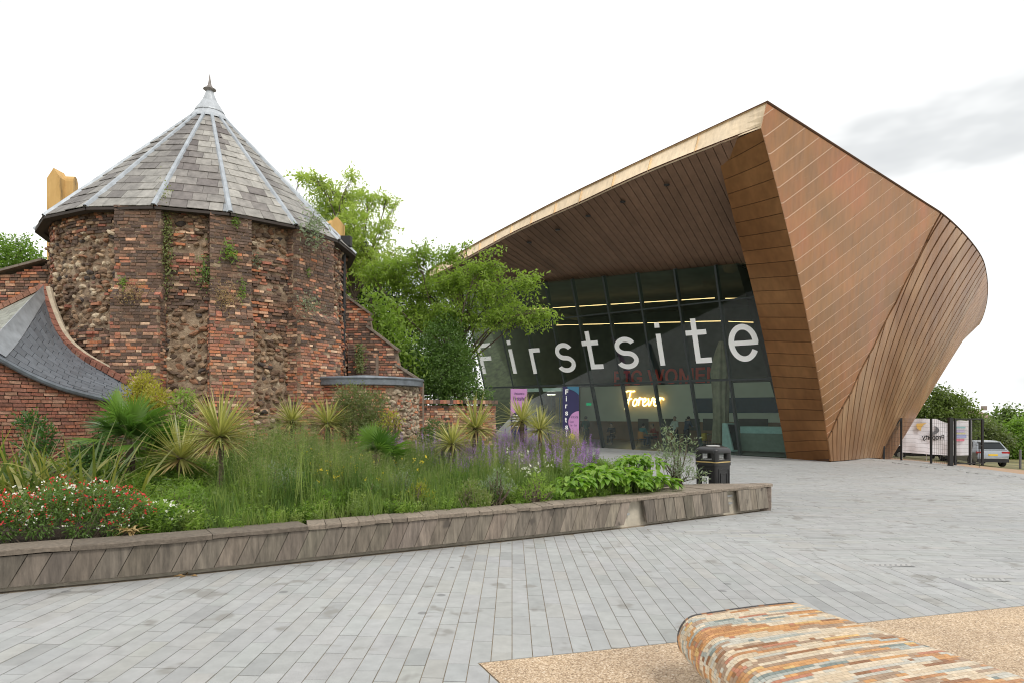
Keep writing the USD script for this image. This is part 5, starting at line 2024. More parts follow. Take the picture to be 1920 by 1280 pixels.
m_bark = plain("bark", (0.10, 0.075, 0.055), 0.95, var=0.4, scale=14, bump=0.7, bscale=30)
m_lf_locust = leafy("leaf_locust", (0.22, 0.31, 0.05), (0.44, 0.51, 0.14), 0.5)
m_lf_light = leafy("leaf_light", (0.14, 0.24, 0.035), (0.27, 0.37, 0.07), 0.45)
m_lf_mid = leafy("leaf_mid", (0.05, 0.11, 0.022), (0.14, 0.23, 0.05), 0.3, rough=0.4)
m_lf_dark = leafy("leaf_dark", (0.02, 0.045, 0.014), (0.05, 0.09, 0.025), 0.25)
m_lf_oak = leafy("leaf_oak", (0.10, 0.155, 0.035), (0.24, 0.29, 0.08), 0.35)
m_lf_olive = leafy("leaf_olive", (0.10, 0.13, 0.045), (0.20, 0.225, 0.075), 0.3)
m_lf_yellow = leafy("leaf_yellow", (0.24, 0.25, 0.03), (0.40, 0.36, 0.06), 0.4)
m_lf_grey = leafy("leaf_grey", (0.14, 0.19, 0.11), (0.27, 0.32, 0.20), 0.3)
m_cord = leafy("cordyline_leaf", (0.20, 0.21, 0.055), (0.50, 0.46, 0.17), 0.25, rough=0.4)
m_phor = leafy("flax_leaf", (0.05, 0.095, 0.02), (0.30, 0.28, 0.075), 0.3, rough=0.35)
m_palm = leafy("palm_leaf", (0.055, 0.12, 0.02), (0.16, 0.27, 0.05), 0.35, rough=0.4)
m_grass = leafy("meadow_leaf", (0.075, 0.145, 0.028), (0.27, 0.33, 0.095), 0.45)
m_straw = leafy("straw_stem", (0.15, 0.17, 0.06), (0.32, 0.30, 0.14), 0.3)
m_hosta = leafy("broad_leaf", (0.12, 0.25, 0.025), (0.26, 0.40, 0.06), 0.4, rough=0.4)
m_purple = leafy("purple_petal", (0.26, 0.12, 0.42), (0.42, 0.24, 0.58), 0.3)
m_redp = leafy("red_petal", (0.55, 0.02, 0.02), (0.75, 0.06, 0.07), 0.3)
m_whitep = leafy("white_petal", (0.80, 0.78, 0.74), (0.9, 0.88, 0.86), 0.3)
m_yelp = leafy("yellow_petal", (0.75, 0.55, 0.03), (0.85, 0.65, 0.06), 0.3)
m_dry = leafy("dry_leaf", (0.30, 0.20, 0.08), (0.48, 0.36, 0.17), 0.2)
m_trunk2 = plain("plant_trunk", (0.14, 0.105, 0.075), 0.95, var=0.4, scale=30, bump=0.8, bscale=60)


def blob_points(blobs, n, flat=0.75, shell=0.55):
    """n points spread through ellipsoid blobs [(u, v, r, d)] given in photo pixels; outward directions too."""
    C_ = np.array([at(b[0], b[1], b[3]) for b in blobs])
    R_ = np.array([b[2] * b[3] / FOC for b in blobs])
    w = R_ ** 2
    k = rng.choice(len(blobs), n, p=w / w.sum())
    d = sphere_dirs(n)
    r = R_[k] * (shell + (1 - shell) * rng.random(n) ** 0.6) * rng.uniform(0.75, 1.08, n)
    off = d * r[:, None] * [1, 1, flat]
    return C_[k] + off, d, k, C_, R_


def limbs(mb, root, C_, R_, r0, jitter=0.12):
    """Branches from the trunk top to every blob of the crown, forking once."""
    for c, R in zip(C_, R_):
        mid = (root + c) / 2 + rng.normal(0, jitter, 3) * np.linalg.norm(c - root) * 0.5 + [0, 0, 0.12 * np.linalg.norm(c - root)]
        q = CubicSpline([0, 1, 2], np.array([root, mid, c]))(np.linspace(0, 2, 9))
        mb.tube(q, np.linspace(r0, r0 * 0.3, 9), 6)
        for _ in range(4):
            e = c + sphere_dirs(1)[0] * R * [0.85, 0.85, 0.6]
            mb.tube([q[6], (q[6] + e) / 2 + rng.normal(0, 0.05, 3), e], [r0 * 0.34, r0 * 0.22, r0 * 0.08], 5)


def leaf_tree(name, label, cat, base, fork, blobs, n, L, W, m, trunk_r, group=None, per=7, flat=0.8, hang=0.25, spread=0.5, shell=0.55):
    t = thing(name, label, cat, group=group)
    c, d, k, C_, R_ = blob_points(blobs, n // per, flat, shell)
    cc = np.repeat(c, per, 0) + rng.normal(0, 1, (len(c) * per, 3)) * (spread * L)[..., None] if np.ndim(L) else np.repeat(c, per, 0) + rng.normal(0, spread * L * 2.0, (len(c) * per, 3))
    dd = unit(np.repeat(d, per, 0) * 0.6 + rng.normal(0, 0.7, (len(cc), 3)) + [0, 0, -hang])
    nn = unit(rng.normal(0, 0.6, (len(cc), 3)) + [0, 0, 0.9])
    V = leafset(cc, dd, nn, L * rng.uniform(0.7, 1.2, len(cc)), W * rng.uniform(0.7, 1.2, len(cc)))
    mesh("crown", *join(V, LF), m, t)
    mb = MB()
    base, fork = np.asarray(base, float), np.asarray(fork, float)
    mb.tube([base - [0, 0, 0.2], (base + fork) / 2 + rng.normal(0, 0.04, 3), fork], [trunk_r * 1.25, trunk_r, trunk_r * 0.8], 9)
    limbs(mb, fork, C_, R_, trunk_r * 0.42)
    mb.put("trunk", m_bark, t)
    return t


def locust(name, label, base, fork, blobs, n, trunk_r, m, Lf=0.13, flat=0.55):
    """Airy tree: sprays of small leaves hanging along fine twigs, in flattish tiers with gaps."""
    t = thing(name, label, "tree")
    c, d, k, C_, R_ = blob_points(blobs, n // 36, flat, 0.45)
    ax = unit(d * [1, 1, 0.3] + rng.normal(0, 0.45, d.shape))
    per = 36
    st = rng.uniform(-0.35, 0.42, (len(c), per))
    pos_ = (c[:, None] + ax[:, None] * st[..., None] + np.array([0, 0, -0.35]) * (st ** 2)[..., None]).reshape(-1, 3) + rng.normal(0, 0.055, (len(c) * per, 3)) * [1, 1, 0.8]
    dd = unit(np.repeat(ax, per, 0) * 0.5 + rng.normal(0, 0.75, pos_.shape) + [0, 0, -0.35])
    V = leafset(pos_, dd, rng.normal(0, 0.5, pos_.shape) + [0, 0, 1.0], Lf * rng.uniform(0.6, 1.25, len(pos_)), Lf * 0.42 * rng.uniform(0.7, 1.2, len(pos_)))
    mesh("crown", *join(V, LF), m, t)
    mb = MB()
    base, fork = np.asarray(base, float), np.asarray(fork, float)
    mb.tube([base - [0, 0, 0.2], (base + fork) / 2 + [0.06, 0, 0], fork], [trunk_r * 1.2, trunk_r, trunk_r * 0.8], 9)
    limbs(mb, fork, C_, R_, trunk_r * 0.25)
    for i in range(0, len(c), 2):
        j = k[i]
        mb.tube([C_[j] + (c[i] - C_[j]) * 0.3, (C_[j] + c[i]) / 2 + [0, 0, 0.04], c[i] + ax[i] * 0.3], [0.010, 0.007, 0.003], 4)
    mb.put("trunk", m_bark, t)
    return t


G0 = lambda u, d: np.array([(u - 960) / FOC * d, d, 0.05])
locust("feathery_tree", "tall airy feathery leaved tree rising behind the tower's right edge", G0(665, 23), at(665, 560, 23),
       [(590, 340, 22, 23), (572, 325, 9, 23), (640, 370, 36, 23.3), (605, 400, 36, 23.5), (690, 375, 28, 23), (722, 372, 13, 23), (742, 383, 8, 23), (665, 420, 46, 22.5), (720, 425, 26, 22.5), (625, 450, 42, 23.5),
        (690, 470, 46, 22.5), (735, 485, 30, 22), (660, 335, 12, 23), (650, 520, 46, 23.5), (560, 335, 14, 23), (610, 355, 24, 23), (630, 420, 40, 23.5), (640, 480, 44, 23)], 19000, 0.12, m_lf_locust, Lf=0.135, flat=0.75)
locust("spreading_tree", "spreading bright green tree reaching its branches across the gallery's glass front", G0(862, 19.8), at(862, 690, 19.8),
       [(745, 505, 42, 20.5), (700, 520, 34, 21), (795, 480, 32, 20), (850, 478, 24, 19.8), (872, 462, 14, 19.6), (788, 540, 48, 20.5), (850, 530, 46, 19.6), (905, 505, 28, 19.2), (930, 472, 12, 19), (925, 555, 44, 19.2), (985, 535, 22, 18.8),
        (1003, 520, 12, 18.8), (985, 590, 34, 18.8), (1018, 590, 18, 18.5), (930, 600, 28, 19), (870, 595, 42, 19.5), (820, 600, 50, 20), (760, 590, 46, 20.6), (862, 655, 24, 19.4)], 26000, 0.13, m_lf_locust, Lf=0.12, flat=0.6)
leaf_tree("dark_tree", "dense dark green tree in the shade between the tower and the bright trees", "tree", G0(690, 25), at(690, 640, 25),
          [(670, 530, 46, 25), (720, 530, 46, 25), (690, 590, 50, 24.5), (745, 580, 40, 24.5), (660, 480, 40, 26), (770, 620, 40, 24), (640, 590, 40, 25), (810, 590, 50, 25), (840, 640, 46, 24), (830, 700, 52, 24), (770, 695, 50, 24), (860, 690, 36, 24), (720, 660, 50, 24)], 17000, 0.16, 0.08, m_lf_dark, 0.16)
leaf_tree("round_evergreen", "rounded glossy evergreen bush behind the red boundary wall", "bush", G0(835, 19.0), at(835, 735, 19.0),
          [(832, 635, 44, 19.0), (790, 670, 44, 18.9), (852, 672, 40, 18.8), (825, 700, 52, 18.7), (770, 712, 38, 18.8), (870, 722, 34, 18.7), (800, 740, 40, 18.7), (860, 745, 44, 18.6), (905, 742, 18, 18.7), (840, 600, 20, 19.2)], 21000, 0.085, 0.042, m_lf_mid, 0.12, spread=0.55)
leaf_tree("broad_leaf_shrub", "light green shrub with larger leaves above the stepped brick wall", "shrub", G0(720, 18.3), at(720, 700, 18.3),
          [(705, 565, 16, 18.3), (700, 590, 22, 18.3), (735, 600, 24, 18.3), (715, 625, 28, 18.2), (750, 640, 26, 18.2), (730, 665, 28, 18.2), (690, 555, 10, 18.2), (775, 690, 22, 18.3)], 1900, 0.17, 0.075, m_lf_light, 0.05, spread=0.5)
leaf_tree("left_tree", "bushy green tree showing above the gable wall at the far left", "tree", G0(20, 25), at(20, 600, 25),
          [(30, 480, 34, 25), (62, 485, 22, 25), (-10, 470, 40, 25), (20, 520, 40, 25), (70, 515, 26, 25), (-40, 520, 50, 25), (40, 455, 14, 25)], 9000, 0.13, 0.06, m_lf_light, 0.18)
leaf_tree("roadside_tree", "broad green tree beyond the mesh fence right of the copper wall", "tree", [*at(1770, 850, 56)[:2], -1.6], at(1772, 790, 56),
          [(1768, 745, 22, 56), (1745, 765, 26, 56), (1785, 765, 28, 56), (1800, 750, 12, 56), (1815, 778, 18, 56), (1740, 790, 26, 56), (1770, 790, 32, 55), (1810, 800, 24, 56), (1722, 785, 16, 56), (1755, 735, 10, 56)], 9000, 0.30, 0.15, m_lf_oak, 0.25)
hz = [("hedge tree in yellowish green right of the parked grey car", 1835, 810, 24, 66, m_lf_olive), ("tall dark green tree at the far right edge of the picture", 1892, 790, 26, 95, m_lf_oak),
      ("bright green tree above the bollard at the right edge", 1915, 812, 26, 70, m_lf_light), ("low dark hedge bush left of the parked grey car", 1862, 815, 24, 72, m_lf_oak)]
for (lab, u, v_, r, d, m) in hz:
    leaf_tree("hedge_tree", lab, "tree", [*at(u, 850, d)[:2], -1.7], at(u, v_ + r * 0.8, d),
              [(u, v_, r, d), (u - r * 0.8, v_ + r * 0.5, r * 0.8, d), (u + r * 0.8, v_ + r * 0.4, r * 0.8, d), (u + r * 0.2, v_ + r * 1.0, r, d), (u - r * 0.2, v_ - r * 0.6, r * 0.5, d), (u + r * 1.7, v_ + r * 0.7, r * 0.8, d), (u - r * 0.6, v_ + r * 1.5, r * 0.8, d)], 7500, 0.0052 * d, 0.0028 * d, m, 0.2)
v_ = []

# ---- plants growing on the tower
def tower_point(u, v, r):
    k = (u - 960) / FOC
    dv = np.array([k, 1.0])
    a, b, c = dv @ dv, -2 * dv @ TC, TC @ TC - r * r
    disc = max(b * b - 4 * a * c, 0)
    d = (-b - math.sqrt(disc)) / (2 * a)
    p = at(u, v, d)
    o = unit(np.array([p[0] - TC[0], p[1] - TC[1], 0]))
    return p, o


def tuft(label, u, v, r_px, m, n, L, W, squash=(1, 1), proj=0.30, hang=0.5, cat="wall plant"):
    p, o = tower_point(u, v, RW + proj)
    t = np.array([-o[1], o[0], 0])
    R = r_px * p[1] / FOC
    g = thing("wall_plant", label, cat)
    x, z, y = rng.normal(0, 0.5, n) * R * squash[0], rng.normal(0, 0.5, n) * R * squash[1], np.abs(rng.normal(0, 0.35, n)) * R * min(squash)
    c = p + t * x[:, None] + o * y[:, None] + np.array([0, 0, 1.0]) * z[:, None]
    d = unit(o * 0.6 + rng.normal(0, 0.7, (n, 3)) + [0, 0, -hang])
    V = leafset(c, d, unit(rng.normal(0, 0.5, (n, 3)) + o + [0, 0, 0.6]), L * rng.uniform(0.6, 1.3, n), W * rng.uniform(0.7, 1.2, n))
    mesh("foliage", *join(V, LF), m, g)
    mb = MB()
    for i in range(5):
        q = c[rng.integers(0, n)]
        mb.tube([p - o * 0.12, (p + q) / 2 + [0, 0, 0.02], q], [0.008, 0.006, 0.003], 4)
    mb.put("stem", m_trunk2, g)


tuft("leafy shrub rooted under the eaves at the tower's right", 583, 425, 34, m_lf_grey, 420, 0.11, 0.03, (0.9, 1.25), 0.42, 0.3, "shrub")
tuft("long strip of ivy hanging beside the left buttress", 310, 455, 20, m_lf_olive, 900, 0.045, 0.035, (0.65, 4.6), 0.06, 0.8, "ivy")
tuft("dry brownish cushion plant on the left buttress ledge", 247, 548, 30, m_dry, 300, 0.06, 0.014, (1.1, 0.8), 0.30)
tuft("small bright fern high on the left buttress ledge", 231, 530, 8, m_lf_light, 50, 0.08, 0.025, (0.8, 1.2), 0.32)
tuft("bright green sprig near the top of the middle buttress", 441, 415, 8, m_lf_light, 50, 0.08, 0.025, (0.7, 1.6), 0.22)
tuft("pair of bright green ferns on the upper middle buttress", 430, 472, 15, m_lf_light, 110, 0.10, 0.028, (0.9, 1.3), 0.24)
tuft("dry brown cushion plant on the middle buttress ledge", 422, 557, 26, m_dry, 280, 0.055, 0.016, (0.9, 1.1), 0.34)
tuft("upright green sprig right on the middle buttress", 453, 543, 12, m_lf_light, 70, 0.08, 0.022, (0.5, 1.8), 0.30)
tuft("dark fern in the bay between left and middle buttress", 386, 510, 20, m_lf_mid, 160, 0.09, 0.025, (0.9, 1.6), 0.06)
tuft("pale flowering sprig right of the middle buttress", 480, 490, 11, m_lf_grey, 70, 0.07, 0.02, (0.7, 1.6), 0.1)
tuft("grey green cushion plant on the right buttress ledge", 577, 573, 27, m_lf_grey, 330, 0.06, 0.018, (1.1, 0.9), 0.34)
tuft("tiny green sprig on the right buttress", 577, 508, 6, m_lf_light, 30, 0.06, 0.02, (0.6, 1.6), 0.22)
tuft("small yellow flowered weed right of the right buttress", 609, 545, 14, m_yelp, 40, 0.05, 0.03, (1.2, 0.7), 0.12)
iv = thing("wall_plant", "strip of ivy climbing the stepped brick wall", "ivy")
n = 420
c = at(676, 672, 16.35) + np.column_stack([rng.normal(0, 0.055, n), -np.abs(rng.normal(0, 0.05, n)), rng.uniform(-0.33, 0.36, n)])
mesh("foliage", *join(leafset(c, rng.normal(0, 0.6, (n, 3)) + [0, -0.4, -0.6], np.tile([0, -1.0, 0.3], (n, 1)), 0.05, 0.04), LF), m_lf_olive, iv)
mesh("stem", *tube([at(676, 705, 16.4), at(678, 650, 16.4)], 0.01, 5), m_trunk2, iv)

# ---- spiky cordylines: one of each build, then copies
def cordyline(name, label, loc, head, n, L, W, loww, trunk=0.05, sc=1.0, zmin=-0.55):
    t = thing(name, label, "cordyline", loc, group=None)
    d = sphere_dirs(n, zmin, 0.98)
    base = np.array([0, 0, head]) + d * 0.04
    Ls = L * rng.uniform(0.75, 1.1, n) * np.where(d[:, 2] < -0.1, 0.75, 1.0)
    V, F_ = ribbons(base, d + [0, 0, 0.12], Ls, W * rng.uniform(0.8, 1.15, n), np.where(d[:, 2] < 0.3, 0.22, 0.10) * rng.uniform(0.3, 1.4, n), 4, side=np.cross(d, [0, 0, 1.0]) + rng.normal(0, 0.15, (n, 3)))
    for i in range(n):
        mesh("leaf", V[i], F_, m_dry if (d[i, 2] < -0.32 and rng.random() < 0.45) else m_cord, t)
    mb = MB()
    mb.tube([[0, 0, -0.15], [0.015, 0.01, head * 0.5], [0, 0, head + 0.03]], [trunk * 1.15, trunk * 0.9, trunk], 8)
    mb.put("trunk", m_trunk2, t)
    return t


b1 = on_soil(412, 935)
H1 = at(412, 818, b1[1])[2] - b1[2]
cord_a = cordyline("tall_cordyline", "variegated cordyline with a spiky head on a bare trunk, tallest in the bed", b1, H1, 270, 0.76, 0.025, 0.3)
b3 = at(547, 790, 12.3)
z3 = float(soil_z(b3[0], b3[1])[0])
cord_b = cordyline("cordyline", "spiky cordyline before the middle buttress, left of a twin", [b3[0], b3[1], z3], b3[2] - z3, 190, 0.55, 0.023, 0.3, 0.045)
hb = b3[2] - z3


def cord_at(u, v, d, size, label, rot):
    p = at(u, v, d)
    z = p[2] - hb * size
    return clone(cord_b, label, [p[0], p[1], z], rot, size, "cordyline")


cord_at(615, 793, 12.0, 1.0, "spiky cordyline before the right buttress, right of a twin", 77)
cord_at(892, 802, 12.6, 1.25, "big upright cordyline head in front of the red boundary wall", 140)
cord_at(848, 832, 11.4, 0.98, "low cordyline with purple flowers around it, nearest of the right group", 210)
cord_at(978, 788, 14.0, 1.12, "spiky cordyline in front of the pink and navy welcome banner", 260)
cord_at(1012, 805, 13.4, 0.98, "spiky cordyline left of the tall Firstsite banner's foot", 305)
cord_at(338, 858, 9.6, 1.28, "broad cordyline without visible trunk, below left of the tallest one", 35)

# ---- fan palms
def fan_palm(name, label, loc, head, n, R, pet, m, zlo=-0.5, trunk=True):
    t = thing(name, label, "palm", loc)
    d = sphere_dirs(n, zlo, 0.95)
    for i in range(n):
        a = unit(d[i] + [0, 0, 0.15])
        tip = np.array([0, 0, head]) + a * pet * rng.uniform(0.8, 1.1)
        side = unit(np.cross(a, [0, 0, 1.0]) + rng.normal(0, 0.1, 3))
        upv = np.cross(side, a)
        k = 34
        ang = np.linspace(-1.75, 1.75, k)
        dirs = np.cos(ang)[:, None] * a + np.sin(ang)[:, None] * side + 0.25 * np.cos(ang * 1.3)[:, None] * upv
        V, F_ = ribbons(np.tile(tip, (k, 1)), dirs, R * (1 - 0.18 * np.abs(ang / 1.75)) * rng.uniform(0.92, 1.05, k), R * 0.055, rng.uniform(0.08, 0.3, k), 3, side=np.tile(upv, (k, 1)) * 0.8 + np.cross(dirs, upv))
        v, f = join(V, F_)
        path = mesh("frond", v, f, m, t)
        mesh("stalk", *tube([np.array([0, 0, head - 0.05]), (np.array([0, 0, head]) + tip) / 2 + [0, 0, 0.02], tip], [0.014, 0.011, 0.008], 5), m_lf_olive, path)
    mesh("trunk", *tube([[0, 0, -0.2], [0.02, 0, head * 0.5], [0, 0, head]], [0.07, 0.06, 0.06], 8), m_trunk2, t)


p = at(243, 822, 9.9)
z = float(soil_z(p[0], p[1])[0])
fan_palm("fan_palm", "green fan palm with wide pleated fronds in front of the lean-to", [p[0], p[1], z], p[2] - z, 27, 0.56, 0.34, m_palm, -0.8)
p = at(705, 850, 10.8)
z = float(soil_z(p[0], p[1])[0])
fan_palm("fan_palm", "low young fan palm in the meadow below the round annex", [p[0], p[1], z], p[2] - z, 11, 0.42, 0.25, m_palm, -0.1)

# ---- flax clump, left edge
fl = thing("flax_clump", "large clump of long green and yellow strap leaves at the left edge", "flax")
n = 290
ctr = on_soil(70, 925)
ctr = np.array([at(70, 930, 8.0)[0], 8.0, float(soil_z(at(70, 930, 8.0)[0], 8.0)[0])])
d = sphere_dirs(n, 0.42, 0.99)
base = ctr + rng.normal(0, 1, (n, 3)) * [0.46, 0.30, 0.0]
V, F_ = ribbons(base, d * [1.0, 1.0, 1.0], rng.uniform(1.0, 1.6, n), rng.uniform(0.028, 0.045, n), rng.uniform(0.1, 0.6, n), 6, side=np.cross(d, [0, 0, 1.0]) + rng.normal(0, 0.2, (n, 3)))
for i in range(n):
    mesh("leaf", V[i], F_, m_phor, fl)
ag = thing("flax_clump", "small clump of broad grey green sword leaves right of the young fan palm", "flax")
n = 14
c0 = at(755, 850, 11.2)
c0[2] = float(soil_z(c0[0], c0[1])[0])
d = sphere_dirs(n, 0.45, 0.95)
V, F_ = ribbons(c0 + rng.normal(0, 0.06, (n, 3)) * [1, 1, 0], d, rng.uniform(0.6, 0.95, n), 0.07, rng.uniform(0.1, 0.3, n), 6)
for i in range(n):
    mesh("leaf", V[i], F_, m_lf_grey, ag)


# ---- shrubs in the bed
def shrub(name, label, cat, blobs, n, L, W, m, root_px, flat=0.85, per=5, spread=0.6, hang=0.0):
    t = thing(name, label, cat)
    c, d, k, C_, R_ = blob_points(blobs, n // per, flat, 0.3)
    cc = np.repeat(c, per, 0) + rng.normal(0, spread * L, (len(c) * per, 3))
    dd = unit(np.repeat(d, per, 0) * 0.7 + rng.normal(0, 0.6, (len(cc), 3)) + [0, 0, 0.25 - hang])
    V = leafset(cc, dd, unit(rng.normal(0, 0.6, (len(cc), 3)) + [0, 0, 0.9]), L * rng.uniform(0.6, 1.2, len(cc)), W * rng.uniform(0.7, 1.2, len(cc)))
    mesh("foliage", *join(V, LF), m, t)
    r = at(root_px[0], root_px[1], blobs[0][3])
    r[2] = float(soil_z(r[0], r[1])[0])
    mb = MB()
    for q in c[:: max(1, len(c) // 26)]:
        mb.tube([r + rng.normal(0, 0.05, 3) * [1, 1, 0], (r + q) / 2 + rng.normal(0, 0.05, 3), q], [0.014, 0.009, 0.004], 4)
    mb.put("stems", m_trunk2, t)
    return t


shrub("yellow_shrub", "yellow green feathery shrub between the lean-to and the left buttress", "shrub", [(268, 718, 22, 11.9), (255, 742, 26, 11.8), (295, 745, 24, 11.7), (275, 770, 28, 11.6), (235, 760, 18, 11.7)], 2600, 0.085, 0.024, m_lf_yellow, (268, 830))
shrub("yellow_shrub", "small light green shrub left of the tallest cordyline", "shrub", [(340, 755, 24, 11.4), (330, 785, 24, 11.3), (352, 740, 14, 11.4), (345, 810, 26, 11.2)], 1000, 0.075, 0.025, m_lf_light, (340, 850))
shrub("grey_shrub", "round grey green shrub in front of the round annex", "shrub", [(660, 745, 38, 12.6), (690, 765, 40, 12.5), (640, 775, 34, 12.5), (700, 795, 34, 12.4), (660, 800, 40, 12.3), (715, 745, 14, 12.6)], 8500, 0.06, 0.018, m_lf_olive, (670, 850))
shrub("yellow_shrub", "yellowish low shrub at the right foot of the round annex", "shrub", [(735, 785, 20, 12.2), (720, 800, 20, 12.2), (745, 800, 14, 12.3)], 600, 0.06, 0.02, m_lf_yellow, (730, 850))
shrub("clipped_bush", "small rounded green bush by the red boundary wall", "bush", [(818, 802, 26, 13.2), (800, 815, 22, 13.1), (838, 815, 20, 13.1), (818, 830, 28, 13.0)], 2600, 0.04, 0.022, m_lf_mid, (818, 850))
shrub("left_shrub", "dark leafed shrub at the foot of the lean-to wall", "shrub", [(60, 795, 26, 9.4), (85, 815, 22, 9.3), (70, 840, 30, 9.2), (150, 860, 26, 9.2), (190, 850, 24, 9.3)], 1600, 0.07, 0.03, m_lf_mid, (70, 880))
shrub("tall_weed", "leafy pale green weed with pointed leaves near the planter's front", "weed", [(460, 920, 18, 8.6), (475, 940, 20, 8.5), (450, 950, 20, 8.5), (488, 920, 14, 8.5)], 420, 0.10, 0.032, m_lf_light, (465, 975), hang=-0.3)
shrub("grey_weed", "tall grey leaved weed with toothed leaves right of the pale weed", "weed", [(510, 890, 20, 9.0), (525, 915, 22, 8.9), (500, 920, 20, 8.9), (545, 895, 16, 9.0), (515, 940, 24, 8.8)], 620, 0.075, 0.022, m_lf_grey, (515, 970))
shrub("low_herb", "low mixed green herbs between salvia and pale weed", "herb", [(330, 940, 26, 7.9), (380, 950, 26, 8.1), (300, 950, 22, 7.8), (410, 960, 20, 8.2), (360, 925, 22, 8.2)], 1700, 0.055, 0.02, m_lf_light, (350, 990))
shrub("wild_shrub", "wispy pale green bush left of the black litter bin", "shrub", [(1262, 830, 20, 12.9), (1250, 805, 9, 12.9), (1285, 850, 20, 12.8), (1255, 865, 26, 12.7), (1296, 830, 8, 12.8), (1240, 845, 14, 12.8), (1285, 885, 22, 12.6), (1310, 890, 14, 12.5)], 1100, 0.085, 0.02, m_lf_grey, (1268, 915))

for (lab, u, v, d, sz, m, L_, W_) in (("low bright green herb clump at the planter edge below the tallest cordyline", 600, 945, 8.6, 22, m_lf_light, 0.06, 0.02), ("dark narrow leaved herb clump in the middle of the meadow front", 690, 930, 9.0, 24, m_lf_mid, 0.07, 0.014),
        ("yellow green herb clump near the planter edge under the yellow flowers", 780, 930, 9.1, 22, m_lf_yellow, 0.05, 0.014), ("grey green herb clump behind the planter edge left of the purple haze", 745, 905, 9.6, 24, m_lf_grey, 0.06, 0.014),
        ("small leafy herb clump with white flowers left of the broad leaves", 1000, 915, 9.9, 26, m_lf_light, 0.05, 0.016), ("olive herb clump at the planter edge in front of the purple flowers", 880, 925, 9.4, 24, m_lf_olive, 0.055, 0.016),
        ("mid green herb clump between the grey weed and the meadow", 565, 915, 9.0, 24, m_lf_mid, 0.06, 0.02), ("pale wispy herb clump just left of the white meadow flowers", 930, 905, 9.8, 22, m_lf_grey, 0.05, 0.012)):
    shrub("meadow_herb", lab, "herb", [(u, v, sz, d), (u - sz, v + sz * 0.5, sz * 0.8, d), (u + sz, v + sz * 0.4, sz * 0.8, d), (u + sz * 0.3, v - sz * 0.7, sz * 0.6, d)], 700, L_, W_, m, (u, v + 30), hang=-0.3)

# salvia: leaves with red and white flowers
sal = thing("flowering_bush", "low spreading bush full of small red and white flowers at lower left", "flower bush")
blobs = [(40, 955, 44, 6.75), (110, 945, 46, 6.95), (180, 940, 46, 7.1), (235, 950, 40, 7.2), (70, 985, 30, 6.75), (150, 985, 30, 6.95), (215, 985, 26, 7.05), (0, 990, 34, 6.6), (270, 965, 24, 7.3), (-40, 960, 50, 6.6), (110, 920, 30, 7.3)]
c, d, k, C_, R_ = blob_points(blobs, 9500, 0.85, 0.45)
mesh("foliage", *join(leafset(c, d + rng.normal(0, 0.6, d.shape), rng.normal(0, 0.6, d.shape) + [0, 0, 1], rng.uniform(0.025, 0.05, len(c)), rng.uniform(0.012, 0.02, len(c))), LF), m_lf_mid, sal)
c, d, k, C_, R_ = blob_points(blobs, 900, 0.9, 0.85)
up = d[:, 2] > -0.25
c, d = c[up], d[up]
c = c + [0, 0, 0.03]
for nm, m, sel in (("red_flowers", m_redp, rng.random(len(c)) < 0.70), ("white_flowers", m_whitep, None)):
    if sel is None:
        sel = ~last
    last = sel
    cc = np.repeat(c[sel], 3, 0) + rng.normal(0, 0.006, (sel.sum() * 3, 3))
    mesh(nm, *join(leafset(cc, rng.normal(0, 0.7, cc.shape) + [0, -0.3, 0], rng.normal(0, 0.5, cc.shape) + [0, -0.6, 0.6], 0.022, 0.018), LF), m, sal, kind="stuff")
mb = MB()
root = np.array([C_[1][0], C_[1][1], float(soil_z(C_[1][0], C_[1][1])[0])])
for q in c[::14]:
    mb.tube([[q[0] * 0.6 + root[0] * 0.4, q[1] * 0.6 + root[1] * 0.4, root[2]], q], [0.006, 0.002], 4)
mb.put("stems", m_trunk2, sal)
# pale flowered plant beside it
pf = thing("flowering_bush", "bright leaved plant with cream flowers beside the red and white bush", "flower bush")
blobs = [(300, 965, 26, 7.5), (335, 975, 26, 7.6), (285, 985, 20, 7.4), (360, 985, 16, 7.7)]
c, d, k, C_, R_ = blob_points(blobs, 420, 0.8, 0.3)
mesh("foliage", *join(leafset(c, d + [0, 0, 0.4], rng.normal(0, 0.5, d.shape) + [0, 0, 1], rng.uniform(0.06, 0.11, len(c)), rng.uniform(0.025, 0.045, len(c))), LF), m_hosta, pf)
c, d, k, C_, R_ = blob_points(blobs, 40, 0.9, 0.9)
cc = np.repeat(c, 5, 0) + rng.normal(0, 0.012, (len(c) * 5, 3)) + [0, 0, 0.05]
mesh("cream_flowers", *join(leafset(cc, rng.normal(0, 1, cc.shape), rng.normal(0, 0.5, cc.shape) + [0, -0.6, 0.6], 0.03, 0.026), LF), m_whitep, pf, kind="stuff")
# clump of dead leaves on the cap
dl = thing("dead_leaves", "clump of dry brown leaves lying on the planter edge", "dead leaves")
c0 = at(240, 993, 7.0)
n = 60
d = sphere_dirs(n, -0.1, 0.7)
V, F_ = ribbons(c0 + rng.normal(0, 0.035, (n, 3)) * [1.6, 1, 0.35], d, rng.uniform(0.08, 0.2, n), 0.022, rng.uniform(0.2, 0.6, n), 4)
for i in range(n):
    mesh("leaf", V[i], F_, m_dry, dl)

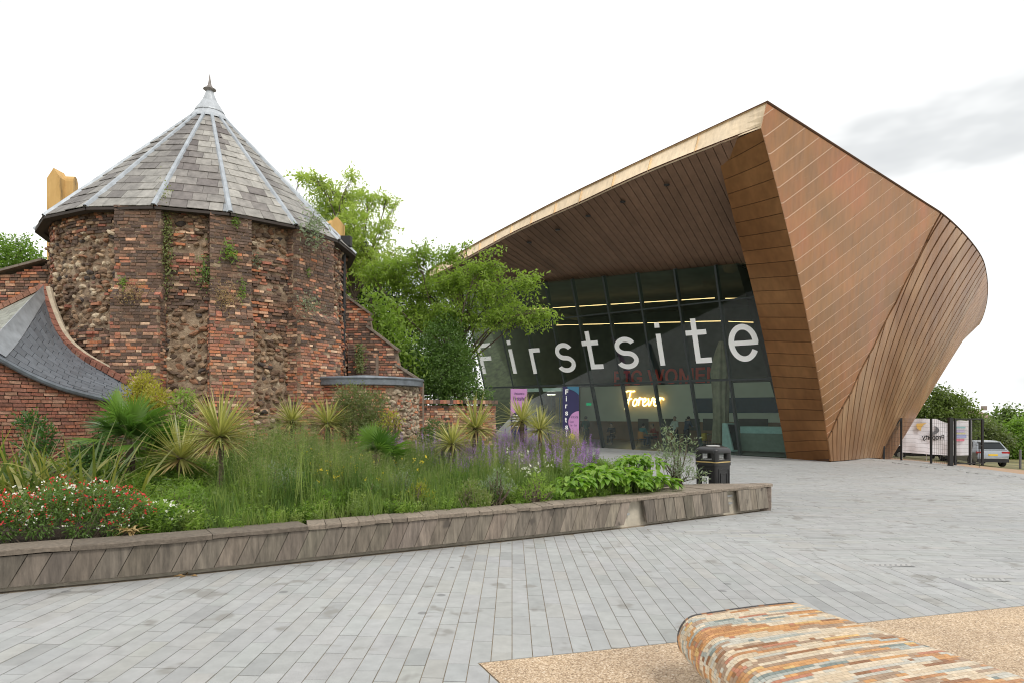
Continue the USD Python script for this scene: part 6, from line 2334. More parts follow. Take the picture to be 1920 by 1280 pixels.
# broad leaved clumps at the right end: every large leaf a part
def broad_clump(label, blobs, n, L):
    t = thing("broad_leaf_clump", label, "leafy plant")
    c, d, k, C_, R_ = blob_points(blobs, n, 0.48, 0.75)
    keep = d[:, 2] > -0.35
    c, d = c[keep], d[keep]
    dd = unit(d * [1, 1, 0.3] + rng.normal(0, 0.35, d.shape) + [0, -0.3, -0.42])
    nn = unit(d * 0.5 + [0, 0, 1.0] + rng.normal(0, 0.25, d.shape))
    m_ = len(c)
    Ls, Ws = L * rng.uniform(0.75, 1.2, m_), L * rng.uniform(0.42, 0.58, m_)
    x = unit(np.cross(dd, nn))
    z = np.cross(x, dd)
    prof = [(0.0, 0.0, 0), (0.22, 0.42, 0.05), (0.5, 0.5, 0.06), (0.78, 0.30, 0.0), (1.0, 0.0, -0.10)]
    rows = []
    for s, w, h in prof:
        mid = c + dd * (Ls * s)[:, None] + z * (Ls * h)[:, None]
        rows += [mid - x * (Ws * w)[:, None] + z * (Ws * w * 0.4)[:, None], mid, mid + x * (Ws * w)[:, None] + z * (Ws * w * 0.4)[:, None]]
    V = np.stack(rows, 1)
    F_ = np.array([[3 * i + a, 3 * i + a + 1, 3 * i + a + 4] for i in range(4) for a in (0, 1)] + [[3 * i + a, 3 * i + a + 4, 3 * i + a + 3] for i in range(4) for a in (0, 1)])
    for i in range(m_):
        mesh("leaf", V[i], F_, m_hosta, t)
    mb = MB()
    for i in range(0, m_, 5):
        g = c[i].copy()
        g[2] = float(soil_z(g[0], g[1])[0])
        mb.tube([g + rng.normal(0, 0.04, 3) * [1, 1, 0], c[i]], [0.006, 0.004], 4)
    mb.put("stems", m_lf_olive, t)


broad_clump("wide clump of fresh green broad leaves spilling over the planter's right part", [(1075, 905, 34, 10.6), (1120, 895, 38, 10.9), (1165, 893, 36, 11.2), (1210, 898, 32, 11.4), (1245, 905, 26, 11.6), (1100, 880, 22, 11.2), (1185, 908, 30, 11.1), (1065, 920, 20, 10.4)], 760, 0.18)
broad_clump("smaller clump of broad leaves behind the wide clump, near the wispy bush", [(1195, 862, 24, 12.6), (1225, 868, 20, 12.6), (1175, 866, 16, 12.4)], 210, 0.16)

# ---- meadow: what nobody could count
def instancer(name, protos, pos, idx, scale, ang, label, cat):
    path = unique("/World", name)
    pi = UsdGeom.PointInstancer.Define(stage, path)
    rel = pi.CreatePrototypesRel()
    for k, parts in enumerate(protos):
        pp = f"{path}/clump_{k:03d}"
        UsdGeom.Xform.Define(stage, pp)
        for nm, v, f, m in parts:
            mesh(nm, v, f, m, pp)
        rel.AddTarget(pp)
    pi.CreatePositionsAttr(Vt.Vec3fArray.FromNumpy(np.ascontiguousarray(pos, np.float32)))
    pi.CreateProtoIndicesAttr(Vt.IntArray.FromNumpy(np.ascontiguousarray(idx, np.int32)))
    pi.CreateScalesAttr(Vt.Vec3fArray.FromNumpy(np.ascontiguousarray(np.repeat(np.asarray(scale, np.float32)[:, None], 3, 1))))
    pi.CreateOrientationsAttr(Vt.QuathArray([Gf.Quath(float(math.cos(a / 2)), 0, 0, float(math.sin(a / 2))) for a in ang]))
    describe(path, label, cat, kind="stuff")


def grass_proto(n, L, W, lean, rad_, m, seg=4, droop=0.25):
    a = rng.uniform(0, 2 * np.pi, n)
    r = rad_ * np.sqrt(rng.random(n))
    b = np.column_stack([r * np.cos(a), r * np.sin(a), np.zeros(n)])
    d = unit(np.column_stack([rng.normal(0, lean, n), rng.normal(0, lean, n), np.ones(n)]))
    V, F_ = ribbons(b, d, L * rng.uniform(0.55, 1.1, n), W, droop * rng.uniform(0, 1.2, n), seg)
    return join(V, F_), b, d


def stem_leaves(n_st, H, L, W, rad_, per, lean=0.18):
    a = rng.uniform(0, 2 * np.pi, n_st)
    b = np.column_stack([np.cos(a), np.sin(a), 0 * a]) * (rad_ * np.sqrt(rng.random(n_st)))[:, None]
    d = unit(np.column_stack([rng.normal(0, lean, n_st), rng.normal(0, lean, n_st), np.ones(n_st)]))
    hh = H * rng.uniform(0.6, 1.1, n_st)
    s = rng.uniform(0.1, 0.98, (n_st, per))
    c = (b[:, None] + d[:, None] * (hh[:, None] * s)[..., None]).reshape(-1, 3)
    dd = unit(rng.normal(0, 1, c.shape) * [1, 1, 0.3] + [0, 0, 0.35])
    V = leafset(c, dd, rng.normal(0, 0.4, c.shape) + [0, 0, 1], L * rng.uniform(0.6, 1.2, len(c)), W)
    S, SF_ = ribbons(b, d, hh, 0.009, 0.03, 2)
    v1, f1 = join(V, LF)
    v2, f2 = join(S, SF_)
    return (np.vstack([v1, v2]), np.vstack([f1, f2 + len(v1)])), b, d, hh


def florets(b, d, hh, per, lo, hi, size, spread=0.012):
    s = rng.uniform(lo, hi, (len(b), per))
    c = (b[:, None] + d[:, None] * (hh[:, None] * s)[..., None]).reshape(-1, 3)
    c = c + rng.normal(0, spread, c.shape)
    return join(leafset(c, rng.normal(0, 1, c.shape) + [0, -0.2, 0.3], rng.normal(0, 0.6, c.shape) + [0, -0.5, 0.5], size, size * 0.8), LF)


bx = bed_poly.buffer(-0.32)
N_ = 60000
xy = np.column_stack([rng.uniform(-8, 5, N_), rng.uniform(4, 17, N_)])
from shapely import contains_xy
xy = xy[contains_xy(bx, xy[:, 0], xy[:, 1])]
zs = soil_z(xy[:, 0], xy[:, 1])
fd = front_dist(xy[:, 0], xy[:, 1])
bu, bv = screen(np.column_stack([xy, zs]))
pos = np.column_stack([xy, zs])


def pick(mask, n):
    i = np.flatnonzero(mask)
    return rng.choice(i, min(n, len(i)), replace=False)


dclump = meshkit.fbm(np.column_stack([xy * 0.9, np.zeros(len(xy))]), 3, 12)
g1 = [[("grass", *grass_proto(30, 0.50, 0.0115, 0.22, 0.16, m_grass)[0], m_grass)] for _ in range(3)]
g2 = []
for _ in range(3):
    (v1, f1), b, d, hh = stem_leaves(18, 0.85, 0.05, 0.008, 0.16, 16, 0.12)
    fl_ = florets(b, d, hh, 9, 0.80, 1.0, 0.012, 0.01)
    g2.append([("stems", v1, f1, m_grass), ("seed_heads", *fl_, m_straw)])
g3 = []
for _ in range(3):
    (v1, f1), b, d, hh = stem_leaves(18, 0.34, 0.055, 0.018, 0.15, 20, 0.3)
    g3.append([("herbs", v1, f1, m_lf_light if _ else m_grass)])
i1 = pick((fd < 2.6) & (bu > 400) & (bu < 1060) & (dclump > 0.42), 520)
i2 = pick((fd > 0.75) & (fd < 4.2) & (bu > 430) & (bu < 1080) & (bv > 850), 480)
i3 = pick((fd < 4.5) & (bu > 250) & (bu < 1230), 900)
i3b = pick((fd > 2.5) & (bu < 1000), 500)
ii = np.concatenate([i1, i2, i3, i3b])
kk = np.concatenate([rng.integers(0, 3, len(i1)), 3 + rng.integers(0, 3, len(i2)), 6 + rng.integers(0, 3, len(i3) + len(i3b))])
sc = rng.uniform(0.7, 1.15, len(ii))
sc[len(i1):len(i1) + len(i2)] *= np.interp(bu[i2], [430, 560, 640, 720, 900, 1080], [1.15, 1.05, 0.95, 0.75, 0.78, 0.7])
sc *= np.clip(0.6 + 0.45 * fd[ii], 0.6, 1.0)
instancer("meadow_plants", g1 + g2 + g3, pos[ii], kk, sc, rng.uniform(0, 6.28, len(ii)), "tall fine green meadow grasses and herbs filling the bed", "meadow")
gp = []
for _ in range(3):
    (v1, f1), b, d, hh = stem_leaves(14, 0.72, 0.035, 0.005, 0.15, 16, 0.10)
    gp.append([("stems", v1, f1, m_grass), ("flower_spikes", *florets(b, d, hh, 46, 0.66, 1.02, 0.016, 0.009), m_purple)])
ip = np.concatenate([pick((fd > 0.8) & (fd < 3.2) & (bu > 790) & (bu < 1110) & (bv < 920) & (bv > 858), 36), pick((fd > 1.6) & (bu > 940) & (bu < 1190) & (bv > 846) & (bv < 880), 22), pick((bu > 780) & (bu < 880) & (bv > 860) & (bv < 885), 7),
                     pick((bu > 700) & (bu < 760) & (bv > 880) & (bv < 930), 2)])
instancer("purple_flowers", gp, pos[ip], rng.integers(0, 3, len(ip)), rng.uniform(0.75, 1.1, len(ip)), rng.uniform(0, 6.28, len(ip)), "haze of slender purple flower spikes in the right half of the bed", "flowers")
gs = []
for _ in range(2):
    (v1, f1), b, d, hh = stem_leaves(12, 0.70, 0.03, 0.004, 0.14, 8, 0.13)
    gs.append([("stems", v1, f1, m_straw), ("seed_heads", *florets(b, d, hh, 22, 0.62, 1.0, 0.014, 0.014), m_straw)])
is_ = np.concatenate([pick((fd > 1.2) & (bu > 1030) & (bu < 1170) & (bv > 845) & (bv < 880), 46), pick((fd > 1) & (bu > 700) & (bu < 1000) & (bv < 880), 30)])
instancer("seed_stalks", gs, pos[is_], rng.integers(0, 2, len(is_)), rng.uniform(0.75, 1.15, len(is_)), rng.uniform(0, 6.28, len(is_)), "pale straw coloured seed stalks in front of the glass", "seed heads")
gw = []
for nm, m, sz in (("white_flowers", m_whitep, 0.026), ("yellow_flowers", m_yelp, 0.022)):
    (v1, f1), b, d, hh = stem_leaves(5, 0.5, 0.03, 0.006, 0.14, 8, 0.14)
    gw.append([("stems", v1, f1, m_grass), (nm, *florets(b, d, hh, 6, 0.98, 1.02, sz, 0.010), m)])
iw = np.concatenate([pick((bu > 930) & (bu < 1050) & (bv > 890) & (bv < 935), 16), pick((bu > 560) & (bu < 830) & (bv > 900) & (bv < 960), 14)])
kw_ = np.concatenate([np.zeros(16), np.ones(14)])[:len(iw)]
instancer("small_meadow_flowers", gw, pos[iw], kw_, rng.uniform(0.8, 1.1, len(iw)), rng.uniform(0, 6.28, len(iw)), "scattered small white and yellow meadow flowers", "flowers")
# ---------------------------------------------------------------- litter bin
m_binblack = plain("bin_black", (0.014, 0.014, 0.015), 0.38, var=0.1)
m_gold = plain("bin_gold_band", (0.50, 0.36, 0.14), 0.4)
m_plate = plain("bin_top_plate", (0.50, 0.50, 0.48), 0.5, metal=0.5)
m_navy = plain("navy_print", (0.018, 0.016, 0.075), 0.6, var=0.02)
m_pink = plain("pink_print", (0.50, 0.24, 0.47), 0.6, var=0.02)
m_teal = plain("teal_print", (0.035, 0.15, 0.24), 0.6, var=0.02)
m_yell = plain("yellow_print", (0.75, 0.66, 0.06), 0.6, var=0.02)


def rounded(w, d, r, k=5):
    return sbox(-w / 2 + r, -d / 2 + r, w / 2 - r, d / 2 - r).buffer(r, quad_segs=k)


bp_ = gnd(1337, 945)
lb = thing("litter_bin", "black square litter bin with gold band behind the planter's tip", "litter bin", bp_, 38)
S_ = 0.50
MB().add(*prism(rounded(S_, S_, 0.06), 0.03, 0.80)).put("body", m_binblack, lb)
MB().add(*prism(rounded(S_ + 0.02, S_ + 0.02, 0.065), 0.0, 0.035)).put("foot", m_binblack, lb)
MB().add(*prism(rounded(S_ + 0.012, S_ + 0.012, 0.064), 0.862, 0.885)).put("gold_band", m_gold, lb)
MB().add(*prism(rounded(S_ + 0.03, S_ + 0.03, 0.07), 0.80, 0.862)).put("collar", m_binblack, lb)
mb = MB()
for sx in (-1, 1):
    for sy in (-1, 1):
        mb.add(*prism(affinity.translate(rounded(0.13, 0.13, 0.05), sx * (S_ / 2 - 0.055), sy * (S_ / 2 - 0.055)), 0.885, 1.10))
for a in range(4):
    R = rotz(a * math.pi / 2)
    mb.add((np.array([[-0.2, -S_ / 2 - 0.008, 0.885], [0.2, -S_ / 2 - 0.008, 0.885], [0.2, -S_ / 2 - 0.008, 0.92], [-0.2, -S_ / 2 - 0.008, 0.92], [-0.2, -S_ / 2 + 0.04, 0.885], [0.2, -S_ / 2 + 0.04, 0.885], [0.2, -S_ / 2 + 0.04, 0.92], [-0.2, -S_ / 2 + 0.04, 0.92]])) @ R.T, BOXF)
mb.put("hood_posts", m_binblack, lb)
# domed hood with arched openings
poly = rounded(S_ + 0.04, S_ + 0.04, 0.10, 6)
rings = []
for z, k in ((1.03, 1.0), (1.10, 1.0), (1.135, 0.94), (1.165, 0.78), (1.185, 0.5), (1.19, 0.28)):
    xy_ = np.array(affinity.scale(poly, k, k, origin=(0, 0)).exterior.coords)[:-1]
    lift = (0.045 * np.abs(np.cos(2 * np.arctan2(xy_[:, 1], xy_[:, 0]))) if z < 1.05 else 0 * xy_[:, 0])
    rings.append(np.column_stack([xy_, z + lift]))
n = len(rings[0])
v = np.vstack(rings)
f = np.array([[i * n + j, i * n + (j + 1) % n, (i + 1) * n + (j + 1) % n, (i + 1) * n + j] for i in range(5) for j in range(n)])
mesh("hood", v, f, m_binblack, lb, smooth=35)
mesh("liner", *prism(rounded(0.36, 0.36, 0.05), 0.86, 0.93), m_plate, lb)
MB().lathe([(0, 1.205), (0.10, 1.20), (0.14, 1.188), (0.145, 1.175), (0, 1.17)], (0, 0, 0), 20).put("stub_plate", m_plate, lb)
for a in range(4):
    R = rotz(a * math.pi / 2)
    mb = MB()
    for (x0, x1, z0, z1) in ((-0.17, 0.17, 0.72, 0.74), (-0.17, 0.17, 0.10, 0.12), (-0.17, -0.15, 0.12, 0.72), (0.15, 0.17, 0.12, 0.72), (-0.11, 0.11, 0.64, 0.655), (-0.11, 0.11, 0.19, 0.205), (-0.11, -0.095, 0.205, 0.64), (0.095, 0.11, 0.205, 0.64)):
        v, f = box([(x0 + x1) / 2, -S_ / 2 - 0.003, (z0 + z1) / 2], ((x1 - x0) / 2, 0.008, (z1 - z0) / 2))
        mb.add(v @ R.T, f)
    mb.put("panel_rim", m_binblack, lb)
R = rotz(-math.pi / 2)                                     # face towards the camera's left
st = MB().add(box([-0.0, -S_ / 2 - 0.004, 0.46], (0.075, 0.003, 0.125))[0] @ R.T, BOXF).put("sticker", m_white, lb)
mb = MB()
for (x0, x1, z0, z1) in ((-0.035, 0.035, 0.545, 0.56), (-0.035, -0.022, 0.44, 0.545), (0.022, 0.035, 0.44, 0.545), (-0.035, 0.035, 0.428, 0.44), (-0.012, 0.016, 0.47, 0.52), (-0.05, 0.05, 0.39, 0.40), (-0.05, 0.04, 0.368, 0.378)):
    v, f = box([(x0 + x1) / 2, -S_ / 2 - 0.0085, (z0 + z1) / 2], ((x1 - x0) / 2, 0.0015, (z1 - z0) / 2))
    mb.add(v @ R.T, f)
mb.put("sticker_print", m_navy, st)

# ---------------------------------------------------------------- two banners before the doors
XR, ZU = np.array([1.0, 0, 0]), np.array([0, 0, 1.0])


def flat(parent, poly, org, m, name, z):
    for g in getattr(poly, "geoms", [poly]):
        tm = trimesh.creation.extrude_polygon(g, 0.004, engine="earcut")
        V = np.asarray(tm.vertices)
        mesh(name, org + V[:, :1] * XR + V[:, 1:2] * ZU + (V[:, 2:3] + z) * np.array([0, -1.0, 0]), tm.faces, m, parent)


def banner_base(label, u0, u1, v_top, d):
    g = thing("banner", label, "banner")
    a, b = at(u0, v_top, d), at(u1, v_top, d)
    gz = gx(a[0])
    W, Hh = b[0] - a[0], a[2] - gz - 0.05
    org = np.array([a[0], d, gz + 0.05])
    return g, org, W, Hh


def text_on(g, text, org, x, y, h, m, z=0.02, bold=False, width=None):
    tm = meshkit.text_mesh(text, h, 0.003, bold)
    V = np.asarray(tm.vertices).copy()
    if width:
        V[:, 0] *= width / V[:, 0].max()
    mesh("lettering", org + (V[:, :1] + x) * XR + (V[:, 1:2] + y) * ZU + (V[:, 2:3] + z) * np.array([0, -1.0, 0]), tm.faces, m, g)


g, org, W, Hh = banner_base("pink and navy banner reading Welcome to Firstsite at the entrance", 957.5, 988.5, 728, 32.0)
MB().box(org + [W / 2, 0.03, Hh / 2], (W / 2, 0.02, Hh / 2)).put("panel", m_pink, g)
flat(g, Point(W * 0.52, Hh * 0.47).buffer(W * 0.56, quad_segs=24).intersection(sbox(0, 0, W, Hh)).union(sbox(W * 0.03, 0.02, W, Hh * 0.47)), org, m_navy, "navy_shape", 0.0)
text_on(g, "Welcome to", org, W * 0.22, Hh * 0.905, 0.10, m_navy, 0.001, width=W * 0.60)
text_on(g, "Firstsite!", org, W * 0.14, Hh * 0.81, 0.17, m_navy, 0.001, width=W * 0.76)
mb = MB()
for i, wd in enumerate((0.55, 0.42, 0.5, 0.3, 0.46)):
    mb.box(org + [W * (0.10 + wd / 2), -0.006, Hh * (0.56 - 0.045 * i)], (W * wd / 2, 0.002, 0.018))
mb.put("print_lines", m_white, g)
MB().box(org + [W / 2, 0.03, -0.02], (W / 2 + 0.05, 0.2, 0.025)).put("base", m_frame, g)

g, org, W, Hh = banner_base("tall navy, teal and pink Firstsite banner with opening days", 1055, 1085.5, 724, 31.0)
MB().box(org + [W / 2, 0.03, Hh / 2], (W / 2, 0.02, Hh / 2)).put("panel", m_navy, g)
flat(g, Point(W * 0.20, Hh * 0.70).buffer(W * 1.05, quad_segs=24).symmetric_difference(sbox(-9, -9, 9, 9)).intersection(sbox(W * 0.30, Hh * 0.76, W, Hh)), org, m_teal, "teal_shape", 0.0)
flat(g, Point(W * 1.05, Hh * 0.45).buffer(W * 0.70, quad_segs=24).intersection(sbox(0, 0, W, Hh)).union(sbox(W * 0.50, 0.25, W, Hh * 0.38)), org, m_pink, "pink_shape", 0.0)
for i, ch in enumerate("Firstsite"):
    text_on(g, ch, org, W * (0.13 if ch != "i" else 0.17), Hh * (0.885 - 0.108 * i) if i < 8 else Hh * 0.015, 0.215, m_white, 0.001, bold=True)
text_on(g, "Firstsite", org, W * 0.42, Hh * 0.515, 0.115, m_navy, 0.005, width=W * 0.53)
text_on(g, "Open", org, W * 0.42, Hh * 0.445, 0.09, m_navy, 0.005, width=W * 0.26)
text_on(g, "Tue - Sun", org, W * 0.42, Hh * 0.39, 0.09, m_navy, 0.005, width=W * 0.44)
flat(g, Point(W * 0.56, Hh * 0.23).buffer(W * 0.19, quad_segs=16), org, m_yell, "yellow_dot", 0.006)
MB().box(org + [W / 2, 0.03, -0.02], (W / 2 + 0.05, 0.2, 0.025)).put("base", m_frame, g)

# ---------------------------------------------------------------- black mesh fence and gate at right
def foot_px(u, v):
    return gnd(u, v)


fence = thing("mesh_fence", "black wire mesh fence panels beside the copper wall's foot", "fence")
posts = [((1657, 860), 835), ((1690, 862), 783), ((1745.5, 868), 784)]
feet = [gnd(*p) for p, _ in posts]
tops = [at(p[0], vt, f_[1])[2] for (p, vt), f_ in zip(posts, feet)]
for f_, zt_p in zip(feet, tops):
    MB().box([f_[0], f_[1], (f_[2] + zt_p) / 2], (0.035, 0.035, (zt_p - f_[2]) / 2)).put("post", m_black, fence)
gp_foot = gnd(1782, 872.5)
gp_top = at(1782, 782, gp_foot[1])[2]


def mesh_panel(parent, a, b, za0, za1, zb0, zb1, pitch=0.055, hp=0.2):
    a, b = np.asarray(a, float)[:2], np.asarray(b, float)[:2]
    L = np.linalg.norm(b - a)
    mb = MB()
    n = max(2, int(L / pitch))
    for i in range(n + 1):
        k = i / n
        p = a + (b - a) * k
        lo, hi = za0 * (1 - k) + zb0 * k, za1 * (1 - k) + zb1 * k
        if hi - lo > 0.05:
            mb.box([*p, (lo + hi) / 2], (0.003, 0.003, (hi - lo) / 2))
    for z in np.arange(0.08, 2.6, hp):
        ks = [k for k in np.linspace(0, 1, 60) if za0 * (1 - k) + zb0 * k + z < za1 * (1 - k) + zb1 * k]
        if len(ks) > 1:
            p, q = a + (b - a) * ks[0], a + (b - a) * ks[-1]
            mb.beam([*p, za0 * (1 - ks[0]) + zb0 * ks[0] + z], [*q, za0 * (1 - ks[-1]) + zb0 * ks[-1] + z], 0.007, 0.007)
    mb.put("wire_panel", m_black, parent)


lo = 0.05
mesh_panel(fence, feet[0], feet[1], feet[0][2] + lo, tops[0], feet[1][2] + lo, tops[1])
mesh_panel(fence, feet[1], feet[2], feet[1][2] + lo, tops[1], feet[2][2] + lo, tops[2])
mesh_panel(fence, feet[2], gp_foot, feet[2][2] + lo, tops[2], gp_foot[2] + lo, gp_top)
MB().beam([feet[0][0] - 0.6, feet[0][1], feet[0][2] + 0.05], [feet[1][0], feet[1][1], tops[1]], 0.04, 0.04).put("raking_rail", m_black, fence)
gate = thing("mesh_gate", "black mesh gate standing open beside its thick post", "gate")
MB().box([gp_foot[0], gp_foot[1], (gp_foot[2] + gp_top) / 2], (0.085, 0.085, (gp_top - gp_foot[2]) / 2)).put("gate_post", m_black, gate)
MB().box([gp_foot[0] + 0.09, gp_foot[1] - 0.02, gp_foot[2] + 1.1], (0.02, 0.05, 0.07)).put("lock", m_plate, gate)
g0_, g1_, g2_ = gnd(1791, 871.5), gnd(1819, 871), gnd(1842, 871.5)
dg = gp_foot[1]
pts_ = [at(u, 871, dg + o) for u, o in ((1791, 0.0), (1819, 0.25), (1842, 0.45))]
for p, vt in zip(pts_, (783, 784, 785)):
    zt_g = at(1800, vt, dg)[2]
    MB().box([p[0], p[1], (p[2] + zt_g) / 2], (0.04, 0.04, (zt_g - p[2]) / 2)).put("stile", m_black, gate)
zt_g = at(1800, 783.5, dg)[2]
for z in (zt_g - 0.03, pts_[0][2] + 0.06):
    MB().beam([pts_[0][0], pts_[0][1], z], [pts_[2][0], pts_[2][1], z], 0.05, 0.05).put("rail", m_black, gate)
for a, b in zip(pts_[:-1], pts_[1:]):
    mesh_panel(gate, a, b, a[2] + 0.08, zt_g, b[2] + 0.08, zt_g)
p = at(1836, 838, dg - 0.1)
mb = MB()
mb.tube([p + [0, 0, -0.9], p, p + [0, 0, 0.25]], 0.012, 6)
mb.tube([p + [-0.15, 0, 0.1], p + [0.15, 0, 0.1]], 0.012, 6)
mb.put("drop_bolt", m_black, gate)
MB().lathe([(0.06, 0), (0.06, 1.02), (0.05, 1.05), (0, 1.05)], gnd(1913, 878), 14).put("bollard", plain("bollard_grey", (0.13, 0.13, 0.14), 0.5), label="plain grey steel bollard at the right edge by the tan path", cat="bollard")

# white banners tied up behind the fence
m_cloth = plain("white_banner_cloth", (0.74, 0.72, 0.76), 0.8, var=0.05, scale=1.2)
m_logo_y = plain("logo_yellow", (0.72, 0.45, 0.12), 0.7, var=0.03)
m_logo_g = plain("logo_grey", (0.17, 0.17, 0.19), 0.7, var=0.03)
DB = 38.5


def cloth_sheet(g, pts_top, pts_bot, d, name="cloth"):
    n = 30
    us = np.linspace(pts_top[0][0], pts_top[-1][0], n)
    vt = np.interp(us, *np.array(pts_top).T)
    vb = np.interp(us, *np.array(pts_bot).T)
    rows = []
    for k in np.linspace(0, 1, 9):
        vv_ = vt * (1 - k) + vb * k
        dd = d + 0.05 * np.sin(us * 0.22 + k * 4) + 0.04 * np.sin(us * 0.09 - k * 7)
        rows.append(np.column_stack([(us - 960) / FOC * dd, dd, EYE - (vv_ - 775) / FOC * dd]))
    mesh(name, np.stack(rows, 1).reshape(-1, 3), grid(n, 9), m_cloth, g, smooth=60)


hb_ = thing("site_banner", "white banner with mirrored Property lettering seen from behind the mesh fence", "banner")
cloth_sheet(hb_, [(1692, 800), (1702, 792), (1714, 784), (1755, 784), (1764, 788), (1775, 792), (1783, 792)], [(1692, 847), (1720, 849), (1745, 851), (1783, 853)], DB)


def px_poly(g, pts, d, m, name):
    P_ = np.array([at(u, v, d) for u, v in pts])
    c = P_.mean(0)
    n = len(P_)
    mesh(name, np.vstack([P_, [c]]), np.array([[i, (i + 1) % n, n] for i in range(n)]), m, g)


d2 = DB - 0.12
px_poly(hb_, [(1719, 793), (1738, 792), (1732, 795), (1728, 800), (1726, 807), (1720, 802), (1718, 797)], d2, m_logo_y, "logo_half")
a = np.radians(np.linspace(-75, 95, 20))
o = np.column_stack([1744 + 17 * np.cos(a), 805.5 + 9.0 * np.sin(a)])
i_ = np.column_stack([1745 + 9.5 * np.cos(a[::-1]), 803 + 7.0 * np.sin(a[::-1])])
P_ = np.array([at(u, v, d2) for u, v in np.vstack([o, i_])])
mesh("logo_half", P_, np.array([[k, k + 1, 39 - k - 1, 39 - k] for k in range(19)]), m_logo_g, hb_)
tm = meshkit.text_mesh("Property", 1.0, 0.01, True)
V = np.asarray(tm.vertices)
wt = (1771 - 1729) / FOC * d2
k = wt / V[:, 0].max()
o = at(1771, 823, d2)
mesh("lettering", o + V[:, :1] * k * -XR + V[:, 1:2] * k * 1.15 * ZU, tm.faces[:, ::-1], m_logo_g, hb_)
mb = MB()
for (u, v_t) in ((1692, 798), (1737, 785), (1783, 790)):
    q = at(u, v_t, DB + 0.15)
    mb.tube([[q[0], q[1], gx(q[0]) - 0.1], q], 0.022, 6)
mb.put("support_poles", m_plate, hb_)
hb2 = thing("site_banner", "narrow white banner with teal, blue and red bars seen through the mesh gate", "banner")
cloth_sheet(hb2, [(1786, 789), (1800, 787), (1812, 788), (1822, 786)], [(1786, 853), (1800, 853), (1822, 852)], DB + 0.3)
d3 = DB + 0.15
for (v0_, v1_, u0_, u1_, col) in ((799, 802, 1792, 1810, (0.30, 0.52, 0.55)), (805, 809, 1792, 1808, (0.55, 0.48, 0.72)), (811, 813, 1792, 1810, (0.65, 0.62, 0.30)), (814, 820, 1792, 1812, (0.38, 0.42, 0.68)), (822, 826, 1791, 1808, (0.75, 0.22, 0.30))):
    px_poly(hb2, [(u0_, v0_), (u1_, v0_), (u1_, v1_), (u0_, v1_)], d3, plain("bar_%d" % v0_, col, 0.7, var=0.02), "colour_bar")
mb = MB()
for u in (1786, 1822):
    q = at(u, 788, DB + 0.45)
    mb.tube([[q[0], q[1], gx(q[0]) - 0.1], q], 0.022, 6)
mb.put("support_poles", m_plate, hb2)

# ---------------------------------------------------------------- parked cars
m_tyre = plain("tyre", (0.012, 0.012, 0.013), 0.85)
m_rim = plain("wheel_rim", (0.45, 0.45, 0.46), 0.35, metal=0.8)
m_cglass = plain("car_glass", (0.012, 0.016, 0.018), 0.08)
m_lamp_r = plain("tail_lamp", (0.35, 0.012, 0.012), 0.25)
m_platey = plain("yellow_plate", (0.85, 0.55, 0.04), 0.5, var=0.03)
m_trim = plain("car_trim", (0.02, 0.02, 0.022), 0.55)


def hull(pts):
    return trimesh.convex.convex_hull(np.asarray(pts, float))


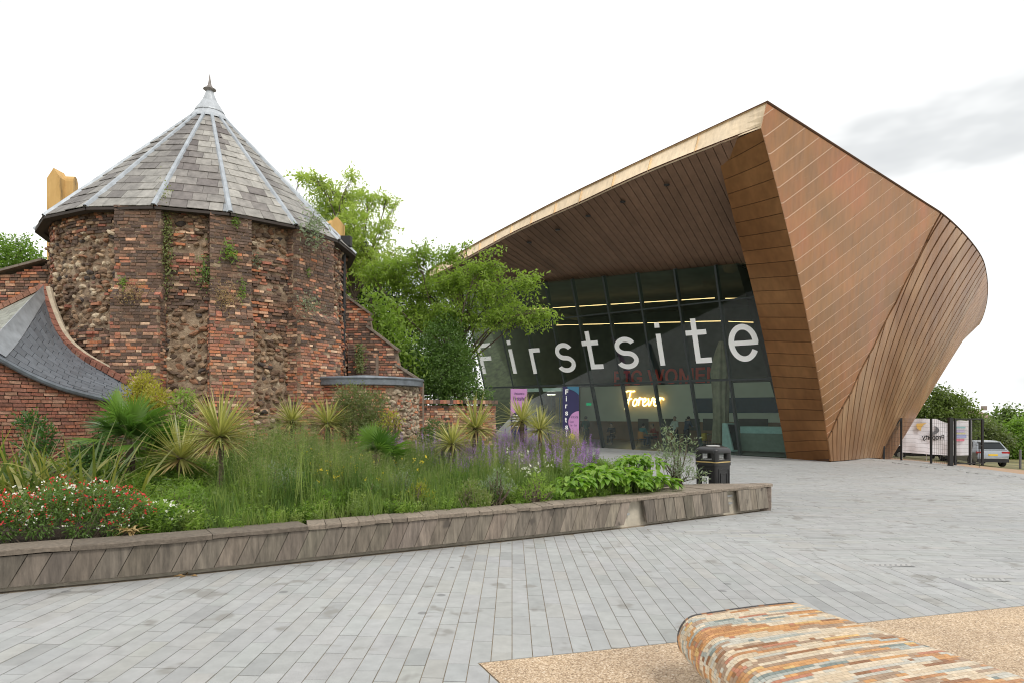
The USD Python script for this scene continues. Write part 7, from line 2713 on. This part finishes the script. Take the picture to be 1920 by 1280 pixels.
def car(label, loc, rot, paint):
    """Hatchback seen from behind: x to its right, +y forward."""
    t = thing("parked_car", label, "car", loc, rot)
    L, Wd = 4.30, 1.80
    sec = [(-2.15, 0.42, 0.80, 0.80), (-2.08, 0.34, 1.00, 0.86), (-1.6, 0.28, 1.04, 0.90), (0.6, 0.26, 1.00, 0.90), (1.4, 0.28, 0.94, 0.88), (1.95, 0.32, 0.80, 0.82), (2.15, 0.42, 0.66, 0.66)]
    rings = []
    for y, z0, z1, hw in sec:
        zm = z0 + 0.62 * (z1 - z0)
        rings.append([[-hw * 0.93, y, z0], [hw * 0.93, y, z0], [hw, y, zm], [hw * 0.95, y, z1], [-hw * 0.95, y, z1], [-hw, y, zm]])
    v = np.array(rings).reshape(-1, 3)
    n = 6
    f = [[i * n + j, i * n + (j + 1) % n, (i + 1) * n + (j + 1) % n, (i + 1) * n + j] for i in range(len(sec) - 1) for j in range(n)]
    f = np.array(f)
    f = np.vstack([f[:, [0, 1, 2]], f[:, [0, 2, 3]], [[0, k + 1, k] for k in range(1, 5)], [[36, 36 + k, 36 + k + 1] for k in range(1, 5)]])
    mesh("body", v, f, paint, t, smooth=35)
    cab = [(-2.02, 1.02, 0.80, 1.03, 0.80), (-1.62, 1.02, 0.84, 1.44, 0.62), (-1.1, 1.01, 0.86, 1.53, 0.62), (0.1, 1.0, 0.87, 1.53, 0.63), (0.55, 1.0, 0.87, 1.44, 0.64), (1.25, 0.98, 0.82, 1.0, 0.80)]
    v = np.array([[[-w0, y, z0], [w0, y, z0], [w1, y, z1], [-w1, y, z1]] for y, z0, w0, z1, w1 in cab]).reshape(-1, 3)
    f = np.array([[i * 4 + j, i * 4 + (j + 1) % 4, (i + 1) * 4 + (j + 1) % 4, (i + 1) * 4 + j] for i in range(5) for j in range(4)])
    f = np.vstack([f, [[3, 2, 1, 0], [20, 21, 22, 23]]])
    mesh("cabin", v, f, paint, t, smooth=30)

    def quad(name, pts, m, off):
        P_ = np.array(pts, float)
        nrm = unit(np.cross(P_[1] - P_[0], P_[3] - P_[0]))
        c = P_.mean(0) - [0, -0.3, 0.9]
        nrm = nrm if nrm @ c > 0 else -nrm
        v = np.vstack([P_ + nrm * off, P_ - nrm * 0.02])
        mesh(name, v, BOXF, m, t)

    quad("rear_window", [[-0.68, -1.985, 1.09], [0.68, -1.985, 1.09], [0.55, -1.66, 1.41], [-0.55, -1.66, 1.41]], m_cglass, 0.02)
    MB().box([0, -1.60, 1.475], (0.58, 0.10, 0.02)).put("roof_spoiler", paint, t)
    for s in (-1, 1):
        quad("side_window", [[s * 0.842, -1.45, 1.07], [s * 0.872, -0.2, 1.06], [s * 0.655, -0.2, 1.47], [s * 0.655, -1.1, 1.46]], m_cglass, 0.015)
        quad("side_window", [[s * 0.872, -0.1, 1.06], [s * 0.85, 0.95, 1.06], [s * 0.66, 0.48, 1.42], [s * 0.655, -0.1, 1.47]], m_cglass, 0.015)
        MB().box([s * 0.66, -2.10, 0.88], (0.20, 0.04, 0.055)).put("tail_lamp", m_lamp_r, t)
        MB().box([s * 0.95, 0.75, 1.06], (0.09, 0.06, 0.06)).put("mirror", paint, t)
        for y in (-1.32, 1.32):
            mb = MB()
            c_ = np.array([s * 0.80, y, 0.335])
            prof = [(0.20, -0.11), (0.30, -0.115), (0.335, -0.07), (0.335, 0.07), (0.30, 0.115), (0.20, 0.11)]
            v, f = lathe(prof, (0, 0, 0), 20)
            R = np.array([[0, 0, 1], [0, 1, 0], [-1, 0, 0]], float)
            w = mesh("wheel", v @ R.T + c_, f, m_tyre, t)
            v, f = lathe([(0, 0.09), (0.20, 0.09), (0.21, 0.0), (0.20, -0.09), (0, -0.09)], (0, 0, 0), 16)
            mesh("rim", v @ R.T + c_, f, m_rim, w)
    MB().box([0, -2.135, 0.41], (0.80, 0.05, 0.10)).put("rear_bumper", m_trim, t)
    MB().box([0, -2.165, 0.55], (0.72, 0.02, 0.03)).put("chrome_strip", m_rim, t)
    MB().box([0, -2.16, 0.74], (0.24, 0.012, 0.05)).put("number_plate", m_platey, t)
    return t


m_paint_grey = plain("paint_silver_grey", (0.34, 0.37, 0.40), 0.25, metal=0.55, var=0.03)
m_paint_black = plain("paint_black", (0.02, 0.021, 0.023), 0.2, var=0.03)
m_paint_white = plain("paint_light_grey", (0.50, 0.52, 0.53), 0.25, metal=0.3, var=0.03)
c_ = at(1867, 875.5, 39.0)
car("silver grey car with a yellow number plate, right of the mesh gate", [c_[0] + 0.3, c_[1] + 2.0, c_[2]], -14, m_paint_grey)
c_ = at(1822, 866, 43.5)
car("light grey car half hidden behind the mesh gate", [c_[0], c_[1] + 2.1, c_[2]], -20, m_paint_white)
c_ = at(1745, 862, 45.5)
car("dark car behind the white Property banner, only its lower part showing", [c_[0], c_[1] + 1.0, c_[2]], 62, m_paint_black)
# far house
hs = thing("far_house", "distant house with brown tiled roof between the right hand trees", "house")
q0, q1 = at(1822, 782, 118), at(1860, 782, 118)
zr = at(1840, 765, 118)[2]
v = np.array([[q0[0], 118, -2.0], [q1[0], 118, -2.0], [q1[0], 118, q0[2]], [q0[0], 118, q0[2]], [q0[0], 126, -2], [q1[0], 126, -2], [q1[0], 126, q0[2]], [q0[0], 126, q0[2]]])
mesh("wall", v, np.vstack([BOXF]), plain("house_wall", (0.6, 0.55, 0.48), 0.9), hs)
v = np.array([[q0[0] - 0.4, 117.5, q0[2]], [q1[0] + 0.4, 117.5, q0[2]], [q1[0] - 0.4, 122, zr], [q0[0] + 0.4, 122, zr], [q0[0] - 0.4, 126.5, q0[2]], [q1[0] + 0.4, 126.5, q0[2]]])
rf = mesh("roof", v, np.array([[0, 1, 2, 3], [4, 3, 2, 5]]), plain("house_tiles", (0.22, 0.15, 0.12), 0.9), hs)
q = at(1845, 763, 122)
MB().box([q[0], 122, zr + 0.1], (0.35, 0.35, 0.4)).put("chimney", plain("chimney_brick", (0.25, 0.2, 0.17), 0.9), rf)

# ---------------------------------------------------------------- inside: people, tables, counter
import manifold3d as m3


def person_mesh(J, R, bones):
    parts = []
    for a, b in bones:
        pts = []
        for j in (a, b):
            s = trimesh.creation.icosphere(1, R[j])
            pts.append(np.asarray(s.vertices) + J[j])
        parts.append(m3.Manifold.hull_points(np.vstack(pts).astype(np.float64)))
    body = m3.Manifold.batch_boolean(parts, m3.OpType.Add).refine_to_length(0.06)
    m = body.to_mesh()
    tm = trimesh.Trimesh(m.vert_properties[:, :3], m.tri_verts, process=True)
    trimesh.smoothing.filter_taubin(tm, iterations=6)
    return tm


def m_tint_body(name, skin, top, legs, hair):
    """Clothing and skin by height on the figure's own mesh."""
    return None


m_skin = plain("skin", (0.42, 0.26, 0.19), 0.6, var=0.05)


def person(label, loc, rot, pose, top, legs, hair):
    t = thing("person", label, "person", loc, rot)
    seat = pose == "sit"
    hz_ = 0.50 if seat else 0.92
    J, R = {}, {}
    J["hip"], R["hip"] = np.array([0, 0, hz_]), 0.125
    J["waist"], R["waist"] = np.array([0, 0.0, hz_ + 0.20]), 0.115
    ln = 0.10 if pose != "stand" else 0.02
    J["chest"], R["chest"] = np.array([0, ln, hz_ + 0.42]), 0.125
    J["neck"], R["neck"] = np.array([0, ln * 1.3, hz_ + 0.57]), 0.052
    J["head"], R["head"] = np.array([0, ln * 1.6 + 0.02, hz_ + 0.70]), 0.092
    J["chin"], R["chin"] = np.array([0, ln * 1.6 + 0.06, hz_ + 0.645]), 0.055
    for s, nme in ((-1, "l"), (1, "r")):
        J["sh" + nme], R["sh" + nme] = np.array([s * 0.17, ln, hz_ + 0.48]), 0.062
        fw = 0.22 if pose != "stand" or s > 0 else 0.05
        J["el" + nme], R["el" + nme] = np.array([s * 0.24, ln + fw * 0.5, hz_ + 0.22]), 0.045
        J["wr" + nme], R["wr" + nme] = np.array([s * 0.17, ln + fw * 1.6, hz_ + (0.20 if fw > 0.1 else -0.02)]), 0.032
        J["hd" + nme], R["hd" + nme] = J["wr" + nme] + unit(J["wr" + nme] - J["el" + nme]) * 0.09, 0.036
        J["hp" + nme], R["hp" + nme] = np.array([s * 0.09, 0, hz_ - 0.02]), 0.10
        if seat:
            J["kn" + nme], R["kn" + nme] = np.array([s * 0.12, 0.42, 0.48]), 0.065
            J["an" + nme], R["an" + nme] = np.array([s * 0.12, 0.40, 0.08]), 0.045
        else:
            J["kn" + nme], R["kn" + nme] = np.array([s * 0.10, 0.03 + 0.05 * s, 0.49]), 0.062
            J["an" + nme], R["an" + nme] = np.array([s * 0.10, -0.02 + 0.06 * s, 0.08]), 0.045
        J["to" + nme], R["to" + nme] = J["an" + nme] + [0, 0.15, -0.045], 0.035
    body = [("head", "chin"), ("head", "neck"), ("neck", "chest"), ("chest", "waist"), ("waist", "hip")]
    for nme in "lr":
        body += [("chest", "sh" + nme), ("neck", "sh" + nme), ("sh" + nme, "el" + nme), ("el" + nme, "wr" + nme), ("wr" + nme, "hd" + nme), ("hip", "hp" + nme), ("hp" + nme, "kn" + nme), ("kn" + nme, "an" + nme), ("an" + nme, "to" + nme)]
    tm = person_mesh(J, R, body)
    mesh("body", tm.vertices, tm.faces, m_skin, t, smooth=60)
    R2 = {k: v * 1.10 + 0.006 for k, v in R.items()}
    tb = [("chest", "waist"), ("waist", "hip")] + [b for n_ in "lr" for b in (("chest", "sh" + n_), ("sh" + n_, "el" + n_))]
    m_ = person_mesh(J, R2, tb)
    mesh("top", m_.vertices, m_.faces, top, t, smooth=60)
    m_ = person_mesh(J, R2, [b for n_ in "lr" for b in (("hip", "hp" + n_), ("hp" + n_, "kn" + n_), ("kn" + n_, "an" + n_))])
    mesh("trousers", m_.vertices, m_.faces, legs, t, smooth=60)
    hm = trimesh.creation.icosphere(2, 0.102)
    v = np.asarray(hm.vertices) * [0.92, 1.0, 1.0]
    v = v + np.where((v[:, 1] > 0.02) & (v[:, 2] < 0.03), 1, 0)[:, None] * np.array([0, -0.07, 0.03])
    mesh("hair", v + J["head"] + [0, -0.016, 0.018], hm.faces, hair, t, smooth=60)


m_cl = {k: plain("cloth_" + k, c, 0.85, var=0.08) for k, c in dict(white=(0.55, 0.55, 0.52), dark=(0.03, 0.03, 0.035), teal=(0.06, 0.20, 0.21), green=(0.02, 0.07, 0.05), denim=(0.05, 0.075, 0.12), red=(0.32, 0.06, 0.04), orange=(0.50, 0.20, 0.06), mustard=(0.50, 0.32, 0.04)).items()}
m_hair1, m_hair2 = plain("hair_dark", (0.02, 0.015, 0.012), 0.6), plain("hair_brown", (0.10, 0.06, 0.035), 0.6)


def inside(u, dep, z=0.0):
    t, _ = wall_uv(u, 800, dep)
    return inn(t, dep, ZF + z)


person("person in a white top standing among the cafe tables behind the glass", inside(1266, 5.0), 120, "stand", m_cl["white"], m_cl["dark"], m_hair2)
person("person in dark clothes bending forward beside the person in white", inside(1287, 5.3), -60, "bend", m_cl["denim"], m_cl["dark"], m_hair1)
person("person in dark green standing just right of the tall banner", inside(1099, 2.5), 20, "stand", m_cl["green"], m_cl["dark"], m_hair1)
person("person in a teal top sitting with the back to the glass", inside(1203, 3.6), -50, "sit", m_cl["teal"], m_cl["denim"], m_hair1)
person("person in red sitting at the cafe table right of the person in teal", inside(1228, 4.4), 100, "sit", m_cl["red"], m_cl["dark"], m_hair1)
person("person in dark green sitting right of the hanging drape", inside(1378, 6.0), 80, "sit", m_cl["green"], m_cl["dark"], m_hair1)
person("person in black seated in the shade of the entrance pane", inside(1148, 4.2), 150, "sit", m_cl["dark"], m_cl["dark"], m_hair1)
m_tabletop = plain("table_top", (0.22, 0.24, 0.12), 0.5)
tb = thing("cafe_table", "round cafe table before the person in red", "table", inside(1219, 4.0))
MB().lathe([(0, 0.74), (0.36, 0.74), (0.37, 0.725), (0.36, 0.71), (0, 0.71)], k=24).put("table_top", m_tabletop, tb)
MB().lathe([(0.03, 0.02), (0.03, 0.71), (0, 0.71)], k=10).put("leg", m_frame, tb)
MB().lathe([(0, 0.03), (0.22, 0.015), (0.23, 0.0), (0, 0)], k=20).put("foot", m_frame, tb)
clone(tb, "round cafe table in front of the standing person in white", inside(1272, 3.6), 0, None, "table")
clone(tb, "round cafe table left of the hanging drape", inside(1322, 4.4), 0, None, "table")


def chair(label, loc, rot, m):
    t = thing("cafe_chair", label, "chair", loc, rot)
    MB().add(*prism(rounded(0.42, 0.42, 0.08), 0.43, 0.46)).put("seat", m, t)
    a = np.linspace(-1.2, 1.2, 9)
    v = np.array([[[0.22 * math.sin(x), -0.22 * math.cos(x) * 1.0, z + 0.03 * math.cos(x * 1.3)] for x in a] for z in (0.46, 0.66, 0.82)]).transpose(1, 0, 2).reshape(-1, 3)
    mesh("backrest", v, grid(9, 3), m, t)
    for sx in (-1, 1):
        for sy in (-1, 1):
            mesh("leg", *tube([[sx * 0.20, sy * 0.20, 0], [sx * 0.16, sy * 0.16, 0.44]], 0.013, 6), m_frame, t)
    return t


chair("orange cafe chair under the person in teal", inside(1203, 3.6), -50, m_cl["orange"])
chair("red cafe chair beneath the person in red", inside(1228, 4.4), 100, m_cl["red"])
chair("mustard yellow cafe chair beside the hanging drape", inside(1318, 3.4), 30, m_cl["mustard"])
chair("rust red cafe chair between the mustard chair and the drape's foot", inside(1340, 3.2), 10, m_cl["red"])
chair("orange chair standing left of the table with the person in white", inside(1255, 3.1), 60, m_cl["orange"])
ct = thing("cafe_counter", "pale teal cafe counter at the right end behind the glass", "counter")
a, b = inside(1392, 2.6), inside(1500, 2.6)
m_ctop, m_cfront = plain("counter_top", (0.36, 0.50, 0.50), 0.4), plain("counter_front", (0.20, 0.22, 0.19), 0.6)
MB().beam(a + [0, 0, 0.45], b + [0, 0, 0.45], 0.55, 0.90).put("front_panel", m_cfront, ct)
MB().beam(a + [0, 0, 1.07], b + [0, 0, 1.07], 0.62, 0.34).put("glass_front", m_ctop, ct)
dsp = thing("display_case", "pale upright food display case just left of the counter", "display case", inside(1372, 1.9), 30)
m_dsp = plain("display_pale", (0.42, 0.52, 0.52), 0.4)
v = np.array([[-0.3, -0.35, 0], [0.3, -0.35, 0], [0.3, 0.35, 0], [-0.3, 0.35, 0], [-0.3, 0.05, 1.4], [0.3, 0.05, 1.4], [0.3, 0.35, 1.4], [-0.3, 0.35, 1.4]])
mesh("cabinet", v, BOXF, m_dsp, dsp)
mesh("glass_door", v[[0, 1, 5, 4]] * [0.8, 1, 0.9] + [0, -0.02, 0.08], np.array([[0, 1, 2, 3]]), m_cglass, dsp)
# tall drape
dr = thing("hanging_drape", "tall column of folded brown fabric hanging behind the glass under the letters", "drape")
q = inside(1352, 3.0)
zt_d = wall_uv(1350, 640, 3.0)[1]
prof_k = [(0.0, 0.42), (0.25, 0.36), (0.5, 0.40), (0.7, 0.50), (0.85, 0.36), (0.94, 0.22), (1.0, 0.10)]
a = np.linspace(0, 2 * np.pi, 60, endpoint=False)
rows = []
for k, r in zip(np.linspace(0, 1, 24), np.interp(np.linspace(0, 1, 24), *np.array(prof_k).T)):
    rr = r * (1 + 0.16 * np.sin(a * 9 + 1.5 * math.sin(k * 3)) * (1 - 0.5 * k))
    rows.append(np.column_stack([q[0] + rr * np.cos(a), q[1] + rr * np.sin(a), np.full(60, ZF + 0.35 + k * (zt_d - ZF - 0.35))]))
v = np.array(rows).reshape(-1, 3)
f = np.array([[i * 60 + j, i * 60 + (j + 1) % 60, (i + 1) * 60 + (j + 1) % 60, (i + 1) * 60 + j] for i in range(23) for j in range(60)])
mesh("fabric", v, f, plain("drape_fabric", (0.30, 0.25, 0.18), 0.9, var=0.25, scale=3), dr, smooth=60)
MB().tube([[q[0], q[1], zt_d - 0.05], [q[0], q[1], 8.0]], 0.01, 5).put("wire", m_frame, dr)
# exit sign
t_, z_ = wall_uv(1104, 757, 5.0)
MB().box(inn(t_, 5.0, z_), (0.16, 0.03, 0.09)).put("exit_light", emis("exit_green", (0.02, 0.5, 0.22), 0.6), label="small lit green sign behind the doors", cat="sign")
# ---------------------------------------------------------------- groups of alike things
for base_name, grp in {"cordyline": "spiky cordylines in the bed", "fan_palm": "fan palms in the bed", "cafe_chair": "cafe chairs behind the glass", "cafe_table": "round cafe tables behind the glass", "parked_car": "cars parked beyond the mesh fence",
                       "hedge_tree": "trees and hedge bushes beyond the car park", "wall_plant": "plants growing on the old walls", "meadow_herb": "herb clumps along the planter edge", "banner": "banners before the entrance doors",
                       "site_banner": "white banners behind the mesh fence", "person": "people in the cafe", "ochre_parapet": "ochre parapets behind the tower", "broad_leaf_clump": "broad leaved clumps at the planter's right end", "flax_clump": "flax clumps in the bed",
                       "yellow_shrub": "yellow green shrubs at the tower's foot", "flowering_bush": "flowering bushes at the planter's left end"}.items():
    for p in stage.GetPrimAtPath("/World").GetChildren():
        nm = p.GetName()
        if nm == base_name or (nm.startswith(base_name + "_") and nm[len(base_name) + 1:].isdigit()):
            p.SetCustomDataByKey("group", grp)
stage.GetPrimAtPath("/World/tall_cordyline").SetCustomDataByKey("group", "spiky cordylines in the bed")
